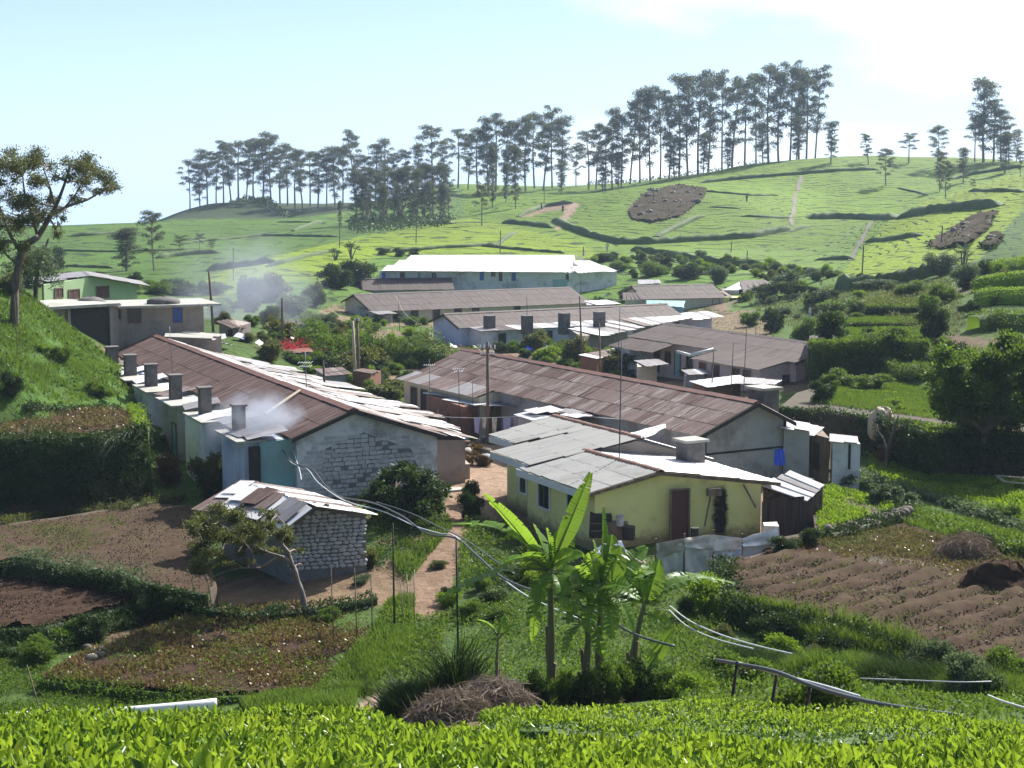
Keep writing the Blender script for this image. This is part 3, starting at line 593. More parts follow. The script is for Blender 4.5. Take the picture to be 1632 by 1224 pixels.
def barrack(name,label,cat_,near,far,zr,zg,wl,zl,wr,zr2,wall,lm,rm,cols,rows,rcap='ridge_rust',oh=.35,rows2=None,group=None,nc=None,farz=None,hip=0):
    fr=Fr(near,far,zr,farz); L=fr.L; zf=0 if farz is None else farz-zr
    root=empty(name,fr(0,0,zg),label,cat_,group)
    kl=(zr-zl)/wl; kr=(zr-zr2)/wr; il,ir=wl-.35,wr-.35
    prism(fr,[(-il,zg-1.2),(ir,zg-1.2),(ir,zr-kr*ir-.06),(0,zr-.06),(-il,zr-kl*il-.06)],0,L,'wall',wall,root)
    roof_plane(root,fr(-oh,0,zr),fr(L+oh,0,zr),fr(L+oh,-wl,zl),fr(-oh,-wl,zl),lm,cols,rows)
    roof_plane(root,fr(-oh,0,zr),fr(L+oh,0,zr),fr(L+oh,wr,zr2),fr(-oh,wr,zr2),rm,cols,rows2 or rows)
    ridge_caps(fr,root,-oh,L+oh,0,zr+.09,nc or max(6,int(L/1.9)),rcap)
    for sg,w,z in ((-1,wl,zl),(1,wr,zr2)):   # barge board on the near gable
        mb=MB(); a=fr(-oh-.03,0,zr+.02); b=fr(-oh-.03,sg*w,z+.02); d=Vector((0,0,-.2)); t=-fr.a*.05; mb.hexa([a+d,b+d,b+d+t,a+d+t],[a,b,b+t,a+t]); mb.build('barge_board',M['dark_stuff'],root)
    return root,fr
def patch_roof(parent,c4,n,mats,name='roof_sheet',zo=.05):
    """sheets laid over a roof area any old way"""
    A,B,C,D=[Vector(q) for q in c4]; P=lambda u,v:(A.lerp(B,u)).lerp(D.lerp(C,u),v)
    for i in range(n):
        u,v=random.uniform(0,.86),random.uniform(0,.7); o=P(u,v); l=random.uniform(.25,.42); ex=(P(min(1,u+.14),v)-o); ey=(P(u,min(1,v+l))-o)
        place_quad(name,sheet_mesh(random.choice(mats)),parent,o,ex.normalized()*.85,ey.normalized()*max(1.2,min(2.6,ey.length)),zo+i*.012,random.uniform(-.12,.12))
def tarp(name,pts,mat,parent=None,sag=.1,seed=1,nu=10,nv=10,thick=.02):
    """cloth or sheet over four corners, wrinkled"""
    A,B,C,D=[Vector(q) for q in pts]; V=[]
    for j in range(nv+1):
        for i in range(nu+1):
            u,v=i/nu,j/nv; p=(A.lerp(B,u)).lerp(D.lerp(C,u),v); n=(B-A).cross(D-A).normalized(); k=float(wavy(u*9,v*9,seed,1.,3))
            V.append(p+n*k*sag)
    F=[(j*(nu+1)+i,j*(nu+1)+i+1,(j+1)*(nu+1)+i+1,(j+1)*(nu+1)+i) for j in range(nv) for i in range(nu)]; off=wloc(parent) if parent else Vector((0,0,0))
    return newobj(name,[tuple(v-off) for v in V],np.array(F),M[mat],parent,True)
def hut(name,label,c4,zg,h,wall,roof,parent_cat='hut',n=3,over=.25,dz=None,door=None,group=None,cap=None,rows=1):
    """small shed: c4 = roof corners in the photograph with heights [(px,py,z)...], walls below"""
    R=[atZ(p[0],p[1],p[2]) for p in c4]; c=sum(R,Vector((0,0,0)))/4; root=empty(name,(c.x,c.y,zg),label,parent_cat,group)
    b=[];t=[]
    for p in R: d=(c-p); d.z=0; q=p+d.normalized()*over; b.append(Vector((q.x,q.y,zg-.5))); t.append(Vector((q.x,q.y,p.z-.06)))
    # orientation counter-clockwise
    ar=sum(b[i].x*b[(i+1)%4].y-b[(i+1)%4].x*b[i].y for i in range(4))
    if ar<0: b=b[::-1]; t=t[::-1]
    mb=MB(); mb.hexa(b,t); mb.build('wall',M[wall],root)
    roof_plane(root,R[0],R[1],R[2],R[3],roof if isinstance(roof,list) else [roof],n,rows)
    if door:
        for (px,py0,py1,wpx,mat) in door:
            # on the wall face nearest the camera that the pixel column meets
            pa,pb=min(((b[i],b[(i+1)%4]) for i in range(4) if min(proj(b[i])[0],proj(b[(i+1)%4])[0])<=px<=max(proj(b[i])[0],proj(b[(i+1)%4])[0])),key=lambda s:s[0].y+s[1].y,default=(None,None))
            if pa is None: continue
            u=(px-proj(pa)[0])/(proj(pb)[0]-proj(pa)[0]); p=pa.lerp(pb,u); e=(pb-pa).normalized(); n_=Vector((e.y,-e.x,0)); 
            if n_.dot(Vector((-p.x,-p.y,0)))<0: n_=-n_
            hw=wpx/FPX*p.y/2; z1=slope(py0)*p.y; z0=slope(py1)*p.y; mb=MB(); mb.box(Vector((p.x,p.y,(z0+z1)/2)),e*hw,n_*.04,Vector((0,0,(z1-z0)/2))); mb.build('door',M[mat],root)
    return root
# ------------------------------------------------------------------ left long barrack
B1,f1=barrack('barrack','long barrack with a rusty corrugated roof and a row of chimneys, left of the footpath','barrack',(560,652),(248,535),-9.6,-13.8,3.05,-10.78,4.7,-11.15,'white_wall',['rust_sheet'],['rust_patchy','zinc_sheet','rust_patchy','rust_sheet','zinc_sheet','white_sheet'],48,2,rows2=3)
L1=f1.L
# near gable: whitewashed blocks with dark hollows between them
def block_wall(fr,parent,s,wa,wb,z0,ztop,bw,bh,mat,gap=.04,name='block',out=.05,drop=.0,sd=3,maxn=300):
    rd=random.Random(sd); meshes=[]
    for k in range(5):
        mb=MB(); j=lambda: rd.uniform(-.15,.15); q=lambda x,y,z: (x+j(),y,z+j())
        mb.hexa([q(-.5,.5,-.5),q(.5,.5,-.5),q(.5,-.5,-.5),q(-.5,-.5,-.5)],[q(-.5,.5,.5),q(.5,.5,.5),q(.5,-.5,.5),q(-.5,-.5,.5)])
        m_=bpy.data.meshes.new(name); m_.from_pydata([tuple(v) for v in mb.v],[],mb.f); m_.materials.append(M[mat]); meshes.append(m_)
    z=z0; row=0; cnt=0; pw=wloc(parent)
    while z<max(ztop(wa),ztop(wb),ztop((wa+wb)/2)):
        w=wa+(bw*.5 if row%2 else 0)
        while w<wb:
            ww=bw*rd.uniform(.75,1.15)
            if z+bh<ztop(w+ww/2)-.05 and rd.random()>drop and w+ww<=wb and cnt<maxn:
                o=bpy.data.objects.new(name,rd.choice(meshes)); link(o,parent); c=fr(s-out*.5+.03,w+ww/2,z+bh/2)-pw; d=out*rd.uniform(.8,1.5)
                ex=fr.r*(ww-gap); ez=Vector((0,0,bh-gap)); ey=fr.a*d; o.matrix_local=Matrix(((ex.x,ey.x,0,c.x),(ex.y,ey.y,0,c.y),(0,0,ez.z,c.z),(0,0,0,1))); cnt+=1
            w+=ww
        z+=bh; row+=1
kl1=(9.6-10.78)/3.05; kr1=(9.6-11.15)/4.7
mb=MB(); mb.add([f1(-.012,-1.9,-14.2),f1(-.012,3.9,-14.2),f1(-.012,3.0,-11.7),f1(-.012,.6,-10.75),f1(-.012,-1.3,-11.4)],[(0,1,2,3,4)]); mb.build('bare_patch',M['mortar_dark'],B1)
block_wall(f1,B1,0,-2.55,4.25,-13.75,lambda w:-9.75+(kl1*-w if w<0 else kr1*w)-.55-.25*math.sin(w*1.7),.36,.21,'block_white',gap=.045,out=.05,maxn=298,drop=.07)
# teal painted end room beside the gable
fbox(f1,.3,4.2,-4.4,-2.72,-14.6,-10.95,'side_room','teal_wall',B1,-10.86)
fbox(f1,-.0,.32,-4.9,-4.42,-14.6,-11.1,'corner_post','dark_stuff',B1)
mb=MB()
# kitchens along the left wall, each with its slab roof and chimney
prof=[(179,554,573),(208,567,593),(241,582,608),(280,599,627),(327,619,649),(381,647,681)]
for k,(px,pt,pb) in enumerate(prof):
    wc=-4.6; zt=-10.9; s=f1.solve(wc,zt,px)
    for _ in range(2): s=f1.solve(wc,zt,px)
    fbox(f1,s-2.6,s+1.6,-5.3+.25*(k%2),-2.74,-15.2,-10.93,'kitchen_wall',['white_wall','blue_wall','white_wall','grey_wall','white_wall','blue_wall'][k],B1,-10.85)
    fbox(f1,s-2.9,s+1.2,-5.5,-4.1,-10.92,-10.82,'roof_slab','slab',B1)
    c=f1(s,wc,0); c.z=-10.85; dd=.27+.02*(5-k)
    top=slope(pt)*c.y; ch=fbox(f1,s-dd,s+dd,wc-dd,wc+dd,-10.9,top,'chimney','chimney',B1); fbox(f1,s-dd-.08,s+dd+.08,wc-dd-.08,wc+dd+.08,top,top+.09,'chimney_cap','chimney',ch)
    if k in (1,3): opening(f1,B1,'L',s-1.6,-5.3+.25*(k%2),-13.9,.9,1.9,'door','wood','teal_wall' if k==3 else 'door_maroon')
for (s,w,z,m_) in ((2.2,-4.6,-11.05,'zinc_sheet'),(4,-4.2,-11.0,'zinc_sheet'),(8.5,-4.6,-11.1,'white_sheet'),(13,-4.4,-11.1,'zinc_sheet'),(19,-4.5,-11.1,'rust_patchy'),(26,-4.5,-11.1,'white_sheet'),(31,-4.5,-11.1,'white_sheet'),(36,-4.4,-11.1,'rust_patchy'),(6.2,-4.2,-11.0,'zinc_sheet'),(1.0,-4.3,-11.0,'zinc_sheet')):
    place_quad('roof_sheet',sheet_mesh(m_),B1,f1(s-1,w-.6,z+.22),f1.a*1.9,f1.r*1.9+Vector((0,0,.35)),.06,random.uniform(-.2,.2))
# patchwork porches down the right side
for (s0,s1,w1,z1,m_) in ((.8,7,6.6,-11.55,['zinc_sheet','white_sheet','rust_patchy']),(8,14,6.9,-11.5,['white_sheet','zinc_sheet','zinc_sheet']),(15,22,6.4,-11.45,['rust_patchy','zinc_sheet']),(23,31,6.8,-11.45,['white_sheet','zinc_sheet','rust_patchy']),(32,42,6.3,-11.4,['zinc_sheet','rust_patchy'])):
    fbox(f1,s0+.3,s1-.3,4.2,w1-.3,-14.2,-11.5,'porch_wall',random.choice(['cement_wall','grey_wall','white_wall']),B1,z1-.1)
    roof_plane(B1,f1(s0,3.9,-10.86),f1(s1,3.9,-10.86),f1(s1,w1,z1),f1(s0,w1,z1),m_,int((s1-s0)/.85),1,2.)
    patch_roof(B1,[f1(s0,2.8,-10.45),f1(s1,2.8,-10.45),f1(s1,w1,z1+.1),f1(s0,w1,z1+.1)],5,['white_sheet','zinc_sheet','rust_patchy'],zo=.12)
opening(f1,B1,'R',1.9,6.3,-13.6,.9,1.9,'door','wood','dark_stuff')
mb=MB(); mb.tube([f1(7.2,-.3,-9.5),f1(5.3,-2.7,-10.35)],.07,6); mb.build('loose_timber',M['wood_pale'],B1)
# ------------------------------------------------------------------ central barrack
B2,f2=barrack('barrack','wide rusty patched roof barrack in the middle, behind the yellow house','barrack',(1201,641),(743,558),-9.7,-13.8,3.6,-11.1,2.4,-10.85,'grey_wall',['rust_patchy','rust_patchy','rust_sheet','rust_patchy','rust_patchy'],['rust_patchy'],44,3,rows2=2)
roof_plane(B2,f2(20,-3.5,-11.0),f2(f2.L+.3,-3.5,-11.0),f2(f2.L+.3,-5.0,-11.4),f2(20,-5.0,-11.4),['zinc_sheet','rust_patchy'],12,1)
prism(f2,[(-4.6,-15),(-3.1,-15),(-3.1,-11),(-4.6,-11.4)],20,f2.L,'porch_wall','cream_wall',B2)
for s in (29,27.5,24.5): opening(f2,B2,'L',s,-4.6,-13.0 if s>29 else -13.7,.8,1.0 if s>29 else 1.9,'window' if s>29 else 'door','wood','glass_dark')
fbox(f2,-.03,.04,-3.2,2.0,-12.12,-12.02,'string_course','dark_stuff',B2); 
for w in (-2.95,1.98): fbox(f2,-.08,.03,w-.07,w+.07,-14.6,-11.0 if w<0 else -10.6,'gutter_pipe','dark_stuff',B2)
fbox(f2,.5,1.7,1.0,2.0,-11.0,-9.25,'chimney','chimney',B2); fbox(f2,.35,1.85,.85,2.15,-9.25,-9.12,'chimney_cap','slab',B2)
# lean-tos and privies on its far side
hut('lean_to','grey rendered lean-to with a pale sheet roof beside the central barrack gable',[(1242,668,-11.0),(1290,676,-11.2),(1296,687,-11.25),(1246,682,-11.05)],-13.8,2,'grey_wall','white_sheet','lean-to',2)
hut('outhouse','weathered timber outhouse with dark doors left of the white privy',[(1284,676,-11.4),(1312,682,-11.5),(1326,698,-11.6),(1290,690,-11.45)],-13.8,2,'wood','zinc_sheet','outhouse',3,door=[(1300,705,748,11,'dark_stuff')])
hut('outhouse','small white privy at the right end of the outhouses',[(1322,692,-11.7),(1366,697,-11.8),(1374,706,-11.85),(1326,704,-11.75)],-13.8,2,'white_wall','zinc_sheet','outhouse',2,.1,door=[(1352,708,748,4,'dark_stuff')])
# front annexes under the left eave
A1=hut('annex','brick annex with a white sheet roof in front of the central barrack',[(673,627,-11.8),(756,612,-11.75),(822,634,-11.75),(738,648,-11.8)],-13.8,2,'brick_red',['white_sheet'],'annex',4,.3,rows=2,door=[(716,660,700,9,'dark_stuff'),(700,652,685,5,'wood_pale')])
hut('annex','long grey board annex behind the pole and the clothes line',[(740,646,-11.85),(822,632,-11.8),(884,622,-11.7),(852,640,-11.8)],-13.8,2,'wood','zinc_sheet','annex',5,.15)
tag(tarp('tarpaulin',[atZ(835,642,-11.45),atZ(880,621,-11.35),atZ(893,624,-11.35),atZ(862,645,-11.55)],'blue_cloth',None,.06,4),'blue tarpaulin strip along the edge of the annex roof','tarpaulin')
A3=hut('annex','low annex with loose pale sheets, behind the roof of the yellow house',[(818,662,-11.6),(880,650,-11.3),(960,664,-11.4),(880,680,-11.6)],-13.7,2,'grey_wall',['zinc_sheet','white_sheet','rust_patchy'],'annex',6,.3,rows=2)
patch_roof(A3,[atZ(820,660,-11.5),atZ(880,648,-11.2),atZ(960,664,-11.3),atZ(880,678,-11.5)],9,['white_sheet','rust_patchy','zinc_sheet'],zo=.1)
tag(tarp('tarpaulin',[atZ(978,694,-10.9),atZ(1060,676,-10.7),atZ(1062,682,-10.75),atZ(1000,706,-10.95)],'tarp_white',None,.07,6),'crumpled pale blue plastic sheet between the yellow house and the rusty roof','tarpaulin')
# ------------------------------------------------------------------ yellow house
g3=-13.7
R_n=atY(1052,752,60.8); R_f=atY(936,720,65.7); RR_n=atY(1021,701,64.9); RR_f=atY(883,666,71.6)
EL_n=atY(938,786,59.3); EL_f=atY(823,746,65.1); ER_n=atY(1243,769,62.3); 
B3=empty('yellow_house',(5.5,63,g3),'yellow walled house with grey sheet roofs and glare-whitened right slopes, behind the banana plants','house')
fy=Fr((1052,752),(936,720),-10.88)
ax=fy.a; 
ER_f=ER_n+ax*6.0+Vector((0,0,.1))
def wallpoly(base_top,name,mat,parent):
    """vertical walls round a footprint: [(point, top z)...]"""
    mb=MB(); n=len(base_top); b=[Vector((p.x,p.y,g3-.7)) for p,_ in base_top]; t=[Vector((p.x,p.y,z)) for p,z in base_top]
    mb.add(b+t,[tuple(range(n))[::-1],tuple(range(n,2*n))]+[(i,(i+1)%n,n+(i+1)%n,n+i) for i in range(n)]); return mb.build(name,M[mat],parent)
inn=lambda p,dx,ds: p+fy.r*dx+ax*ds
wl_n=inn(EL_n,.45,.25); wr_n=inn(ER_n,-.75,.3); wl_f=inn(EL_f,.45,-.2); 
wr_f=wr_n+ax*6; pk=R_n+ax*.28
# front block
wallpoly([(wl_n,EL_n.z-.02),(pk,R_n.z-.1),(wr_n,ER_n.z+.06),(wr_f,ER_n.z+.1),(R_f,R_f.z-.1),(wl_f,EL_f.z-.02)],'wall','yellow_wall',B3)
roof_plane(B3,R_n,R_f,EL_f,EL_n,['asbestos_sheet'],6,3,.5)
roof_plane(B3,R_n+Vector((0,0,-.0)),R_f+ax*1.5,ER_f,ER_n,['white_sheet'],8,3,.6)  # right slope takes the white sheet to paint in its sunlit glare
# rear block continues the same slope up to a ridge set further right
_n=(R_f-R_n).cross(EL_n-R_n).normalized()
def onPi(px,py,off=0): d=atY(px,py,1.); t=(R_n.dot(_n))/d.dot(_n); return d*t+Vector((0,0,off))
zPi=lambda p: R_n.z-(_n.x*(p.x-R_n.x)+_n.y*(p.y-R_n.y))/_n.z
RR_n,RM,RR_f=onPi(1021,701,.05),onPi(951,683,.05),onPi(883,666,.05)
E2n,E2f,E1n,E1f=onPi(842,742,.05),onPi(782,720,.05),onPi(818,708,.09),onPi(780,697,.09)
roof_plane(B3,RR_n,RM,E2f,E2n,['asbestos_sheet'],5,3,.3)
roof_plane(B3,RM,RR_f,E1f,E1n,['asbestos_sheet'],4,3,.3)
wr2=RR_n+fy.r*3.6; wr2f=RR_f+fy.r*3.6
pts_=[inn(E2n,1.0,.2),RR_n+ax*.3,wr2+ax*.3,wr2f-ax*.3,RR_f-ax*.3,inn(E1f,1.0,-.35),inn(E1n,1.0,0)]
wallpoly([(p,(zPi(p)-.14) if k in (0,5,6) else (RR_n.z-.14 if k in (1,4) else RR_n.z-1.15)) for k,p in enumerate(pts_)],'rear_wall','cement_wall',B3)
pts_=[inn(E2n,.9,.0),inn(E2n,3.2,.0),inn(E2f,3.2,-.2),inn(E2f,.75,-.2)]
wallpoly([(p,zPi(p)-.14) for p in pts_],'porch_wall','yellow_wall',B3)
roof_plane(B3,RR_n,RR_f,RR_f+fy.r*4+Vector((0,0,-1.2)),RR_n+fy.r*4+Vector((0,0,-1.25)),['white_sheet'],9,2,.5)  # rear right slope whitened for the same sun glare
def tiles(a,b,n,parent):
    me=bpy.data.meshes.new('ridge_tile'); V=[];k=6
    for j,(y,r) in enumerate(((0,.13),(1,.165))):
        for i in range(k+1): t=math.pi*i/k; V.append((math.cos(t)*r*1.25,y,math.sin(t)*r))
    F=[(i,i+1,k+2+i,k+1+i) for i in range(k)]; me.from_pydata(V,[],F); me.materials.append(M['ridge_tile'])
    for i in range(n):
        p=a.lerp(b,i/n); e=(b-a)/n*1.05; x=Vector((e.y,-e.x,0)).normalized(); z=x.cross(e).normalized(); o=bpy.data.objects.new('ridge_tile',me); link(o,parent); q=p-wloc(parent)+Vector((0,0,-.02)); 
        s=random.uniform(.95,1.1); o.matrix_local=Matrix(((x.x*s,e.x,z.x*s,q.x),(x.y*s,e.y,z.y*s,q.y),(x.z*s,e.z,z.z*s,q.z),(0,0,0,1)))
tiles(R_n-ax*.1,R_f+ax*.2,20,B3); tiles(RR_n-ax*.1,RR_f,28,B3)
for a,b in ((EL_n,EL_f),(E2n,E2f),(E1n+Vector((0,0,.02)),E1f)):   # white fascia boards
    mb=MB(); d=Vector((0,0,-.32)); t=fy.r*-.04; up=Vector((0,0,-.02)); mb.hexa([a+d,a+d+t,b+d+t,b+d],[a+up,a+t+up,b+t+up,b+up]); mb.build('fascia',M['white_frame'],B3)
for a,b in ((R_n,EL_n),(R_n,ER_n)):
    mb=MB(); t=-ax*.04; d=Vector((0,0,-.14)); a=a-ax*.02; b=b-ax*.02; mb.hexa([a+d,b+d,b+d+t,a+d+t],[a,b,b+t,a+t]); mb.build('barge_board',M['wood'],B3)
class FW:   # frame of one straight wall between two points
    def __init__(s,a,b): s.a0=Vector((a.x,a.y,0)); e=Vector((b.x-a.x,b.y-a.y,0)); s.L=e.length; s.e=e.normalized(); s.n=Vector((s.e.y,-s.e.x,0)); s.n=-s.n if s.n.dot(-s.a0)<0 else s.n
    def px(s,px):
        u=(px-816)/2365.; return (u*s.a0.y-s.a0.x)/(s.e.x-u*s.e.y)
    def P(s,u,d,z): q=s.a0+s.e*u+s.n*d; return Vector((q.x,q.y,z))
    def zz(s,px,py): return slope(py)*s.P(s.px(px),0,0).y
    def box(s,mb,u0,u1,z0,z1,d0,d1): mb.hexa([s.P(u0,d0,z0),s.P(u1,d0,z0),s.P(u1,d1,z0),s.P(u0,d1,z0)],[s.P(u0,d0,z1),s.P(u1,d0,z1),s.P(u1,d1,z1),s.P(u0,d1,z1)])
def win(fw,parent,pxa,pxb,pya,pyb,kind='window',frame='white_frame',pane='glass_dark',t=.07):
    u0,u1=sorted((fw.px(pxa),fw.px(pxb))); pc=(pxa+pxb)/2; z1,z0=fw.zz(pc,pya),fw.zz(pc,pyb); f=MB()
    for a in ((u0-t,u0,z0,z1),(u1,u1+t,z0,z1),(u0-t,u1+t,z1,z1+t))+(((u0-t,u1+t,z0-t,z0),) if kind=='window' else ()): fw.box(f,*a,0,.08)
    p=MB(); fw.box(p,u0,u1,z0,z1,-.02,.03)
    if kind=='window':
        fo=f.build('window',M[frame],parent); p.build('pane',M[pane],fo); q=MB(); fw.box(q,(u0+u1)/2-.03,(u0+u1)/2+.03,z0,z1,.03,.06); q.build('mullion',M['wood'],fo)
    else: po=p.build('door',M[pane],parent); f.build('door_frame',M[frame],po)
fwg=FW(wl_n,wr_n); fwl=FW(wl_n,wl_f)
win(fwg,B3,1070,1097,781,862,'door','wood','door_maroon')
win(fwl,B3,860,877,771,809); win(fwl,B3,830,840,762,785); win(fwl,B3,906,926,787,818)
# soot on the gable, a thin flaking crust with its own ragged outline
mb=MB(); u0=fwg.px(1149)
for k in range(7):
    t=k/6; zc=fwg.zz(1149,858)+(fwg.zz(1149,768)-fwg.zz(1149,858))*t
V=[];F=[]
zl_,zh_=fwg.zz(1149,862),fwg.zz(1149,772); nn_=26
for k in range(nn_):
    t=k/(nn_-1); hw=.2+.2*math.sin(t*2.6+.3)+random.uniform(-.05,.05); 
    for s in (-1,-.5,0,.5,1): V.append(fwg.P(u0+s*hw+.03*math.sin(k),.006+.012*(1-abs(s)),zl_+(zh_-zl_)*t))
for k in range(nn_-1):
    for s in range(4): F.append((k*5+s,k*5+s+1,(k+1)*5+s+1,(k+1)*5+s))
off=wloc(B3); m,nt,b,out=newmat('soot_stain'); setc(nt,b,(.015,.012,.012)); b.inputs['Roughness'].default_value=1
tt_=nt.nodes.new('ShaderNodeAttribute'); tt_.attribute_name='edge'; mul=nt.nodes.new('ShaderNodeMath'); mul.operation='MULTIPLY'; nt.links.new(tt_.outputs['Fac'],mul.inputs[0]); nt.links.new(remap(nt,noise(nt,5,5,.7),.25,.6,.5,1.6),mul.inputs[1]); mul.use_clamp=True; nt.links.new(mul.outputs[0],b.inputs['Alpha'])
so_=newobj('soot',[tuple(v-off) for v in V],np.array(F),m,B3); at_=so_.data.attributes.new('edge','FLOAT','POINT'); at_.data.foreach_set('value',np.array([ (0,.8,1.,.8,0)[i%5]*(min(1,(i//5)/5,(nn_-1-i//5)/3)) for i in range(len(V))],dtype=np.float32))
fbc=Fr((1052,752),(936,720),-10.88)
for (pa,pb,ya,yb,nm,mt) in ((1126,1146,778,790,'shelf','wood'),):
    q=MB(); fwg.box(q,fwg.px(pa),fwg.px(pb),fwg.zz(pa,yb),fwg.zz(pa,ya),0,.25); q.build(nm,M[mt],B3)
for (x0,y0,x1,y1) in ((1132,788,1122,838),(1184,772,1203,808)):
    q=MB(); q.tube([fwg.P(fwg.px(x0),.06,fwg.zz(x0,y0)),fwg.P(fwg.px(x1),.12,fwg.zz(x1,y1))],.04,5); q.build('prop',M['wood'],B3)
# free chimney behind the ridge
cp=atZ(1098,738,-10.9)
def cbox(c,hx,hy,z0,z1,name,mat,parent,a=None):
    a=a or fy.a; r=Vector((a.y,-a.x,0)); mb=MB(); mb.box(Vector((c.x,c.y,(z0+z1)/2)),r*hx,a*hy,Vector((0,0,(z1-z0)/2))); return mb.build(name,M[mat],parent)
c_=atY(1100,745,66.2); ch=cbox(c_,.48,.45,-12.5,slope(704)*66,'chimney','chimney',B3); cbox(c_,.62,.58,slope(704)*66,slope(700)*66,'chimney_cap','slab',ch)
# ------------------------------------------------------------------ right barrack and the rows behind
B4,f4=barrack('barrack','grey roofed barrack with pink end wall, right of the village','barrack',(1333,553),(1065,517),-10.5,-14.3,4.0,-11.45,3.0,-11.8,'pink_wall',['brown_sheet'],['brown_sheet'],30,2,'ridge_grey')
roof_plane(B4,f4(.5,-3.9,-11.42),f4(9.5,-3.9,-11.42),f4(9.5,-6.6,-11.95),f4(.5,-6.6,-11.95),['brown_sheet'],11,1)
fbox(f4,.7,9.3,-6.3,-3.6,-15.2,-11.95,'front_room','pink_wall',B4,-11.5)
for s,kd,pn in ((8.2,'door','door_maroon'),(6.4,'door','door_maroon'),(3.7,'door','door_maroon'),(2.3,'window','glass_dark')): opening(f4,B4,'L',s,-6.3,-14.1 if kd=='door' else -13.1,.85,1.9 if kd=='door' else .9,kd,'wood',pn)
opening(f4,B4,'N',-4.0,.7,-13.2,.5,.7,'window','wood')
for k,s in enumerate((11,12.6,14.2,16,17.5,19.2,21)): opening(f4,B4,'L',s,-3.65,-14.1 if k%2 else -13.2,.8,1.9 if k%2 else .9,'door' if k%2 else 'window','wood',['glass_dark','door_maroon','glass_dark','teal_wall'][k%4])
roof_plane(B4,f4(16,-3.6,-11.4),f4(23,-3.6,-11.4),f4(23,-6.2,-12.1),f4(16,-6.2,-12.1),['brown_sheet'],8,1); fbox(f4,20,22.6,-5.9,-3.6,-15,-12.1,'front_room','white_wall',B4,-11.7)
B5,f5=barrack('barrack','white and pale blue walled barrack with chimneys, in the middle distance','barrack',(711,501),(1058,485),-11.3,-14.5,3.0,-12.2,3.2,-12.5,'blue_wall',['brown_sheet'],['brown_sheet'],34,2,'ridge_grey',farz=-11.3)
for s,pn in ((4,'glass_dark'),(9,'glass_dark'),(14,'door_maroon'),(20,'glass_dark')): opening(f5,B5,'R',s,2.86,-14.0,.8,1.2,'window','white_frame',pn)
for px_,pt_ in ((780,503),(840,503),(899,499),(955,497)):
    s=f5.solve(3.6,-12.4,px_) if False else None
    c_=atZ(px_,522,-12.5); cbox(c_,.45,.45,-13.2,slope(pt_)*c_.y,'chimney','chimney',B5,f5.a)
for s0,s1,mt in ((1,6,'white_wall'),(6.5,12,'blue_wall'),(12.5,17,'white_wall'),(18,26,'grey_wall')):
    fbox(f5,s0,s1,2.9,5.2,-15.5,-12.55,'kitchen_wall',mt,B5,-12.8); roof_plane(B5,f5(s0-.2,2.8,-12.45),f5(s1+.2,2.8,-12.45),f5(s1+.2,5.5,-12.72),f5(s0-.2,5.5,-12.72),['white_sheet','zinc_sheet','brown_sheet'],int((s1-s0)/.9),1,2)
    opening(f5,B5,'R',(s0+s1)/2,5.2,-14.6,.8,1.5,'door','wood','dark_stuff')
B6,f6=barrack('barrack','long brown roofed barrack in the middle distance, behind the pale blue one','barrack',(567,470),(905,461),-11.0,-14.4,3.5,-12.0,5.2,-12.75,'cream_wall',['brown_sheet'],['brown_sheet'],40,3,'ridge_grey',farz=-11.2)
for s in (2.5,5.5,8.5,11.5,14,20): opening(f6,B6,'R',s,4.86,-14.0,.9,1.3,'window' if s in (5.5,11.5) else 'door','wood','glass_dark')
fbox(f6,-.3,1.6,1.5,6.8,-15,-12.5,'side_room','grey_wall',B6,-12.9); roof_plane(B6,f6(-.6,1.2,-12.4),f6(2,1.2,-12.4),f6(2,7.2,-12.9),f6(-.6,7.2,-12.9),['zinc_sheet'],3,1)
B7,f7=barrack('barrack','low dark roofed barrack directly below the white roof','barrack',(580,445),(716,443),-11.0,-14.2,3.,-12,3.6,-12.4,'grey_wall',['brown_sheet'],['brown_sheet'],18,1,'ridge_grey',farz=-10.9)
B7b,f7b=barrack('barrack','small dark roofed barrack with pale wall panels, behind the bushes left of centre','barrack',(468,449),(562,447),-11.4,-14.2,3.,-12.3,3.6,-12.8,'cream_wall',['brown_sheet'],['brown_sheet'],12,1,'ridge_grey',farz=-11.4)
for s in (1,2.2,3.6,5.2): opening(f7b,B7b,'R',s,3.26,-14.0,.7,1.1,'window','white_frame','teal_wall')
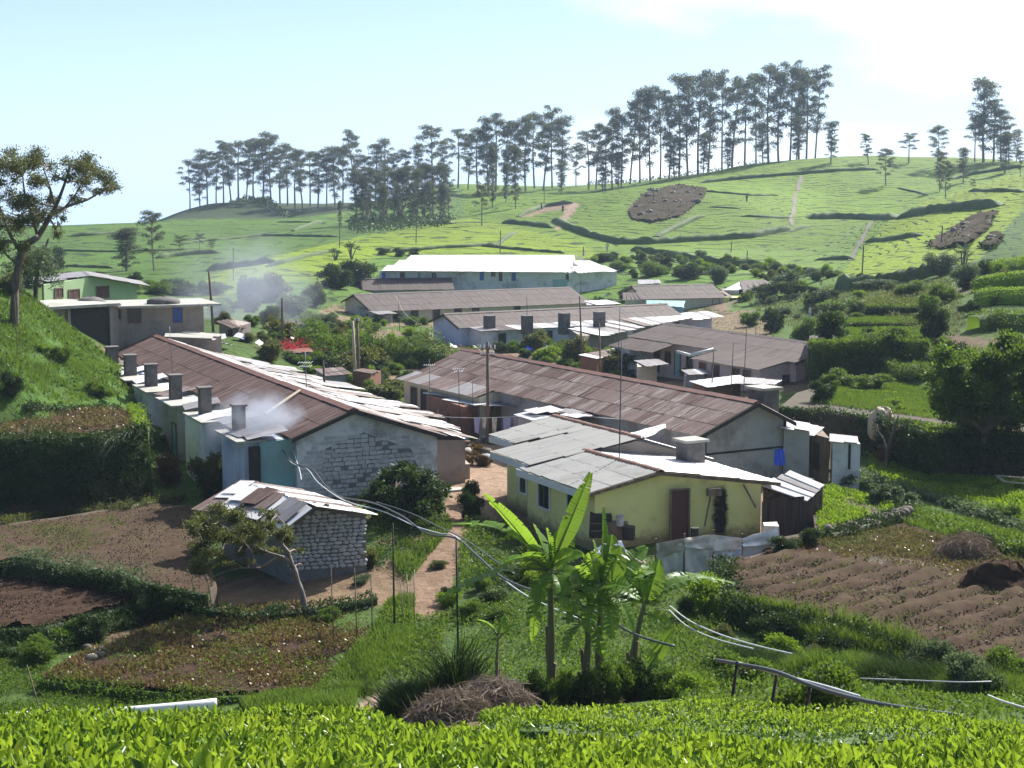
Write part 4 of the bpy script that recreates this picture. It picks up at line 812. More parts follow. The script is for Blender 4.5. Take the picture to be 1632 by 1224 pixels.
# white hipped roof at the back
B8=empty('white_roofed_building',(2,240,-13),'long building with a bright white hipped roof at the foot of the tea hill','building')
zr8,ze8=-8.2,-11.05
r0=atY(655,407,238); r1=atY(915,407,240); e0=atY(597,431,222); e1=atY(905,434,226); e2=atY(988,432,232); e3=atY(640,420,250)
zz=lambda p,z: Vector((p.x,p.y,z))
r0,r1=atY(655,407,236),atY(915,407,238)
roof_plane(B8,r0,r1,e1,e0,['white_sheet'],44,3,.5); roof_plane(B8,r1,r1+Vector((.05,0.05,0)),e2,e1,['white_sheet'],8,3,.5)
bk0=r0+Vector((-4,12,-2.3)); bk1=r1+Vector((3,12,-2.3)); roof_plane(B8,r0,r1,bk1,bk0,['white_sheet'],30,1,.5); roof_plane(B8,r1,r1+Vector((.05,.05,0)),bk1,e2,['white_sheet'],6,1)
mb=MB(); I=lambda p,k: Vector((p.x+(1-p.x)*k,p.y+(240-p.y)*k*2,0)); q=[I(e0,.03),I(e1,.03),I(e2,.03),I(bk1,.05),I(bk0,.05)]; mb.add([Vector((p.x,p.y,-14.5)) for p in q]+[Vector((p.x,p.y,z-.1)) for p,z in zip(q,(e0.z,e1.z,e2.z,bk1.z,bk0.z))],[(4,3,2,1,0),(5,6,7,8,9)]+[(i,(i+1)%5,5+(i+1)%5,5+i) for i in range(5)]); mb.build('wall',M['white_wall'],B8)
fw8=FW(I(e0,.03),I(e1,.03)); fw8b=FW(I(e1,.03),I(e2,.03))
for (a,b_,ya,yb,k,pn) in ((612,618,434,448,'door','blue_paint'),(640,648,434,449,'door','door_maroon'),(668,673,434,448,'door','teal_wall'),(690,697,435,444,'window','glass_dark'),(765,772,433,447,'door','blue_paint'),(783,790,433,441,'window','door_maroon'),(795,801,434,448,'door','door_maroon'),(815,822,434,448,'window','blue_paint'),(900,905,437,449,'door','glass_dark')): win(fw8,B8,a,b_,ya,yb,k,'white_frame',pn,.06)
q=MB(); fw8.box(q,fw8.px(880),fw8.px(903),-14,-11.3,.02,.12); q.build('painted_panel',M['teal_wall'],B8)
mb=MB(); mb.tube([r1,e1],.12,5); mb.build('hip_cap',M['slab'],B8)
hut('verandah_shed','low brown lean-to shed in front of the white roofed building',[(618,436,-11.6),(700,428,-11.3),(706,433,-11.6),(630,442,-11.8)],-14,2,'grey_wall','zinc_sheet','shed',8)
hut('verandah_shed','second low shed with a pale roof, below the middle of the white roof',[(698,434,-11.5),(760,433,-11.4),(764,437,-11.7),(700,440,-11.8)],-14,2,'brick_red','white_sheet','shed',6)
hut('verandah_shed','third low shed near the right hip of the white roof',[(832,437,-11.6),(880,436,-11.6),(882,440,-11.8),(832,442,-11.8)],-14,2,'wood','brown_sheet','shed',6)
B9,f9=barrack('barrack','brown hipped barrack at the right, with a yellow end room','barrack',(1010,456),(1132,454),-10.9,-14.2,3.5,-12,4.5,-12.4,'cream_wall',['brown_sheet'],['brown_sheet'],16,3,'ridge_grey',farz=-10.9)
hx=f9(f9.L+.3,0,-10.85); roof_plane(B9,hx,hx+Vector((.03,.03,0)),f9(f9.L+5,-3,-12.3),f9(f9.L+.3,4.5,-12.4),['brown_sheet'],6,2); roof_plane(B9,f9(-.3,0,-10.9),f9(-.3,.03,-10.9),f9(-4.5,4.4,-12.4),f9(-.3,4.5,-12.4),['brown_sheet'],5,2)
fbox(f9,f9.L-3,f9.L+3.5,-2.5,4.1,-15,-12.4,'end_room','yellow_wall',B9)
for s in (f9.L-1,f9.L+1.5): opening(f9,B9,'R',s,4.1,-14,.9,1.5,'door','wood','wood')
hut('house','small white one window house with a brown roof, right edge of the village',[(1178,447,-10.6),(1218,446,-10.6),(1245,461,-11.6),(1148,462,-11.6)],-13.4,2,'white_wall','brown_sheet','house',5,.4,door=[(1181,461,469,8,'glass_dark')])
hut('shed','small pale roofed shed left of the brown hipped roof',[(1016,446,-11.2),(1050,446,-11.2),(1056,451,-11.6),(1016,453,-11.7)],-14,2,'white_wall','zinc_sheet','shed',3)
hut('shed','green sheet roofed shed in front of the brown hipped barrack',[(1030,479,-12.2),(1092,480,-12.2),(1092,490,-12.6),(1036,486,-12.6)],-14.4,2,'teal_wall','teal_wall','shed',5)
hut('shed','cluttered low shed between the pale blue barrack and the grey roofed barrack',[(985,508,-12.4),(1062,497,-12.2),(1085,506,-12.5),(1000,520,-12.8)],-14.4,2,'grey_wall',['white_sheet','rust_patchy','zinc_sheet'],'shed',8)
hut('shed','long low shed with loose pale sheets right of the pale blue barrack',[(905,524,-12.4),(975,512,-12.3),(1000,522,-12.6),(925,536,-12.7)],-14.4,2,'cement_wall',['white_sheet','zinc_sheet','brown_sheet'],'shed',8)
hut('shed','low brick shed with a whitish rubble roof behind the central ridge',[(922,566,-12.6),(1000,552,-12.4),(1014,556,-12.6),(950,572,-12.8)],-14.3,2,'brick_red',['white_sheet','rust_patchy'],'shed',8)
hut('shed','pink sided shed with pale loose sheets in front of the grey roofed barrack',[(1098,608,-12.3),(1175,598,-12.2),(1186,608,-12.4),(1120,618,-12.5)],-14.2,2,'brick_red',['white_sheet','white_sheet','zinc_sheet'],'shed',6,door=[(1140,622,640,8,'wood')])
hut('shed','blue grey board shed right of the pale sheeted one',[(1190,602,-12.2),(1244,607,-12.2),(1242,613,-12.3),(1188,612,-12.3)],-14.2,2,'wood',['zinc_sheet'],'shed',4)
# ------------------------------------------------------------------ houses on the left rise
R=[atZ(185,482,-6.9),atZ(70,476,-6.9)]
B11=empty('unfinished_house',(-24,113,-10.2),'bare cement house with a flat roof and a wide dark opening, on the left rise','house')
f11=Fr((185,484),(326,477),-7.3,-7.3)
# long right wing
q0=atZ(188,484,-7.25); q1=atZ(326,478,-7.25); d=Vector((-(q1-q0).y,(q1-q0).x,0)).normalized()*6; 
def block(a,b,dep,z0,z1,name,mat,parent):
    e=(b-a); e.z=0; n_=Vector((-e.y,e.x,0)).normalized()*dep; mb=MB(); s=lambda v,z: Vector((v.x,v.y,z)); mb.hexa([s(a,z0),s(b,z0),s(b+n_,z0),s(a+n_,z0)],[s(a,z1),s(b,z1),s(b+n_,z1),s(a+n_,z1)]); return mb.build(name,M[mat],parent)
q0,q1=atY(188,484,110.5),atY(324,479,113); p0,p1=atY(72,480,106),atY(188,484,110.3)
block(q0,q1,6,-11.5,-7.6,'wall','cement_wall',B11); block(p0,p1,6,-11.5,-7.45,'wing_wall','cement_wall',B11)
ex=(q1-q0).normalized(); ny=Vector((ex.y,-ex.x,0)); block(q0+ny*.7-ex*.1,q1+ny*.7+ex*1.2,7.4,-7.6,-7.42,'roof_slab','slab',B11); ex2=(p1-p0).normalized(); ny2=Vector((ex2.y,-ex2.x,0)); block(p0+ny2*.6-ex2*.6,p1+ny2*.6-ex2*.2,7.2,-7.38,-7.18,'roof_slab','slab',B11)
fq=FW(q0,q1); fp=FW(p0,p1)
for a in ((186,200,486,508,'glass_dark'),(213,232,490,514,'glass_dark'),(284,296,487,513,'blue_paint')): win(fq,B11,a[0],a[1],a[2],a[3],'window','wood',a[4],.06)
mb=MB(); fp.box(mb,fp.px(119),fp.px(181),-11.5,fp.zz(150,487),.02,.06); mb.build('opening_shade_panel',M['dark_stuff'],B11)  # near-black panel on the solid wall stands in for the opening's shade
for px_ in (117,183): mb=MB(); fp.box(mb,fp.px(px_)-.12,fp.px(px_)+.12,-11.5,-7.46,.03,.22); mb.build('pillar',M['cement_wall'],B11)
for (px_,w_) in ((138,1.1),(255,1.4)):
    c_=atY(px_,476,112); V,F=sphereVF((c_.x,c_.y+1,-7.3),(w_*.9,w_,.42),3,14,6,.1); tag(newobj('sand_heap',V,F,M['chimney']),'%s heap of grit on the flat cement roof'%('left' if px_<200 else 'right'),'heap')
# concrete base and lower flat roof at its right
hut('flat_roofed_room','small cement room with a pale flat roof right of the unfinished house',[(262,537,-9.6),(300,528,-9.4),(357,530,-9.5),(335,538,-9.8)],-12,2,'cement_wall','slab','room',3,.2)
B12=empty('green_house',(-36,140,-10),'pale green gabled house behind the unfinished cement house','house')
gr=atY(145,440,138); gl=atY(28,459,128); gR=atY(232,455,143); bkv=Vector((-3,9,0))
roof_plane(B12,gr,gr+bkv,gl+bkv,gl,['zinc_sheet'],7,3); roof_plane(B12,gr,gr+bkv,gR+bkv,gR,['zinc_sheet'],7,3)
wa,wb,wc=[p+Vector((0,.8,0)) for p in (gl,gr,gR)]; wa=wa.lerp(wb,.3); wc=wb.lerp(wc,.8)
mb=MB(); n_=bkv*.9; mb.add([Vector((v.x,v.y,-11)) for v in (wa,wb,wc,wc+n_,wb+n_,wa+n_)]+[v+Vector((0,0,-.1)) for v in (wa,wb,wc,wc+n_,wb+n_,wa+n_)],[(5,4,3,2,1,0),(6,7,8,9,10,11)]+[(i,(i+1)%6,6+(i+1)%6,6+i) for i in range(6)]); mb.build('wall',M['green_wall'],B12)
fg=FW(wa,wb); fg2=FW(wb,wc)
for f_,a in ((fg,(98,110,460,474)),(fg,(120,136,462,476)),(fg2,(164,182,457,474))): win(f_,B12,a[0],a[1],a[2],a[3],'window','wood','door_maroon',.08)
hut('shed','small brown shed with a flat roof, in the smoke right of the unfinished house',[(344,513,-9.6),(372,508,-9.4),(404,513,-9.7),(380,520,-9.9)],-12.5,2,'cement_wall','rust_patchy','shed',4,door=[(368,525,548,8,'dark_stuff')])
hut('shed','row of low privies behind the long left roof',[(350,541,-11.4),(450,541,-11.6),(450,548,-11.8),(350,548,-11.6)],-13.2,2,'grey_wall','brown_sheet','shed',10,.15,door=[(400,550,562,9,'white_frame'),(365,550,566,5,'dark_stuff')])
hut('water_tank_room','square grey room with red blossom on its roof, behind the long left barrack',[(457,556,-11.5),(494,555,-11.5),(495,561,-11.6),(459,563,-11.6)],-14,2,'grey_wall','ridge_rust','room',2,.05)
hut('shed','narrow shed with a white post, right of the two poles',[(562,591,-12.2),(578,588,-12.2),(608,590,-12.3),(590,596,-12.35)],-14,2,'brick_red','rust_patchy','shed',3,.05)
# far left end lean-tos of barrack one
hut('lean_to','rusty roofed lean-to at the far end of the long left barrack',[(118,574,-10.9),(165,562,-10.8),(205,572,-10.9),(150,582,-11)],-13,2,'dark_stuff',['rust_patchy','rust_sheet'],'lean-to',5)
# ------------------------------------------------------------------ stone shed in front
zs=-14.25
S1=empty('stone_shed',(-8,58,zs),'low stone shed with a patched tin roof, in front of the long left barrack','shed')
SA=atZ(505,808,-11.6); SB=atZ(382,766,-11.6); SCc=atZ(330,812,-12.35); SD=atZ(456,834,-12.28); SE=atZ(603,822,-12.2); SF=SE+(SB-SA)
sax=(SB-SA); sax.z=0; sax.normalize()
k1=SD+(SE-SD).normalized()*.25+sax*.3; k0=SE-(SE-SD).normalized()*.35+sax*.3; kp=SA+sax*.3; fs=FW(k1,k0); bk=sax*((SB-SA).length-.6)
foot=lambda p,z: Vector((p.x,p.y,z)); kp=fs.P(((kp-fs.a0).dot(fs.e)),0,0); Ls=fs.L; up_=(kp-Vector((k1.x,k1.y,0))).length
hL=SD.z+.02; hR=SE.z+.03; hp=SA.z-.1
fo=[k1,kp,k0,k0+bk,kp+bk,k1+bk]; tz=[hL,hp,hR,hR,hp,hL]; mb=MB(); mb.add([foot(p,zs-.6) for p in fo]+[foot(p,z) for p,z in zip(fo,tz)],[(5,4,3,2,1,0),(6,7,10,11),(7,8,9,10)]+[(i,(i+1)%6,6+(i+1)%6,6+i) for i in range(6)]); mb.build('wall',M['mortar_dark'],S1)
# individually laid whitewashed stones
rd=random.Random(9); sm=[]
for k in range(6):
    mb=MB(); j=lambda: rd.uniform(-.14,.14); pts=[(math.cos(t)*.5*(1+j()),math.sin(t)*.5*(1+j())) for t in [math.pi*2*i/7 for i in range(7)]]
    vs=[(a,.5,b) for a,b in pts]+[(a*1.0,-.2,b*1.0) for a,b in pts]+[(a*.6,-.55,b*.6) for a,b in pts]; fcs=[(i,(i+1)%7,7+(i+1)%7,7+i) for i in range(7)]+[(7+i,7+(i+1)%7,14+(i+1)%7,14+i) for i in range(7)]+[tuple(range(14,21))]
    m_=bpy.data.meshes.new('stone'); m_.from_pydata(vs,[],fcs); m_.materials.append(M['block_white']); sm.append(m_)
def stones(fw,parent,u0,u1,z0,ztop,sw,sh,mx=299,prob=1.):
    z=z0; c=0; pw=wloc(parent)
    while z<ztop(u0)+1.5:
        u=u0+rd.uniform(-.1,.05)
        while u<u1:
            w_=sw*rd.uniform(.6,1.4); h_=sh*rd.uniform(.75,1.2)
            if z+h_<ztop(u) and u+w_<u1+.08 and c<mx and rd.random()<prob:
                o=bpy.data.objects.new('stone',rd.choice(sm)); link(o,parent); p=fw.P(u+w_/2,.02,z+h_/2)-pw; a=fw.e*w_*.98; n_=-fw.n*.1; o.matrix_local=Matrix(((a.x,n_.x,0,p.x),(a.y,n_.y,0,p.y),(a.z,n_.z,h_*.98,p.z),(0,0,0,1))); c+=1
            u+=w_
        z+=sh
stones(fs,S1,0,Ls,zs,lambda u:(hL+(hp-hL)*u/up_ if u<up_ else hp+(hR-hp)*(u-up_)/(Ls-up_))-.1,.27,.155)
roof_plane(S1,SB,SA,SD,SCc,['zinc_sheet','white_sheet','rust_patchy'],6,1,2); roof_plane(S1,SB,SA,SE,SF,['white_sheet','white_sheet','white_sheet','rust_patchy'],6,1,2)
patch_roof(S1,[SB,SA,SD,SCc],8,['rust_patchy','rust_sheet','zinc_sheet','white_sheet'],zo=.1)
for (px_,py_) in ((488,800),(500,803),(470,795),(520,806),(445,790)):
    p=atZ(px_,py_,-11.65); V,F=sphereVF((0,0,0),(.13,.11,.08),px_,8,5,.2); o=newobj('weight_stone',V,F,M['rock'],S1); o.location=p-wloc(S1)
# rust shed right of the yellow house
S2=hut('rusty_shed','dark rusty tin shed with patched sheets on top, right of the yellow house',[(1212,775,-11.85),(1262,752,-11.4),(1316,770,-11.75),(1292,782,-12.0)],-13.7,2,'rust_sheet',['zinc_sheet','white_sheet','rust_sheet'],'shed',4,.12,rows=1)
f_=FW(atZ(1212,856,-13.7),atZ(1292,850,-13.7))
for k in range(6):
    u0,u1=f_.L*k/6,f_.L*(k+1.06)/6; o=f_.P(u0,.08+.03*(k%2),-13.9); place_quad('wall_sheet',sheet_mesh('rust_sheet'),S2,o,f_.e*(u1-u0),Vector((0,0,1.75+random.uniform(-.1,.12))),.0)
tag(cbox(atZ(1283,768,-11.9),.28,.28,-12.1,-11.75,'oil_drum','chimney',None),'grey lidded tub standing on the rusty shed roof','tub')
# ------------------------------------------------------------------ trees on the skyline
ORD='first second third fourth fifth sixth seventh eighth ninth tenth eleventh twelfth thirteenth fourteenth fifteenth sixteenth seventeenth eighteenth nineteenth twentieth'.split()
def ordn(i):
    if i<20: return ORD[i]
    return {2:'twenty',3:'thirty',4:'forty',5:'fifty'}[(i+1)//10]+('-'+ORD[(i+1)%10-1] if (i+1)%10 else '')
def nth(i,n,what):   # a place counted from the nearer end of a row
    if i==0: return 'leftmost'+what
    if i==n-1: return 'rightmost'+what
    return (ordn(i)+what+' from the left') if i<n/2 else (ordn(n-1-i)+what+' from the right')
def gum_variant(seed,lo=.42,nb=17,spread=.17,flat=.8,dens=170,leaf=.017,lean=0.):
    rg=np.random.default_rng(seed); rd=random.Random(seed); mb=MB(); k=9; tr=[]
    bx,by=rd.uniform(-.02,.02),rd.uniform(-.02,.02)
    for i in range(k+1): t=i/k; tr.append(Vector((bx*math.sin(t*3)+lean*t*t,by*math.sin(t*2.5),t*.95)))
    mb.tube(tr,[.011*(1-.8*i/k)+.0015 for i in range(k+1)],6)
    at=lambda t: tr[min(k,int(t*k))].lerp(tr[min(k,int(t*k)+1)],t*k-int(t*k))
    bl=[]
    for i in range(nb):
        h=lo+(1-lo)*((i+rd.random()*.8)/nb)**.85; h=min(h,.985); top=(1-h)/(1-lo); L=spread*(.35+.65*math.sin(min(1,top*1.35+.12)*math.pi*.75))*rd.uniform(.45,1.15); a=i*2.4+rd.uniform(-.5,.5)
        p0=at(max(.1,h-.07)); c=Vector((math.cos(a)*L,math.sin(a)*L,0))+Vector((p0.x,p0.y,h)); mb.tube([p0,p0.lerp(c,.55)+Vector((0,0,-.01)),c],[.0035,.0025,.001],4,False)
        s=rd.uniform(.03,.066)*(1.3 if h>.8 else 1); bl.append(((c.x,c.y,c.z),(s*rd.uniform(.9,1.35),s*rd.uniform(.9,1.35),s*flat)))
        if rd.random()<.6: bl.append(((c.x*.55,c.y*.55,c.z-.02),(s*.7,s*.7,s*flat*.8)))
    V,F=blob(rg,bl,dens,leaf,.55,False,.3,.1)
    tm=bpy.data.meshes.new('trunk'); tm.from_pydata([tuple(v) for v in mb.v],[],mb.f); tm.materials.append(M['bark_pale']); return tm,qmesh('crown',V,F,M['leaf_gum'])
GV=[gum_variant(1,.3,17,.13,.8),gum_variant(2,.2,20,.11,.85,lean=-.05),gum_variant(3,.4,14,.14,.75,lean=.04),gum_variant(4,.15,24,.1,.9),gum_variant(5,.45,12,.14,.8),gum_variant(6,.3,17,.12,.75,lean=.1),gum_variant(7,.12,32,.1,.9)]
def put_tree(var,p,H,label,cat_='eucalyptus tree',group=None,name='eucalyptus_tree',wid=1.,rz=None):
    e=empty(name,p,label,cat_,group); e.rotation_euler=(0,0,random.uniform(0,6.28) if rz is None else rz)
    for nm,me in (('trunk',var[0]),('crown',var[1])): o=bpy.data.objects.new(nm,me); link(o,e); o.scale=(H*wid,H*wid,H)
    return e
def row(items,desc,grp,Yf,wid=1.,var=None):
    n=len(items)
    for i,(px,top) in enumerate(sorted(items)):
        Y=Yf(px) if callable(Yf) else Yf; Y+=random.uniform(-8,8); p=onY(px,Y); H=slope(top)*Y-p.z; v=var[i%len(var)] if var else (i*3+int(px))%6
        put_tree(GV[v],(p.x,p.y,p.z-.5),H+.5,nth(i,n,desc),group=grp,wid=wid*random.uniform(.85,1.15)*(28/max(18,H))**.5)
row([(302,258),(318,262),(330,240),(344,245),(356,232),(368,226),(380,228),(392,222),(404,226),(418,224),(432,213),(446,236),(458,232)],' tall gum tree','gum trees on the dark knoll',lambda px:520,1.1)
row([(470,242),(482,238),(494,246),(506,240),(520,244),(534,238),(546,232),(566,210),(582,248),(598,232),(614,224),(632,246),(648,240),(666,232),(690,202),(706,226),(730,206),(746,214)],' tall gum tree of the middle row','gum trees behind the grove',lambda px:505,1.05)
row([(762,206),(778,190),(790,181),(806,194),(822,196),(838,188),(852,182),(866,196),(880,170),(894,190),(918,232)],' gum tree of the row right of the grove','gum trees on the middle of the skyline',lambda px:492,1.05)
row([(938,212),(950,200),(964,196),(976,176),(990,184),(1004,160),(1020,142),(1036,150),(1052,142),(1066,156),(1082,126),(1096,124),(1112,118),(1128,128),(1150,114),(1166,130),(1186,120),(1204,124),(1224,106),(1240,118),(1258,98),(1272,112),(1284,120),(1298,108)],' gum tree of the tallest group','tallest gum trees on the ridge',lambda px:462,1.0)
row([(960,250),(985,245),(1075,222),(1120,215),(1160,222),(1215,200),(1268,190)],' short gum tree under the tallest group','short gum trees on the ridge',lambda px:455,1.3,[3,6,3])
row([(1552,182),(1566,131),(1582,160),(1594,176),(1606,196),(1618,210)],' gum tree of the far right clump','gum trees of the far right clump',lambda px:440,1.1)
for px,top,Y,l,v,w_ in ((1323,196,432,'small feathery tree standing alone just right of the tallest gum trees',3,1.6),(1383,214,436,'leaning little tree on the bare ridge right of the feathery one',5,1.6),(1447,212,440,'round topped little tree on the bare ridge',4,2.),(1492,202,430,'thin ragged tree on the ridge left of the far right clump',0,1.5),
  (1412,238,400,'thin shade tree in the tea below the bare ridge',0,1.6),(1498,243,385,'taller of two shade trees below the thin ragged tree',3,1.1),(1508,258,345,'shorter of two shade trees above the right spur',0,1.1),(1550,285,300,'small shade tree casting its shadow on the right spur',4,1.6),(1600,215,410,'dark tree at the foot of the far right clump',6,1.8),(1535,238,400,'low bushy tree left of the far right clump',3,1.6),(1625,240,330,'shade tree at the right edge of the picture on the spur',0,1.2),
  (768,290,330,'pale slender shade tree left of the dirt road',4,1.3),(785,236,390,'dark narrow tree below the middle skyline row',6,.8),(806,262,400,'second dark narrow tree below the middle skyline row',6,.9),(822,236,380,'dark leafy tree right of the two narrow ones',3,.9),(895,262,430,'bushy shade tree under the middle skyline row',3,1.2),(975,288,400,'small dark tree left of the rock scar',0,1.),(1128,260,430,'thin tree above the rock scar',4,.9),
  (197,366,262,'dark dense conifer like tree behind the green house',6,2.6),(242,338,255,'tall thin dark tree right of the conifer like one',0,1.3),(541,322,372,'slim dark tree on the track left of the grove',6,.7),(285,375,310,'small round tree on the left tea slope',4,2.6),(335,384,310,'smaller round shrub tree on the left tea slope',4,2.4),(316,372,320,'tiny dark tree between the two round ones',4,2.)):
    p=onY(px,Y); H=max(2.,slope(top)*Y-p.z); put_tree(GV[v],(p.x,p.y,p.z-.3),H+.3,l,'tree',name='shade_tree',wid=w_)
grove=[(566,272),(578,280),(592,268),(604,276),(617,266),(628,272),(640,268),(652,264),(664,270),(676,262),(690,264),(702,262),(714,268),(585,300),(610,296),(634,292),(658,290),(684,288),(706,292)]
for i,(px,top) in enumerate(sorted(grove)):
    Y=395-(18 if top>284 else 0)+random.uniform(-6,6); p=onY(px,Y); put_tree(GV[(3,6,1,3)[i%4]],(p.x,p.y,p.z-.4),max(8,slope(top)*Y-p.z),nth(i,len(grove),' tree of the dark grove')+(', set lower down' if top>284 else ''),group='trees of the dark grove above the white roof',wid=1.15)
# shade poles and thin stems in the tea
for i,(px,py,top,l) in enumerate([(372,447,395,'left of the spur'),(541,395,355,'below the grove'),(797,402,368,'behind the white roof'),(867,330,300,'above the dirt road'),(1041,322,300,'beside the rock scar'),(1374,437,392,'at the foot of the stepped drain'),(1165,402,385,'below the round knoll'),(1190,420,400,'behind the small white house'),(1500,392,360,'in front of the rock cutting'),(663,388,358,'above the left end of the white roof')]):
    p=hit(px,py); h=(py-top)/FPX*p.y; mb=MB(); mb.tube([p+Vector((0,0,-.3)),p+Vector((.1,0,h))],.09,5); tag(mb.build('pole',M['bark'],None,False,p),'thin bare pole standing in the tea %s'%l,'pole')
# ------------------------------------------------------------------ shrubs
def bush_mesh(seed,mat,leaf,n=420,lumps=6,flat=1.,up=.3,core=True,asp=.55,lo=.7):
    rg=np.random.default_rng(seed); bl=[((0,0,.3*flat),(.3,.3,.3*flat))]
    for k in range(12): a=k*2.4+rg.uniform(-.5,.5); r=rg.uniform(.08,.4); q=rg.uniform(.09,.22); bl.append(((math.cos(a)*r,math.sin(a)*r,rg.uniform(.12,.82-r*.7)*flat),(q*rg.uniform(.8,1.3),q*rg.uniform(.8,1.3),q*rg.uniform(.7,1.4)*flat)))
    V,F=blob(rg,bl[1:],n*.62,leaf,asp,False,.25,up+.2); V0,F0=blob(rg,bl[:1],n*.6,leaf,asp,True,.5,up); V,F=cat([(V,F),(V0,F0)]); V[:,2]=np.maximum(V[:,2],-.06); return qmesh('bush',V,F,M[mat])
BV={}
def bushv(mat,fine):
    k=(mat,fine)
    if k not in BV: BV[k]=[bush_mesh(len(BV)*7+s,mat,{'f':.055,'m':.085,'c':.13}[fine],{'f':620,'m':330,'c':170}[fine]) for s in range(2)]
    return random.choice(BV[k])
def bush(px,py,w,h,mat='leaf_mid',label=None,fine='m',cat_='bush',group=None,name='bush',sink=.1,Y=None,fl=1.):
    p=hit(px,py) if Y is None else onY(px,Y); k=p.y/FPX; o=bpy.data.objects.new(name,bushv('leaf_'+mat if not mat.startswith('leaf') and 'leaf_'+mat in M else mat,fine)); link(o)
    W_=w*k; o.location=(p.x,p.y,p.z-sink*h*k); o.scale=(W_,W_*.9,h*k*1.1*fl); o.rotation_euler=(0,0,random.uniform(0,6.3)); return tag(o,label,cat_,group)
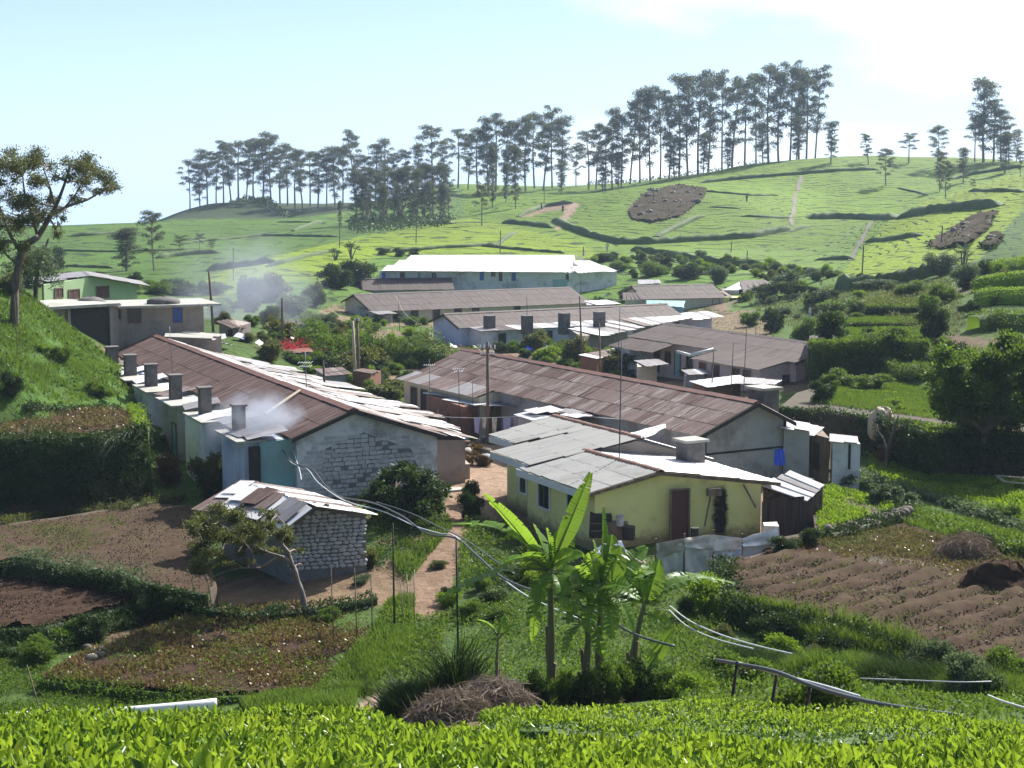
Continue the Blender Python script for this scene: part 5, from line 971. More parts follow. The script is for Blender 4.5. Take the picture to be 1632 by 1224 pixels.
BU=[ # px,py(base),w,h,mat,label,fine
 (100,578,36,34,'mid','grey green bush on the grass bank above the lean-to roofs','f'),(20,632,42,56,'dark','dark rounded bush on the grass bank at the left edge','f'),(160,632,50,34,'mid','low green bush at the right end of the grass bank','f'),(70,560,30,16,'bright','tuft like bush halfway up the grass bank','f'),
 (337,790,76,84,'olive','round shrub with yellow green and reddish leaves beside the kitchens','m'),(268,772,60,66,'red','dark red leaved shrub left of the yellow green one','m'),(385,775,60,36,'olive','low shrub under the kitchen walls','m'),(250,715,46,40,'mid','spiky green plant by the left kitchens','f'),(420,790,60,30,'mid','scrub between the kitchens and the tin roof','f'),
 (750,828,50,62,'dark','larger of two dark clipped conical bushes by the path','f'),(748,806,40,52,'dark','rear of the two dark clipped conical bushes by the path','f'),
 (235,990,60,52,'dark','dark clump of weeds at the corner of the furrowed bed','f'),(150,1020,90,62,'dark','dark bushy weeds under the furrowed bed','f'),(60,1060,76,60,'mid','leafy weeds at the left edge above the green bed','f'),(290,975,70,48,'dark','low dark bush left of the leaning tree','f'),(110,1030,60,50,'mid','broad leaved weed beside the stones','m'),
 (520,990,50,28,'mid','small green weeds right of the leaning tree','f'),(440,985,70,26,'dark','weeds at the foot of the leaning tree','f'),(590,905,40,40,'olive','small shrub at the right corner of the stone shed','m'),(575,930,40,20,'blue','grey weeds by the right corner of the stone shed','f'),
 (1140,985,110,90,'bright','tall light green bush below the sack fence','f'),(1290,1150,170,130,'mid','large leafy bush in front of the brush at the lower right','f'),(1180,1100,120,80,'mid','weedy bush left of the large leafy one','f'),(1540,1120,110,100,'blue','grey green bush at the lower right behind the pipe','f'),(1610,1090,90,80,'mid','leafy bush at the right edge behind the pipe','f'),(1240,1060,80,60,'bright','light green weeds above the pipe post','f'),
 (1410,800,60,40,'blue','large greyish shrub right of the green plot','m'),(1350,775,80,36,'blue','greyish shrub behind the green plot','m'),(1440,810,70,36,'blue','greyish shrub at the corner of the bean field','m'),(1405,740,30,40,'red','reddish shrub by the white privy','m'),
 (1290,870,50,40,'dark','dark bush at the foot of the rusty shed','f'),(1250,880,60,36,'dark','dark weeds below the rusty shed','f'),(740,740,50,28,'red','red flowering bush by the courtyard','m'),
 (1490,540,60,80,'dark','tall dark bush on the terrace steps','f'),(1480,500,40,40,'mid','bush above the tall dark one','f'),(1425,560,60,50,'dark','dark bush hanging over the hedge bank','f'),(1520,590,60,60,'dark','dark bush left of the big round tree','f'),(1380,590,70,60,'mid','bushy growth over the middle of the hedge bank','f'),(1310,640,50,46,'dark','bush at the corner of the pink barrack','f'),(1340,615,60,34,'mid','bush behind the corner one','f'),(1390,620,70,32,'mid','leafy bush along the grass terrace','f'),
 (1235,530,46,50,'dark','round dark bush right of the grey roof ridge','f'),(1280,545,50,50,'mid','lighter round bush beside the dark round one','f'),(1195,520,40,30,'mid','small bush behind the grey ridge','f'),(1320,540,60,60,'dark','dark bush at the left end of the terraces','f'),
 (850,560,50,40,'olive','flowering bush in front of the pale blue wall','m'),(912,585,46,60,'olive','small light green tree in front of the low sheds','m'),(980,600,70,50,'olive','green bush behind the central ridge','m'),(870,575,60,30,'bright','low green plants left of the small light tree','f'),(800,562,40,22,'dark','dark bush at the left end of the central ridge','f'),(1110,605,60,26,'mid','leafy bush behind the pale loose sheets','f'),(1060,520,44,46,'dark','dark bush at the far end of the grey ridge','f'),
 (455,540,70,46,'olive','yellowish bush by the leaning pole','m'),(430,575,50,40,'olive','yellow green bush beside the room with red blossom','m'),(500,555,40,26,'mid','bush right of the room with red blossom','f'),(560,600,90,70,'olive','loose light green tree between the two poles','m'),(600,590,60,60,'olive','pale green shrub right of the poles','m'),(520,595,50,40,'dark','dark shrub under the loose light tree','f'),(610,640,90,40,'olive','garden shrubs left of the cream porch','m'),(640,630,50,30,'bright','light green climbing plants beside the cream porch','f'),(545,620,50,30,'bright','light plants at the roof edge of the long barrack','f'),
 (500,490,46,40,'dark','dark bush in front of the small dark roof','f'),(505,478,34,36,'olive','round pale tree in front of the small dark roof','f'),(570,455,70,56,'dark','large dark tree at the left end of the white roof','f'),(540,460,70,50,'dark','dark palm like clump left of the white roof','f'),(830,455,36,30,'dark','dark bush in front of the white roofed building','f'),(855,455,30,14,'mid','low bushes under the white roof','f'),(700,452,60,8,'mid','low hedge under the white roof','f'),
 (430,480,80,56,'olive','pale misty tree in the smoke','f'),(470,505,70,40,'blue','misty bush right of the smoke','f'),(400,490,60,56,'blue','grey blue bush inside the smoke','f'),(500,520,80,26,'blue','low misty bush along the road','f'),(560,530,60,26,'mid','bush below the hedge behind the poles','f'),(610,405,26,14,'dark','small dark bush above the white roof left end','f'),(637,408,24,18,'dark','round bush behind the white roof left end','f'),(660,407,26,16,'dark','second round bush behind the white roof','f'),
 (855,500,28,38,'olive','slim young tree in front of the brown roofs','f'),(960,500,50,30,'dark','dark bush between the two brown roofs','f'),(1000,480,44,30,'dark','dark bush left of the brown hipped roof','f'),(920,450,60,16,'dark','dark bush right of the hipped white roof','f'),(1040,440,60,30,'mid','bush behind the brown hipped roof','f'),(1090,445,60,32,'dark','dark bush on the terrace behind the brown hipped roof','f'),(1145,450,50,30,'blue','bush left of the small white house','f'),(1225,480,60,40,'dark','dark bush in front of the small white house','f'),(1260,470,60,30,'mid','bush right of the small white house','f'),
 (1340,500,80,30,'mid','wide bush on the upper terraces','f'),(1300,490,60,34,'dark','dark bush on the upper terraces','f'),(1400,460,70,20,'blue','scrub under the tea hedge','f'),(1500,440,70,40,'blue','scrubby bush at the top of the terraces','f'),(1450,470,60,30,'mid','weeds on the upper terraces','f'),(1540,460,50,50,'blue','bush left of the bright tea rows','f'),(1510,480,60,36,'mid','bush at the foot of the bright tea rows','f'),
 (960,415,50,16,'dark','dark scrub above the hipped end of the white roof','f'),(990,430,40,18,'mid','scrub right of the hipped end of the white roof','f'),(1060,425,30,22,'dark','small palm like bush below the road','f'),
 (120,470,90,20,'dark','dark hedge tree behind the green house roof','f'),(60,440,90,60,'blue','grey bushy tree behind the big left tree','f'),(90,430,40,50,'dark','dark bushy tree right of the big left trunk','f'),(20,470,60,40,'blue','scrub at the foot of the big left tree','f'),(250,470,60,30,'mid','bush right of the green house','f'),(290,470,70,24,'dark','dark scrub behind the bare cement house','f'),(340,470,60,26,'blue','misty scrub right of the bare cement house','f'),(210,470,40,26,'mid','light bush beside the green gable','f'),
 (1600,830,60,36,'mid','hedge bush at the right edge','f'),(1560,880,60,40,'dark','dark bush by the earth heap','f'),(700,905,40,16,'olive','small weeds at the path edge','f'),
]
for b in BU: bush(b[0],b[1],b[2],b[3],b[4],b[5],b[6])
# anonymous scrub in the village and on the terraces
rs=random.Random(21)
FILL=[([(340,480),(560,520),(700,548),(640,575),(520,545),(420,530),(345,520)],34,(24,44),'scrub between the smoke and the pale blue barrack'),
 ([(1180,455),(1320,452),(1500,450),(1500,500),(1240,520),(1190,490)],20,(18,34),'scrub on the upper terraces'),([(1240,505),(1480,505),(1560,600),(1390,600),(1270,560)],12,(22,38),'bushes over the hedge bank'),
 ([(920,405),(1180,415),(1180,450),(1050,448),(930,440)],30,(12,28),'scrub below the hill road'),([(1180,425),(1330,440),(1320,455),(1180,450)],16,(16,30),'scrub behind the small white house'),
 ([(770,478),(960,480),(1000,500),(960,505),(700,488)],14,(14,24),'weeds between the brown roofs'),([(480,560),(640,590),(660,620),(560,640),(470,590)],22,(22,40),'garden scrub between the two barracks'),
 ([(800,548),(930,575),(1010,600),(1010,612),(820,570)],20,(20,34),'garden plants behind the central ridge'),([(1510,590),(1632,575),(1632,620),(1520,640)],12,(30,50),'bushes around the big round tree'),
 ([(20,440),(330,462),(330,472),(20,460)],24,(20,36),'scrub behind the left houses'),([(1540,430),(1632,440),(1570,520),(1530,500)],10,(20,36),'weeds by the bright tea rows'),
 ([(1080,950),(1180,985),(1600,1080),(1632,1130),(1180,1090),(1060,1000)],26,(46,90),'weeds in front of the furrowed field'),([(700,940),(860,900),(1060,900),(1060,960),(900,990),(720,990)],20,(36,60),'weeds below the yellow house'),
 ([(560,505),(700,512),(700,522),(560,520)],12,(16,26),'weeds in front of the brown roofed barrack'),([(820,548),(1010,545),(1060,560),(1010,585),(860,565)],22,(18,34),'shrubs and plots behind the central ridge'),
 ([(985,405),(1180,420),(1330,440),(1320,452),(1100,436),(1000,430)],34,(12,26),'scrub along the foot of the tea hill'),([(380,540),(470,545),(560,600),(520,610),(430,570)],18,(18,34),'shrubs right of the long barrack porches'),
 ([(600,600),(640,605),(690,560),(640,556),(590,590)],10,(20,30),'plants left of the central barrack'),([(1240,480),(1340,470),(1340,520),(1260,530)],12,(18,30),'scrub right of the brown hipped barrack')]
for poly,n,(a,b),lab in FILL:
    acc={}; xs=[p[0] for p in poly]; ys=[p[1] for p in poly]; c=0
    while c<n:
        x,y=rs.uniform(min(xs),max(xs)),rs.uniform(min(ys),max(ys))
        if not inpoly(np.array([x]),np.array([y]),poly)[0]: continue
        w=rs.uniform(a,b); mt=rs.choice(['mid','dark','olive','mid','blue','dark','bright']); me=bushv('leaf_'+mt,'f'); co=np.empty(len(me.vertices)*3,dtype=np.float32); me.vertices.foreach_get('co',co); co=co.reshape(-1,3); q=hit(x,y); k=q.y/FPX; t=rs.uniform(0,6.3); hh=w*rs.uniform(.5,1.)*k*1.1
        R=np.array([[math.cos(t),-math.sin(t),0],[math.sin(t),math.cos(t),0],[0,0,1]]); acc.setdefault(mt,[]).append(((co*[w*k,w*k,hh])@R.T+[q.x,q.y,q.z-.12*hh],np.arange(len(co)).reshape(-1,4) if False else np.array([tuple(p.vertices) for p in me.polygons]))); c+=1
    for mt,L_ in acc.items(): V,F=cat(L_); stuff('scrub',lab,V,F,M['leaf_'+mt],'scrub')
# ------------------------------------------------------------------ hedges and grass banks
def hedge(pts,h,w,mat,label,leaf=.09,n=None,name='hedge',z=None,drop=0.,seed=1,cat_='hedge',dens=230,up=.3,rag=.2,clip=False):
    """leafy band along a line of ground points; drop = how far its face hangs below"""
    rg=np.random.default_rng(seed); P=[(hit(*p) if z is None else atZ(p[0],p[1],z)) for p in pts]; Q=[]
    for a,b in zip(P[:-1],P[1:]):
        k=max(1,int((b-a).length/.35)); Q+=[a.lerp(b,j/k) for j in range(k)]
    Q.append(P[-1]); Q=np.array([tuple(q) for q in Q]); m=len(Q); L=m*.35; T2=unit(np.gradient(Q,axis=0)); N2=np.stack([T2[:,1],-T2[:,0],np.zeros(m)],-1); s2=np.sign(-(N2*Q).sum(1)); s2[s2==0]=1; N2*=s2[:,None]
    tot=h+drop; b2=(1+rag*wavy(Q[:,0],Q[:,1],seed,.9,3))[:,None]; th=.55 if not clip else .9
    prof=[(.42,-drop-.5),(.4,-drop*.5),(.3,h*th),(-.25,h*th),(-.42,-drop-.5)]; CV=np.stack([Q+N2*w*c*b2*th+np.array([0,0,1])*(zq*(b2 if zq>0 else 1)) for c,zq in prof],1).reshape(-1,3); CF=np.array([(q*5+k,(q+1)*5+k,(q+1)*5+k+1,q*5+k+1) for q in range(m-1) for k in range(4)]); out=[(CV,CF)]
    if clip:
        n=int(L*(tot+w)*dens*.6); i=rg.integers(0,m-1,n); C=Q[i]+(Q[i+1]-Q[i])*rg.random((n,1)); a=rg.random(n)*1.6-.6; Nn=N2[i]; o_=np.where(a>=0,w*.45,(-.5+rg.random(n))*w*.9)+rg.normal(size=n)*.05; zt=np.where(a>=0,-drop+tot*a*b2[i,0],h*b2[i,0])+rg.normal(size=n)*.05; P3=C+Nn*o_[:,None]; P3[:,2]+=zt; out.append(leafV(P3,Nn*np.where(a>=0,.8,0)[:,None]+rg.normal(size=(n,3))*.6+[0,0,up],leaf*rg.uniform(.6,1.3,n),.55,rg))
    else:
        n=int(L*(tot+w)*dens*.5); i=rg.integers(0,m-1,n); C=Q[i]+(Q[i+1]-Q[i])*rg.random((n,1)); a=rg.random(n)*1.4-.4; o_=np.where(a>=0,w*rg.uniform(.2,.5,n),(-.5+rg.random(n))*w*.9); zt=np.where(a>=0,-drop+tot*a*b2[i,0],h*b2[i,0]*rg.uniform(.5,1.1,n)); P3=C+N2[i]*o_[:,None]; P3[:,2]+=zt; out.append(leafV(P3,N2[i]*.5+rg.normal(size=(n,3))*.7+[0,0,up],leaf*rg.uniform(.7,1.6,n),.55,rg))
        r0=max(.16,min(.5,.3*(tot+w)*.6)); nl=int(L*(tot+w)/(r0*r0)*.55)+3
        i=rg.integers(0,m-1,nl); C=Q[i]+(Q[i+1]-Q[i])*rg.random((nl,1)); zz=rg.uniform(-drop,h*.8,nl); top_=zz>h*.35; o_=np.where(top_,rg.uniform(-.4,.45,nl),rg.uniform(.2,.5,nl))*w; C=C+N2[i]*o_[:,None]; C[:,2]+=zz
        for c in C:
            r=r0*rg.uniform(.5,1.35); q=int(max(10,dens*2.1*r*r*(.09/leaf)**1.2)); Pp,D=shell(rg,q,c,(r,r,r*rg.uniform(.7,1.3)),.45,up+.1); out.append(leafV(Pp,D,leaf*rg.uniform(.6,1.35,q),.55,rg))
    o=newobj(name,*cat(out),M[mat]); return tag(o,label,cat_)
H_=[ # pts,h,w,drop,mat,label,leaf
 ([(-90,706),(60,703),(150,700),(232,688)],.3,1.3,3.1,'leaf_dark','tall dark leafy bank below the beet bed at the left',.13,-11.3),
 ([(232,690),(222,668),(215,655)],.35,.7,.8,'leaf_bright','bright green edge down the right side of the beet bed',.1,-11.3),
 ([(40,652),(110,655),(190,652)],.3,.6,.6,'leaf_dark','dark earthy edge between the grass bank and the beet bed',.1,None),
 ([(-10,838),(80,826),(200,812),(290,795)],.3,.8,.1,'leaf_olive','low grassy strip along the far side of the ploughed field',.1,None),
 ([(20,905),(90,912),(150,918),(200,930),(245,948)],.75,.9,.3,'leaf_blue','grey green flowering hedge between the two ploughed beds',.1,None),
 ([(250,960),(330,985),(420,990),(500,980),(600,962)],.4,.8,.2,'leaf_dark','low weeds along the front of the stone shed yard',.11,None),
 ([(-10,1045),(80,1040),(150,1010),(240,985)],.5,.9,.2,'leaf_dark','dark weedy ledge under the furrowed bed',.11,None),
 ([(1310,625),(1400,626),(1500,634)],.1,.3,.1,'leaf_bright','thin grass lip on the far edge of the grass terrace',.1,None),
 ([(1240,650),(1330,658),(1400,668),(1490,694),(1720,700)],.05,.9,2.1,'leaf_dark','dark wall like bank under the grass terrace',.13,-12.1),
 ([(1300,612),(1340,606),(1400,600),(1480,604)],1.,.9,.2,'leaf_mid','leafy hedge along the back of the grass terrace',.12,None),
 ([(1290,548),(1360,548),(1480,548)],.25,1.2,2.6,'leaf_mid','tall hanging hedge bank below the upper grass terrace',.15,-9.9),
 ([(1345,516),(1400,516),(1480,516)],.0,.5,1.,'leaf_dark','dark step between the two upper grass terraces',.12,-9.6),([(1372,490),(1478,491)],.05,.6,1.3,'leaf_dark','dark bank under the highest grass strip',.12,-9.2),
 ([(475,568),(540,572),(600,574),(650,580),(700,590),(760,598)],2.3,1.8,.2,'leaf_mid','long hedge covered bank curving down from the road',.16,None),
 ([(1325,862),(1370,850),(1420,836),(1445,822)],.5,.6,.6,'leaf_dark','dark overgrown stone edge in front of the green plot',.1,None),
 ([(1440,830),(1500,848),(1560,866),(1650,890)],.6,1.1,.7,'leaf_mid','thick hedge below the bean field, lower row',.12,None),
 ([(1430,785),(1500,800),(1560,822),(1640,850)],.4,.8,.4,'leaf_blue','grey green row of shrubs along the bean field',.12,None),
 ([(1330,770),(1380,778),(1430,790)],.6,.9,.4,'leaf_blue','greyish hedge between the green plot and the bean field',.13,None),
]
H_+=[([(-120,905),(40,898),(180,925),(330,952)],.15,.5,.6,'leaf_dark','weedy edge of the ploughed field above the furrowed bed',.1,-14.3),([(-110,1012),(60,1003),(205,968),(245,940)],.1,.6,.7,'leaf_dark','weedy front edge of the furrowed bed',.1,-14.95),
 ([(60,1085),(200,1100),(330,1112),(520,1108),(590,1020),(625,965)],.05,.5,.7,'leaf_mid','grassy front edge of the red vegetable bed',.09,-15.0),
 ([(1160,895),(1175,965),(1330,1000),(1480,1050),(1720,1100)],.25,1.,1.3,'leaf_dark','dark weedy bank along the front of the furrowed field',.11,-13.25),([(1300,850),(1425,812)],.0,.4,.9,'leaf_dark','mossy bank of the green plot',.1,-13.0)]
for k,(pts,h,w,dr,mt,lb,lf,z) in enumerate(H_): hedge(pts,h,w,mt,lb,lf,z=z,drop=dr,seed=k+3,dens=230,rag=.4)
# rows of bright tea at the right edge
for k,(pts,h,w) in enumerate([([(1556,440),(1590,432),(1660,425)],1.0,2.),([(1556,462),(1590,456),(1660,450)],1.1,2.3),([(1554,488),(1590,482),(1660,480)],1.2,2.6),([(1550,528),(1590,520),(1660,524)],1.2,3.)]):
    hedge(pts,h,w,'leaf_bright' if k<3 else 'leaf_mid','%s bright clipped tea row at the right edge'%['topmost','second','third','lowest'][k],.16,drop=.9,name='tea_row',cat_='tea hedge',seed=40+k,dens=110,rag=.12,clip=True)
# ------------------------------------------------------------------ ground cover
scatter('bean_plants','low bright green bean plants covering the field at the right',[(1345,672),(1480,700),(1660,710),(1660,845),(1540,815),(1440,785),(1385,750),(1385,700)],26000,.16,'leaf_bright',h=.3,seed=2)
scatter('bean_plants','darker green vegetable rows around the foot of the round tree',[(1420,690),(1660,700),(1660,740),(1500,735)],5000,.17,'leaf_mid',h=.3,seed=3)  # darker leaf material over part of the bean field
scatter('potato_plants','fresh green crop in the small plot by the rusty shed',[(1305,848),(1425,812),(1418,802),(1332,776),(1298,774)],7000,.12,'leaf_bright',z=-13.0,h=.22,seed=4)
scatter('beet_plants','reddish grey leaves of the beet bed',[(-80,702),(150,696),(226,686),(212,656),(150,652),(-80,652)],7000,.16,'leaf_beet',z=-11.25,h=.25,seed=5)
scatter('red_leaf_plants','dark red and green vegetables in the big front bed',[(65,1082),(330,1108),(518,1104),(586,1018),(620,968),(500,962),(330,972),(130,1043)],26000,.12,'leaf_beet',z=-14.97,h=.2,seed=6,clump=.7)
scatter('red_leaf_plants','green sprigs among the red vegetables of the front bed',[(65,1082),(330,1108),(518,1104),(586,1018),(620,968),(500,962),(330,972),(130,1043)],5000,.1,'leaf_mid',z=-14.95,h=.22,seed=7,clump=.9)
scatter('carrot_plants','feathery bright green bed at the lower left',[(-60,1050),(60,1058),(150,1085),(360,1118),(300,1150),(-60,1150)],24000,.075,'leaf_mid',h=.3,seed=8)
scatter('mixed_plants','red and green crop beside the furrowed field',[(1222,880),(1380,900),(1520,925),(1700,960),(1640,900),(1440,842),(1300,852)],9000,.1,'leaf_beet',z=-13.27,h=.22,seed=9,clump=.6)
scatter('mixed_plants','short green growth on the bed behind the furrows',[(1300,862),(1420,840),(1560,870),(1690,905),(1640,935),(1480,890),(1330,880)],9000,.09,'leaf_olive',z=-13.27,h=.14,seed=10)
scatter('seedlings','thin green seedlings on the left part of the ploughed field',[(-60,880),(120,882),(220,850),(180,822),(-60,850)],5000,.06,'leaf_mid',z=-14.27,h=.08,seed=11,clump=.6)
scatter('terrace_grass','bright even grass on the terrace below the hedge',[(1290,640),(1400,655),(1500,668),(1500,612),(1335,610)],26000,.035,'leaf_grass',z=-12.08,h=.22,seed=12,kind='blade',clump=0)
scatter('terrace_grass','pale short grass on the upper terraces',[(1330,546),(1480,546),(1495,536),(1480,522),(1350,522)],12000,.05,'leaf_grass',z=-9.88,h=.25,seed=13,kind='blade',clump=0)
scatter('terrace_grass','pale short grass on the topmost terrace',[(1347,515),(1478,515),(1486,506),(1362,505)],8000,.05,'leaf_grass',z=-9.58,h=.25,seed=14,kind='blade',clump=0)
BANK=[(-50,72),(-30,72),(-25.6,79),(-24.4,82),(-23.2,88),(-23.4,97),(-27,102),(-40,104),(-52,96)]
scatter('bank_grass','bright green grass of the left bank',None,80000,.04,'leaf_grass',h=.36,seed=15,kind='blade',clump=.35,world=BANK)
scatter('low_weeds','low green weeds in the hollow below the banana plants',[(690,985),(860,940),(1080,940),(1160,1000),(1180,1100),(860,1100),(760,1060)],26000,.1,'leaf_mid',h=.45,seed=16)
scatter('low_weeds','pale grass and weeds at the lower right',[(1060,990),(1160,1000),(1640,1120),(1640,1160),(1100,1140)],22000,.09,'leaf_mid',h=.5,seed=17)
scatter('path_grass','soft grass along the left side of the footpath',[(570,1110),(625,1080),(660,1030),(660,960),(620,960),(590,1020),(500,1110),(380,1125),(400,1145),(560,1140)],16000,.035,'leaf_grass',h=.45,seed=18,kind='blade',clump=.3)
scatter('path_grass','grass tufts between the footpath and the conical bushes',[(640,800),(700,790),(722,840),(690,880),(650,930),(625,900)],5000,.035,'leaf_grass',h=.35,seed=19,kind='blade',clump=.6)
scatter('ridge_grass','long grass crest along the front of the furrowed field',[(1175,965),(1200,968),(1330,1005),(1500,1060),(1640,1090),(1640,1125),(1480,1090),(1300,1035),(1165,1000)],26000,.022,'leaf_grass',h=.75,seed=20,kind='blade',clump=.5)
scatter('ridge_grass','rough grass along the hedge below the bean field',[(1440,806),(1660,866),(1660,895),(1560,872),(1440,834)],20000,.025,'leaf_grass',h=.45,seed=22,kind='blade',clump=.3)
scatter('yard_weeds','weeds and litter in the yard below the yellow house',[(760,840),(920,880),(1050,900),(1040,930),(860,960),(740,930)],8000,.09,'leaf_dark',h=.4,seed=23,clump=.9)

scatter('upper_terrace_weeds','mixed weeds over the right hand terraces',[(1180,470),(1340,455),(1510,445),(1540,520),(1500,560),(1340,510),(1240,520)],16000,.2,'leaf_olive',h=.5,seed=25,clump=.6)
scatter('village_weeds','weeds growing between the sheds in the middle of the village',[(470,520),(700,545),(1000,560),(1240,560),(1240,500),(1060,480),(700,480),(470,490)],12000,.18,'leaf_mid',h=.35,seed=26,clump=.8)
scatter('shed_yard_weeds','weeds in the yard between the tin roof and the barrack',[(350,790),(480,800),(640,800),(640,830),(600,910),(590,820),(380,760)],7000,.09,'leaf_mid',h=.3,seed=27,clump=.6)

scatter('knoll_scrub','dark scrub covering the knoll under the left gum trees',[(262,347),(300,333),(340,322),(400,322),(440,332),(475,348)],9000,1.0,'leaf_dark',h=2.2,seed=60,clump=.5)
scatter('grove_scrub','dark undergrowth beneath the grove',[(555,372),(560,352),(640,346),(725,350),(715,362),(620,370)],3500,.7,'leaf_dark',h=1.8,seed=61,clump=.4)
scatter('ridge_scrub','scrub at the foot of the tallest gum trees',[(935,297),(1050,287),(1200,262),(1310,250),(1310,247),(1190,258),(1050,283),(940,293)],5000,.6,'leaf_dark',h=1.6,seed=62,clump=.7)

for k,(poly,z,n) in enumerate([([(1178,960),(1330,995),(1480,1044),(1715,1094),(1715,960),(1520,925),(1380,900),(1250,885),(1165,900)],-13.1,16000),([(-110,898),(40,893),(180,920),(328,948),(340,928),(302,810),(230,804),(100,826),(-110,854)],-14.25,9000),([(-100,1010),(60,1000),(200,965),(240,940),(150,915),(0,890),(-100,880)],-14.8,7000)]):
    scatter('soil_clods','%s crumbs of soil and dry stalks'%['pale brown','scattered','dark'][k],poly,n//2,.07,'clod',z=z,h=.1,seed=70+k,cat_='soil',clump=.5,up=.1,asp=.8)
scatter('field_weeds','sparse green weeds on the furrowed field',[(1178,960),(1330,995),(1480,1044),(1715,1094),(1715,960),(1520,925),(1380,900),(1250,885),(1165,900)],2600,.09,'leaf_olive',z=-13.05,h=.12,seed=80,clump=.9)

scatter('terrace_grass','pale short grass on the highest strip terrace',[(1374,489),(1476,490),(1480,478),(1384,476)],7000,.05,'leaf_grass',z=-9.18,h=.25,seed=84,kind='blade',clump=0)
scatter('bank_weeds','mixed weeds and tufts over the left grass bank',None,6500,.2,'leaf_mid',h=.4,seed=85,clump=1.2,world=BANK)
scatter('bank_weeds','darker tufts over the left grass bank',None,3500,.2,'leaf_dark',h=.45,seed=89,clump=1.5,world=BANK)
scatter('path_weeds','weeds growing over the lower end of the footpath',[(655,985),(712,985),(700,1060),(640,1130),(600,1135),(610,1080),(640,1040)],9000,.1,'leaf_mid',h=.35,seed=90,clump=.4)
scatter('path_weeds','dark weeds along the right side of the footpath',[(742,835),(800,830),(860,860),(880,900),(780,950),(735,945),(728,900)],7000,.12,'leaf_mid',h=.5,seed=86,clump=.6)

scatter('path_weeds','leafy weeds mixed into the grass left of the footpath',[(570,1110),(625,1080),(660,1030),(660,960),(620,960),(590,1020),(500,1110),(380,1125),(400,1145),(560,1140)],7000,.1,'leaf_mid',h=.4,seed=87,clump=.8)
scatter('path_weeds','leafy weeds beside the broad leaved tree',[(640,800),(700,790),(722,840),(690,880),(650,930),(600,905),(600,830)],5000,.1,'leaf_dark',h=.35,seed=88,clump=.8)
for i,(x,Y,w,h,mt) in enumerate([(866,36,70,86,'dark'),(905,35.6,60,80,'mid'),(940,35.4,80,90,'dark'),(985,35.8,70,94,'mid'),(1025,36,80,86,'dark'),(1070,36,80,60,'mid'),(840,36,60,44,'mid'),(800,36.5,80,50,'bright'),(1120,35,80,60,'bright')]):
    bush(x,0,w,h,mt,['dark weeds at the foot of the tallest banana plant','mid green weeds between the first two banana trunks','dark weeds at the foot of the short banana plant','weeds at the foot of the middle banana plant','dark weeds at the foot of the leaning banana plant','weeds right of the banana sucker','weeds left of the tallest banana plant','light weeds right of the brushwood heap','light weeds between the bananas and the pipe post'][i],'f',Y=Y)
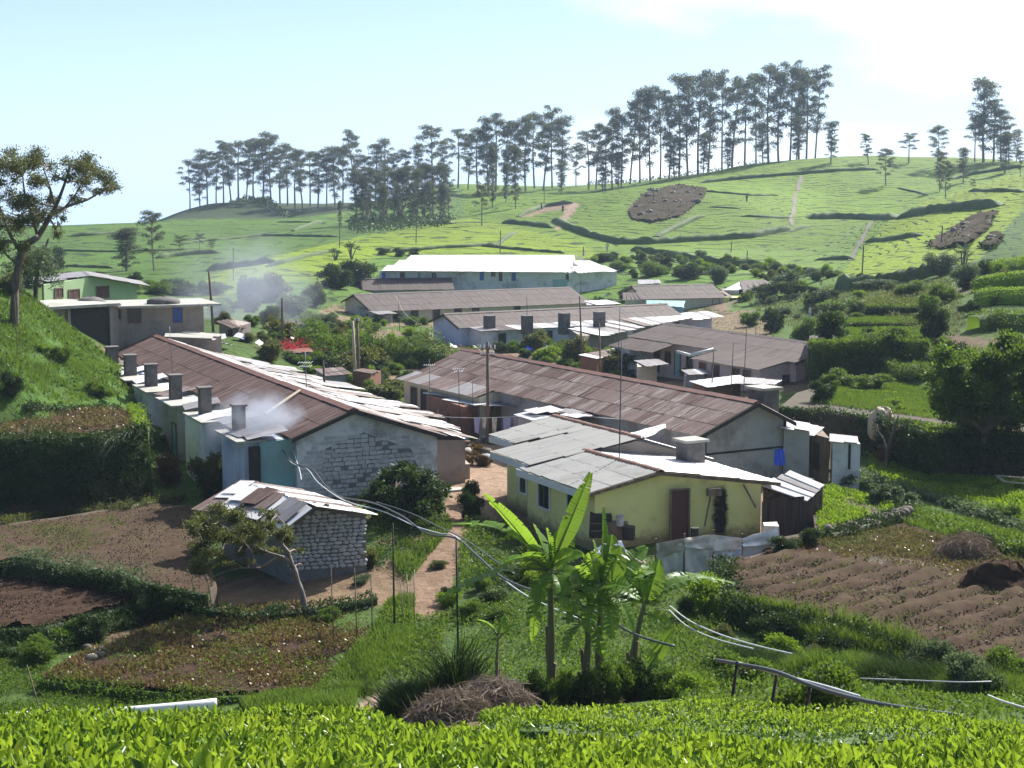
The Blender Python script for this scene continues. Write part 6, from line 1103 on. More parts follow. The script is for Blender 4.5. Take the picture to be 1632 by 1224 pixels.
# ------------------------------------------------------------------ tea in the foreground
def tea_zone():
    rg=np.random.default_rng(77)
    u0,u1=-.50,.50
    def edge(u): px=816+u*2310; return np.interp(px,[-400,560,640,760,820,1500,2100],[17.4,17.2,15.6,14.6,13.4,12.6,13.2])
    def edge2a(u): px=816+u*2310; return np.interp(px,[760,800,900,1300,1700,2100],[16.8,15.2,14.6,14.0,14.3,14.6])
    def edge2b(u): px=816+u*2310; return np.interp(px,[760,800,900,1300,1700,2100],[17.2,18.2,18.6,18.4,17.6,17.2])
    def top(x,y,h): return base(x,y)+h+.07*wavy(x,y,31,.32,3)+.06*wavy(x,y,32,1.4,2)
    def canopy(n,ya,yb,ua,ub,size,mat,name,label,up,hh,depth,seed):
        rg=np.random.default_rng(seed); u=rg.uniform(ua,ub,n*2); t=rg.random(n*2); a=ya(u) if callable(ya) else np.full(n*2,ya); b=yb(u) if callable(yb) else np.full(n*2,yb); Y=np.sqrt(a*a+(b*b-a*a)*t); u,Y=u[:n],Y[:n]; a,b=a[:n],b[:n]; x=u*Y
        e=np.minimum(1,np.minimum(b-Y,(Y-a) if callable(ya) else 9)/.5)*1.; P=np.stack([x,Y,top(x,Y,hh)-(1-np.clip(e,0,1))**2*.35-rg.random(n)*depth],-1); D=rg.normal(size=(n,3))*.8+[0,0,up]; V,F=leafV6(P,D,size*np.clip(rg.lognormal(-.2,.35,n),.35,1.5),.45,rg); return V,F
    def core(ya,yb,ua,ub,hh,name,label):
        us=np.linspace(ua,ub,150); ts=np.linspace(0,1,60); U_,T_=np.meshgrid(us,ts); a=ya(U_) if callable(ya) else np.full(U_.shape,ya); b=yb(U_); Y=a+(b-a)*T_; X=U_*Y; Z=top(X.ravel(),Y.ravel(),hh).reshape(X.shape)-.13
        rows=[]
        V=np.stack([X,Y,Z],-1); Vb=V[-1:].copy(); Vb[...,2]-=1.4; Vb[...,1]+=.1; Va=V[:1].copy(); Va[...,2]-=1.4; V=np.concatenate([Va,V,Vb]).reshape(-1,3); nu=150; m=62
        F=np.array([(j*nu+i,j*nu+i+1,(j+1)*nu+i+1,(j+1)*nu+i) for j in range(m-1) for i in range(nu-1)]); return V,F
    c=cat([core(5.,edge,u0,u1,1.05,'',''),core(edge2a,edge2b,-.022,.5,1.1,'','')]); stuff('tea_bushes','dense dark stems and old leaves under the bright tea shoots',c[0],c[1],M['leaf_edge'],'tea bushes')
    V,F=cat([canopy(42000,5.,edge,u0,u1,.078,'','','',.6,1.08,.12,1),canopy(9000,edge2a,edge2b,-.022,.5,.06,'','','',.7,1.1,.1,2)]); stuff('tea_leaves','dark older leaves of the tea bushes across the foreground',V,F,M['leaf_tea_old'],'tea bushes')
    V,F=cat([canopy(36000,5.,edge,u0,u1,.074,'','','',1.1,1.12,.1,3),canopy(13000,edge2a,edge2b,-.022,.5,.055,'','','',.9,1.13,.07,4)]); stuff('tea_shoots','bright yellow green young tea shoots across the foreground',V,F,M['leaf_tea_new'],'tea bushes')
    # faces of the bushes along the gap at the right
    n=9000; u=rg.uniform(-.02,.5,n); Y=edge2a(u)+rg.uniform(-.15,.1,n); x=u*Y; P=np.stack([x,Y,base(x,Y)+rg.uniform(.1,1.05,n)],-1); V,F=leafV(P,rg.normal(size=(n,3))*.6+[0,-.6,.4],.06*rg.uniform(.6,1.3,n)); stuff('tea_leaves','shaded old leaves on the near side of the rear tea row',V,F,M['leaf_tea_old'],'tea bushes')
tea_zone()
# ------------------------------------------------------------------ banana plants
def banana_leaf(base_,tip,width,parent,arch=.25,tears=.25,seed=1,roll=0.,n=22,mat='leaf_banana'):
    rd=random.Random(seed); a,b=Vector(base_),Vector(tip); d=b-a; L=d.length; side=d.cross(Vector((0,0,1))); side=side.normalized() if side.length>.05*L else Vector((1,0,0))
    side=(Matrix.Rotation(roll,3,d.normalized())@side); up=side.cross(d).normalized(); up=up if up.z>=0 or abs(up.z)<.3 else -up
    mid=lambda t: a+d*t+up*(arch*L*math.sin(min(1,t)*math.pi)*.55)-Vector((0,0,arch*L*.35*t*t)); V=[];F=[]
    st=.16; rw=.018
    for i in range(n):
        t0=st+(1-st)*i/n; t1=st+(1-st)*(i+1)/n; p0,p1=mid(t0),mid(t1); W=lambda t: width*.5*math.sin(min(1,((t-st)/(1-st))**.75)*math.pi*.93+.12)**.7
        for sg in (-1,1):
            dr=rd.uniform(.02,.5) if rd.random()<tears else .04; g=.0 if rd.random()>tears else .12
            w0,w1=W(t0),W(t1); q0=p0.lerp(p1,g*.5); sl=(p1-p0)*.35
            o=lambda p,w,k: p+side*sg*w*(1-.25*dr)+up*(w*.32)-Vector((0,0,1))*(w*dr*1.1)+sl*k
            n0=len(V); V+=[q0,o(q0,w0,1)*.5+q0*.5+up*.03,o(q0,w0,1),o(p1,w1,.8-g),o(p1,w1,.8)*.5+p1*.5+up*.03,p1]; F+=[(n0,n0+1,n0+4,n0+5),(n0+1,n0+2,n0+3,n0+4)]
    off=wloc(parent); lf=newobj('leaf',[tuple(v-off) for v in V],np.array(F),M[mat],parent)
    mb=MB(); pts=[mid(t) for t in (0,.16,.35,.6,.8,1)]; mb.tube([p-up*.01 for p in pts],[.035,.028,.022,.015,.009,.004],6); mb.build('midrib',M['stem_green'],lf,True); return lf
def banana(base_px,Y,topp,leaves,label,r=.13,seed=1):
    b=onY(base_px[0],Y); b.z=slope(base_px[1])*Y if base_px[1] else b.z; g=g1(b.x,b.y); b.z=min(b.z,g); e=empty('banana_plant',b,label,'banana plant'); t=atY(topp[0],topp[1],Y); mb=MB(); k=8; pts=[b.lerp(t,i/k)+Vector((random.uniform(-.02,.02),0,0)) for i in range(k+1)]; mb.tube(pts,[r*(1.15-.6*i/k) for i in range(k+1)],10); mb.build('trunk',M['stem_green'],e,True)
    for i in range(4): mb=MB(); a=random.uniform(0,6.28); q=pts[1+i].copy(); mb.tube([q+Vector((math.cos(a)*r*.8,math.sin(a)*r*.8,-.2)),q+Vector((math.cos(a)*r*1.2,math.sin(a)*r*1.2,.3)),q+Vector((math.cos(a)*r*2,math.sin(a)*r*2,.25))],[.05,.04,.005],5); mb.build('leaf_sheath',M['wood'],e)
    for i,l in enumerate(leaves):
        px,py,dy,w=l[:4]; arch=l[4] if len(l)>4 else .2; roll=l[5] if len(l)>5 else 0; tears=l[6] if len(l)>6 else .25
        banana_leaf(t-Vector((0,0,.05*i%.3)),atY(px,py,Y+dy),w,e,arch,tears,seed*10+i,roll)
banana((881,1072),37,(878,905),[(941,752,.6,.5,.03,1.2,.12),(818,850,1.1,.7,.15,.5,.3),(870,840,.2,.7,.06,1.2,.3),(900,960,-.9,.6,.35,0,.7),(930,925,-.2,.65,.2,.4,.4),(772,785,.5,.6,.06,.9,.2),(720,822,1.2,.62,.22,0,.3),(696,948,-.6,.66,.18,0,.85),(800,890,-.9,.6,.25,.2,.3),(905,830,.6,.7,.05,1.,.2),(850,835,.9,.75,.05,.8,.3),(835,880,-.4,.7,.12,.7,.4),(930,880,-.3,.6,.2,.6,.4),(860,960,-1.,.6,.3,.2,.7),(850,1010,-.8,.5,.3,0,.7),(980,960,-.8,.6,.3,.3,.6),(790,800,1.5,.5,.1,.6,.3)],'tallest banana plant, with a leaf standing upright over the yellow house',.115,1)
banana((962,1072),36.6,(957,935),[(961,808,.3,.42,.02,1.3,.15),(975,850,.4,.7,.05,1.1,.3),(1020,950,-.6,.6,.25,.2,.6),(900,940,-.2,.6,.2,.3,.5),(1030,868,.8,.6,.1,.7,.3),(1045,900,1.2,.6,.2,.4,.4),(915,905,.8,.7,.15,.6,.3),(990,870,.3,.75,.05,.9,.3),(940,880,-.5,.7,.05,.9,.3),(1000,930,-.8,.7,.2,.4,.5),(975,1010,-.9,.55,.3,0,.8),(935,1000,-.9,.55,.3,0,.8),(905,985,-.7,.5,.35,0,.8),(925,880,.3,.5,.1,.9,.3),(1010,1000,-.6,.5,.3,0,.7),(945,860,.8,.4,.05,1.,.2)],'middle banana plant with broad backlit leaves',.1,2)
banana((936,1095),36.2,(938,985),[(900,1050,-.5,.5,.3,.3,.8),(960,1040,-.4,.5,.35,.3,.8),(925,900,.5,.5,.1,.8,.3),(890,970,.4,.5,.2,.5,.5)],'short banana plant with hanging dark leaves between the two tall ones',.11,3)
banana((1000,1082),37.4,(1027,962),[(1168,918,1.,.62,.22,0,.9),(1112,908,1.4,.5,.2,.3,.6),(1000,880,.7,.5,.15,.7,.3),(1050,890,.4,.6,.05,.9,.3),(1015,900,-.4,.6,.05,.9,.3),(1072,1000,-.5,.42,.25,.6,.3),(980,930,-.3,.5,.25,.3,.5)],'leaning banana plant on the right of the clump, with a ragged frond to the right',.1,4)
banana((1022,1105),36.4,(1028,1075),[(1073,998,.3,.42,.08,.9,.1),(1050,1060,-.3,.3,.2,.4,.2),(990,1050,.3,.3,.2,.3,.3)],'young banana sucker with one tall leaf at the lower right of the clump',.07,5)
banana((790,1030),39,(793,1012),[(760,985,.3,.2,.2,.5,.2),(805,978,.3,.2,.1,.8,.2),(835,990,.2,.22,.2,.4,.3),(775,1020,-.3,.18,.25,.3,.3)],'small banana seedling in the weeds left of the clump',.05,6)
# ------------------------------------------------------------------ tall grass, dry brush
def clump(name,label,cat_,c,rx,ry,hh,n,bw,mat,seed,dome=1.,extra=None,Y=None):
    rg=np.random.default_rng(seed); p=hit(*c) if Y is None else onY(c[0],Y); q=rg.normal(size=(n,2))*.42; q=q[np.hypot(q[:,0],q[:,1])<1.1]; r=np.hypot(q[:,0],q[:,1]); x=q[:,0]*rx; y=q[:,1]*ry; z=gz(p.x+x,p.y+y)-p.z-.1
    P=np.stack([x,y,z],-1); V,F=blades(P,(hh*(1-.45*r**2*dome)*(.6+.4*wavy(x,y,seed,.5,2)**2+.2*rg.random(len(x))))[:,None],bw,rg,.38,.5); c_=sphereVF((0,0,0),(rx*.5,ry*.5,hh*.4),seed,16,9,.2); V,F=cat([(V,F),c_]); o=newobj(name,V,F,M[mat]); o.location=p; return tag(o,label,cat_)
clump('grass_clump','tall dark grass clump beside the footpath, left of the dry brush','grass clump',(668,1100),1.4,1.1,1.5,8000,.04,'leaf_dark',1,Y=35,dome=.9)
clump('grass_clump','lighter green grass clump behind the dark one beside the footpath','grass clump',(730,1050),1.2,1.1,1.7,7000,.03,'leaf_mid',2,Y=39)
for i,(x,Y,h,w,n,lb,mt) in enumerate([(1480,40.5,1.2,1.8,4200,'big arching dark grass clump at the front edge of the furrowed field','leaf_dark'),(1400,42,1.,1.3,2600,'grass clump left of the big arching one','leaf_grass'),(1220,42,1.,1.9,3200,'dark grass clump below the left end of the furrowed field','leaf_dark'),(1310,41,.9,1.6,2600,'light grass clump between the dark ones on the field edge','leaf_grass'),(1590,39,1.1,1.5,2800,'grass clump at the right end of the furrowed field','leaf_grass'),(850,37.5,.7,1.,1500,'grass at the foot of the tallest banana plant','leaf_grass'),(1080,36.5,.9,1.3,2200,'tall grass right of the banana sucker','leaf_grass'),(500,37,.6,1.4,1800,'grass tuft at the right corner of the front bed','leaf_grass'),(430,36,.5,1.6,1800,'grass tuft along the lower edge of the front bed','leaf_grass'),(560,44,.6,1.2,1800,'grass left of the middle footpath','leaf_grass')]):
    clump('grass_clump',lb,'grass clump',(x,0),w,w*.7,h*1.05,int(n*1.8),.018,mt,10+i,Y=Y)
def brush(label,c,Y,rx,ry,hz,n,seed):
    rg=np.random.default_rng(seed); p=onY(c,Y); d=unit(rg.normal(size=(n,3))); d[:,2]=np.abs(d[:,2]); r=rg.uniform(.45,1.,(n,1)); P=d*r*[rx,ry,hz]; a=unit(np.cross(d,rg.normal(size=(n,3)))+[0,0,-.35]+d*.25); V,F=leafV(P,a,rg.uniform(.25,.7,n),.035,rg,.0); V2,F2=leafV(P[:n//3],a[:n//3]*[1,1,.3],rg.uniform(.3,.6,n//3),.07,rg,.1); c1=sphereVF((0,0,0),(rx*.6,ry*.6,hz*.55),seed); o=newobj('brush_heap',*cat([(V,F),(V2,F2)]),M['twig_dry']); o.location=p; tag(o,label,'brush heap')
    o2=newobj('heap_core',*c1,M['dark_stuff'],o)
brush('heap of dry grey brushwood between the dark grass and the tea',715,31,.85,.8,.7,5200,1); brush('darker mound of dry brushwood right of the pale heap',785,33,.95,.9,.95,5200,2)
# ------------------------------------------------------------------ trees with drawn limbs
def limb_tree(name,label,cat_,Y,limbs,clumps,leaf,npc,lmat,bmat='bark',seed=1,depth=1.,dens=1.,flat=.8,foot=None,up=.3,lo=.3):
    rg=np.random.default_rng(seed); b=limbs[0][0]; hy=hit(b[0],b[1]).y; Y=hy if abs(hy-Y)<.22*Y else Y; p0=atY(b[0],b[1],Y); g=g1(p0.x,p0.y); root=empty(name,(p0.x,p0.y,min(g,p0.z)),label,cat_); mb=MB()
    for L in limbs:
        dz=L[0][3] if len(L[0])>3 else 0; pts=[];rad=[]; n=len(L); k1=rg.uniform(-1,1)*depth
        for i,q in enumerate(L): dd=(q[3] if len(q)>3 else k1*i/max(1,n-1)); pts.append(atY(q[0],q[1],Y+dd)); rad.append(q[2]/FPX*Y/2)
        if L is limbs[0]: pts[0].z=min(pts[0].z,g)-.5
        # smooth subdivision
        P2=[];R2=[]
        for i in range(n-1):
            a=pts[max(0,i-1)];b_=pts[i];c=pts[i+1];d=pts[min(n-1,i+2)]
            for t in (0,.33,.66): P2.append(.5*((2*b_)+(c-a)*t+(2*a-5*b_+4*c-d)*t*t+(3*b_-a-3*c+d)*t**3)); R2.append(rad[i]*(1-t)+rad[i+1]*t)
        P2.append(pts[-1]);R2.append(rad[-1]); mb.tube(P2,R2,7)
    k=Y/FPX; allP=[];bl=[]
    for c in clumps:
        cx,cy,rx,ry=c[:4]; dd=c[4] if len(c)>4 else rg.uniform(-1,1)*depth; q=atY(cx,cy,Y+dd); rr=(rx*k,rx*k*rg.uniform(.8,1.1),ry*k); 
        for _j in range(4): f_=rg.uniform(.42,.8); of=rg.normal(size=3)*[.62,.62,.55]; bl.append(((q.x+of[0]*rr[0],q.y+of[1]*rr[1],q.z+of[2]*rr[2]),(rr[0]*f_,rr[1]*f_,rr[2]*f_*rg.uniform(.8,1.3))))
        near=min((atY(l[j][0],l[j][1],Y) for l in limbs for j in range(len(l))),key=lambda v:(v-q).length); mb.tube([near,near.lerp(q,.6)+Vector((0,0,.1)),q],[.035*k*60,.02*k*60,.008*k*60],5,False)
        for j in range(4): e_=q+Vector((rg.uniform(-1,1)*rr[0],rg.uniform(-1,1)*rr[1],rg.uniform(-.6,.9)*rr[2])); mb.tube([q,e_],[.012*k*60,.004*k*60],4,False)
    mb.build('trunk',M[bmat],root,True); 
    vm=np.mean([(r_[0]*r_[1]*r_[2])**(2/3.) for _,r_ in bl]); LV=[]
    for c_,r_ in bl:
        q_=int(npc*(r_[0]*r_[1]*r_[2])**(2/3.)/vm)+6; z_=rg.normal(size=(q_,3))*.52; LV.append(leafV(np.array(c_)+z_*np.array(r_),unit(z_*.5+rg.normal(size=(q_,3))*.8+[0,0,up]),leaf*rg.uniform(.6,1.3,q_),.5,rg))
    V,F=cat(LV); off=np.array(tuple(wloc(root))); newobj('crown',V-off,F,M[lmat],root); return root
# big tree at the left edge
limb_tree('shade_tree','large open crowned tree on the grass bank at the left edge','tree',80,
 [[(22,514,15),(24,470,13),(28,430,12),(38,395,11),(60,378,10)],[(60,378,9),(80,345,8),(92,322,6),(104,290,4),(112,262,3)],[(84,340,6),(110,328,4.5),(140,318,3.5),(165,303,2.5),(185,297,1.5)],[(34,400,8),(22,385,6),(10,360,4),(0,330,3),(-20,300,2)],[(60,378,6),(52,345,4),(40,310,3),(36,280,2)],[(88,330,4),(80,300,3),(70,270,2)],[(104,330,4),(120,310,2.5),(135,285,1.5)],[(30,420,4),(14,410,3),(0,395,2),(-20,390,2)],[(80,350,4),(66,352,3),(55,365,2)],[(22,385,4),(-10,380,3),(-30,350,2)]],
 [(10,262,27,16),(48,248,22,14),(78,260,25,15),(112,262,22,14),(140,268,20,15),(155,278,15,12),(182,292,11,13),(172,300,11,10),(60,285,17,10),(20,290,18,12),(95,283,15,9),(132,292,15,10),(10,320,22,16),(50,325,20,14),(70,340,17,12),(30,345,22,16),(8,360,20,16),(55,360,17,12),(0,345,17,14),(-20,300,18,19),(-30,340,17,19),(100,345,10,8),(92,372,8,9),(0,395,17,14),(40,390,10,9),(80,318,10,7),(118,318,10,7),(150,304,10,6),(30,415,10,12),(-20,390,17,16),(20,440,11,9)],
 .13,260,'leaf_olive',seed=3,depth=2.2,lo=.05)
# pale tree behind it
limb_tree('shade_tree','pale leaved smaller tree just behind the big left one','tree',98,[[(55,466,9),(60,430,7),(70,400,5),(78,380,3)],[(60,430,5),(40,415,3),(30,405,2)]],[(70,400,22,16),(50,425,22,14),(80,425,16,12),(40,445,20,10),(66,448,16,9),(20,430,18,12)],.2,90,'leaf_blue',seed=5)
# round tree at the right edge
cl=[(1580+math.cos(a)*r*78,640-abs(math.sin(a))*r*78-(10 if i%2 else -6),22,17) for i,(a,r) in enumerate([(math.pi*k/11,.95) for k in range(12)]+[(math.pi*k/8,.62) for k in range(9)]+[(math.pi*k/4,.3) for k in range(5)])]+[(1520,655,20,16),(1510,632,16,16),(1545,668,20,14),(1580,672,22,12),(1612,668,20,14),(1640,650,22,20),(1655,600,22,22),(1560,640,30,20),(1600,640,30,20)]
limb_tree('shade_tree','large round dark tree standing in the bean field at the right','tree',83,[[(1566,728,14),(1567,705,12),(1572,685,12),(1580,660,10),(1585,620,6)],[(1570,690,8),(1545,665,6),(1530,640,4)],[(1574,685,8),(1605,660,6),(1625,630,4)]],cl,.2,620,'leaf_mid',seed=6,depth=2.4,lo=.35)
# leaning open tree before the stone shed
limb_tree('fruit_tree','leaning open branched tree in front of the stone shed','tree',50.5,
 [[(490,983,12),(484,955,10),(474,925,9),(468,905,9),(452,888,7),(436,893,6),(415,905,5),(402,890,4),(400,870,3)],[(468,905,6),(460,880,5),(450,865,4),(455,840,3),(440,822,2)],[(452,888,5),(425,880,4),(405,872,3),(380,880,2),(350,885,1.5)],[(415,905,3),(385,905,2.5),(355,912,2),(330,925,1.2)],[(402,880,3),(380,855,2),(350,835,1.5)],[(466,905,3),(478,898,2),(484,905,1)]],
 [(330,830,20,12),(350,815,16,8),(375,825,18,10),(400,838,20,11),(340,850,22,12),(365,860,22,11),(320,870,18,11),(350,885,20,9),(390,870,20,10),(415,855,18,10),(430,838,12,7),(445,850,12,8),(460,860,9,7),(435,820,14,7),(455,845,8,8),(312,845,12,9),(305,870,8,6),(420,880,14,7),(475,880,8,4),(370,900,18,6),(325,905,16,8)],
 .1,190,'leaf_olive','bark_pale',seed=7,depth=1.5,lo=.25)
# bare tree by the privy
limb_tree('bare_tree','nearly leafless thin tree in the bean field beside the white privy','tree',77,[[(1412,748,7),(1414,720,6),(1420,700,5),(1426,680,3.5),(1432,662,2)],[(1414,722,4),(1408,700,3),(1400,688,2),(1398,676,1)],[(1424,690,3),(1440,678,2),(1460,668,1)],[(1428,676,2),(1418,660,1.5),(1425,645,1)],[(1426,684,2),(1450,684,1.2),(1470,676,.8)]],[(1424,640,9,5),(1436,650,6,3)],.12,60,'leaf_bright',seed=8)
# broad leaved tree by the block gable
limb_tree('fruit_tree','spreading broad leaved small tree in front of the block gable','tree',63.5,[[(652,835,8),(650,812,7),(645,795,6),(630,780,4)],[(650,810,4),(670,790,3),(685,778,2)],[(646,800,4),(615,790,3),(600,785,2)]],[(600,785,16,12),(622,768,20,12),(650,756,18,10),(676,762,20,12),(694,778,14,13),(660,783,24,13),(628,793,22,12),(690,795,14,11),(598,798,13,9),(660,803,22,12),(620,785,16,11),(640,812,20,9),(610,805,14,9),(680,812,16,9),(636,745,10,6)],.2,150,'leaf_dark',seed=9,depth=1.3,lo=.3,up=-.1)
scatter('seed_bed','bright seedlings under the broad leaved tree',[(560,812),(640,800),(662,806),(650,820),(570,828)],2600,.12,'leaf_bright',h=.3,seed=55)
# palms and bananas far off
def fan_palm(px,py,h,label,n=26,leaf=1.8,mat='leaf_dark'):
    p=hit(px,py); rg=np.random.default_rng(int(px)); e=empty('palm_like_plant',p,label,'plant'); H=h/FPX*p.y; mb=MB(); heads=[Vector((rg.uniform(-1,1)*H*.3,rg.uniform(-1,1)*H*.2,H*rg.uniform(.5,.85))) for _ in range(5)]
    for q in heads: mb.tube([p+Vector((0,0,-.2)),p+q*.6,p+q],[.12,.09,.07],5)
    mb.build('trunk',M['bark'],e); P=[];D=[]
    for q in heads:
        for _ in range(n): a=rg.uniform(0,6.28); P.append(tuple(q)); D.append((math.cos(a),math.sin(a),rg.uniform(-.3,1.2)))
    V,F=leafV(np.array(P),np.array(D),H*.38*rg.uniform(.7,1.2,len(P)),.1,rg,.05); newobj('crown',V,F,M[mat],e)
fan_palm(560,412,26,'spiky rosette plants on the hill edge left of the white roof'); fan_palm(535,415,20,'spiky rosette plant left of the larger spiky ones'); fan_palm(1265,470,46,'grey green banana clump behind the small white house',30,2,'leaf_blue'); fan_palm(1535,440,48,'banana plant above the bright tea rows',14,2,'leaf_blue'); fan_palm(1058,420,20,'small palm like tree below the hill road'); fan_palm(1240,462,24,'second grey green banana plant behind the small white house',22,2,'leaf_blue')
# ------------------------------------------------------------------ poles, aerials, lines
def pole(px,py0,py1,r,label,lean=0,mat='wood',name='pole',cat_='pole',Y=None,arms=None,z=None):
    p=hit(px,py0) if Y is None else onY(px,Y); 
    if z is not None: p=atZ(px,py0,z)
    t=atY(px+lean,py1,p.y); e=empty(name,p,label,cat_); mb=MB(); mb.tube([p-Vector((0,0,.4)),p.lerp(t,.5),t],[r,r*.9,r*.75],7); mb.build('post',M[mat],e,True)
    if arms:
        for (pc,w,th,kind) in arms:
            c=atY(px+lean*.9,pc,p.y); mb=MB(); ww=w/FPX*p.y/2
            if kind=='bar': mb.box(c,Vector((ww,0,0)),Vector((0,.04,0)),Vector((0,0,.04))); mb.build('cross_arm',M[mat],e); 
            elif kind=='ins':
                for sx in (-.9,-.4,.4,.9): mb.tube([c+Vector((sx*ww,0,.03)),c+Vector((sx*ww,0,.22))],.05,6)
                mb.build('insulator',M['white_frame'],e)
            else:
                mb.tube([c-Vector((ww*.9,-.3,0)),c+Vector((ww*.9,-.3,0))],.012,4)
                for k in range(6): x=(k/5-.5)*1.8*ww; mb.tube([c+Vector((x,-.35-.05*k+.3*(k/5),0)),c+Vector((x,.45+.04*k,0))],.009,4)
                mb.build('aerial',M['pipe_white'],e)
    return e,t
pu,tu=pole(777,710,545,.11,'tall electricity pole in front of the central barrack annex',Y=86,arms=[(556,26,1,'bar'),(556,26,1,'ins'),(566,22,1,'bar'),(566,22,1,'ins')],name='electricity_pole')
p2,t2=pole(569,620,506,.13,'right one of two tall poles between the barracks',Y=112,name='electricity_pole',arms=[(512,8,1,'bar'),(512,8,1,'ins')]); pole(563,618,512,.14,'paler left one of two tall poles between the barracks',-1,'wood_pale',Y=114)
pole(445,545,475,.12,'leaning pole in the smoke behind the long barrack',5,Y=125); pole(335,500,432,.12,'dark pole right of the bare cement house',-2,Y=125)
pole(515,610,575,.09,'short dark stake standing on the porch roofs',0,'dark_stuff',Y=99,z=None)
for a in ((989,672,545,.03,'thin aerial mast behind the yellow house',63.5,[]),(486,612,560,.03,'television aerial on the long barrack roof',84,[(578,22,1,'tv'),(584,20,1,'tv')]),(731,640,590,.03,'television aerial on the central roof',88,[(588,18,1,'tv'),(592,14,1,'tv')]),(684,625,572,.02,'thin aerial rod left of the central roof',90,[(582,18,1,'tv')]),(753,660,600,.02,'thin stick on the annex roof',88,[]),(986,590,490,.03,'slim aerial mast with two aerials in the middle of the village',108,[(494,14,1,'tv'),(503,12,1,'tv')]),(930,530,472,.09,'leaning bare pole behind the pale blue barrack chimneys',128,[]),(961,620,515,.07,'leaning bare pole behind the central ridge',105,[]),(1169,640,545,.03,'tall thin mast before the grey roof',100,[]),(1190,620,520,.03,'second thin mast before the grey roof',100,[]),(1138,600,553,.05,'post of the white gutter before the grey roof',104,[]),(840,510,470,.04,'thin mast before the brown roofs',150,[]),(635,505,470,.04,'pole with stays on the brown roof',166,[]),(270,620,520,.02,'thin wire mast at the left roof slope',92,[]),(926,455,432,.06,'post at the corner of the white roof',215,[]),(1208,520,470,.03,'thin mast right of the brown hipped roof',150,[])):
    e=pole(a[0],a[1],a[2],a[3],a[4],-6 if 'leaning' in a[4] else (2 if 'aerial mast' in a[4] else 0),'wood' if a[3]>.04 else 'pipe_black',Y=a[5],arms=a[6],name='mast' if a[3]<=.04 else 'pole',cat_='mast' if a[3]<=.04 else 'pole')
def line(pts,r,mat,label,name='hose',cat_='hose',n=6,sub=5):
    P=[Vector(p) for p in pts]; Q=[]
    for i in range(len(P)-1):
        a=P[max(0,i-1)];b=P[i];c=P[i+1];d=P[min(len(P)-1,i+2)]
        for k in range(sub): t=k/sub; Q.append(.5*((2*b)+(c-a)*t+(2*a-5*b+4*c-d)*t*t+(3*b-a-3*c+d)*t**3))
    Q.append(P[-1]); mb=MB(); mb.tube(Q,r,n); return tag(mb.build(name,M[mat],None,True,P[0]),label,cat_)
Lp=lambda L: [atY(a,b,Y) for a,b,Y in L]
line(Lp([(432,688,72),(452,720,69),(470,738,67),(485,744,66),(500,750,64),(520,775,62),(545,792,60),(590,800,57),(640,822,53),(680,850,50),(727,858,47),(760,885,44),(800,920,42),(860,945,40),(930,965,38.5),(1010,1010,36),(1075,1030,34)]),.03,'pipe_black','thick dark water hose sagging from the barrack roof down to the foreground')
line(Lp([(452,700,71),(462,735,68),(490,748,66),(508,770,63),(550,798,60),(610,815,55),(660,838,51.5),(700,850,49),(727,856,47),(780,905,43),(840,950,40.5),(920,985,38)]),.022,'pipe_white','thin pale hose running beside the thick dark one')
line(Lp([(460,694,71),(468,720,69),(478,752,67),(480,765,66)]),.022,'pipe_white','short pale pipe down the end kitchen wall','pipe','pipe')
line(Lp([(600,800,56.5),(655,818,53),(700,840,50),(735,856,47),(770,880,45),(820,915,42)]),.02,'pipe_black','thin dark hose just above the thick one')
line(Lp([(1068,966,39),(1100,990,38),(1150,1012,36),(1210,1030,34),(1262,1042,32)]),.018,'pipe_white','pair of pale hoses right of the banana plants, upper one'); line(Lp([(1066,972,39),(1095,998,38),(1140,1018,36),(1200,1034,34)]),.018,'pipe_white','pair of pale hoses right of the banana plants, lower one')
line(Lp([(1143,1052,25),(1176,1058,24),(1235,1070,23),(1300,1095,21.8),(1370,1115,20.5),(1450,1130,19.4),(1530,1141,18.6)]),.032,'pipe_black','dark water pipe carried on posts above the lower right tea','pipe','pipe'); line(Lp([(1176,1056,24.1),(1240,1074,23.1),(1310,1092,21.9),(1370,1110,20.6)]),.02,'pipe_white','thin blue grey hose tied along the dark pipe')
line(Lp([(1370,1081,30),(1450,1084,29),(1530,1087,28),(1580,1086,28)]),.012,'pipe_white','thin pale line above the weeds at the lower right'); line(Lp([(1575,1108,24),(1600,1118,22),(1640,1130,21)]),.015,'pipe_white','thin pale hose at the right edge above the tea')
for px,py,top,Y,l in ((1175,1110,1054,24,'left post carrying the dark pipe'),(1238,1125,1075,23,'middle post carrying the dark pipe'),(1292,1130,1092,22,'right post carrying the dark pipe'),(727,942,858,47.5,'thin post holding the hoses beside the footpath'),(622,945,834,51,'leaning post holding the hoses right of the stone shed')):
    pole(px,py,top,.035,l,4 if 'leaning' in l else 0,'dark_stuff',Y=Y)
for px,py,top,Y,l in ((43,1142,1060,40,'thin stake in the green bed at the lower left'),(297,945,905,55,'thin stake at the corner of the ploughed field'),(324,965,915,54,'second thin stake near the leaning tree'),(648,965,915,52,'pale stick of the bundle left of the footpath'),(655,968,908,52,'taller pale stick of the bundle left of the footpath'),(638,968,925,52,'pale stick with a green rag left of the footpath'),(18,500,468,84,'leaning stake on the grass bank beside the big left tree'),(522,985,900,50,'bare stake right of the leaning tree'),(560,980,905,50,'second bare stake right of the leaning tree'),(586,970,915,50,'third bare stake right of the leaning tree')):
    pole(px,py,top,.022,l,5 if 'leaning' in l or 'taller' in l else 0,'wood_pale' if 'pale' in l else 'wood',Y=Y,name='stake',cat_='stake')
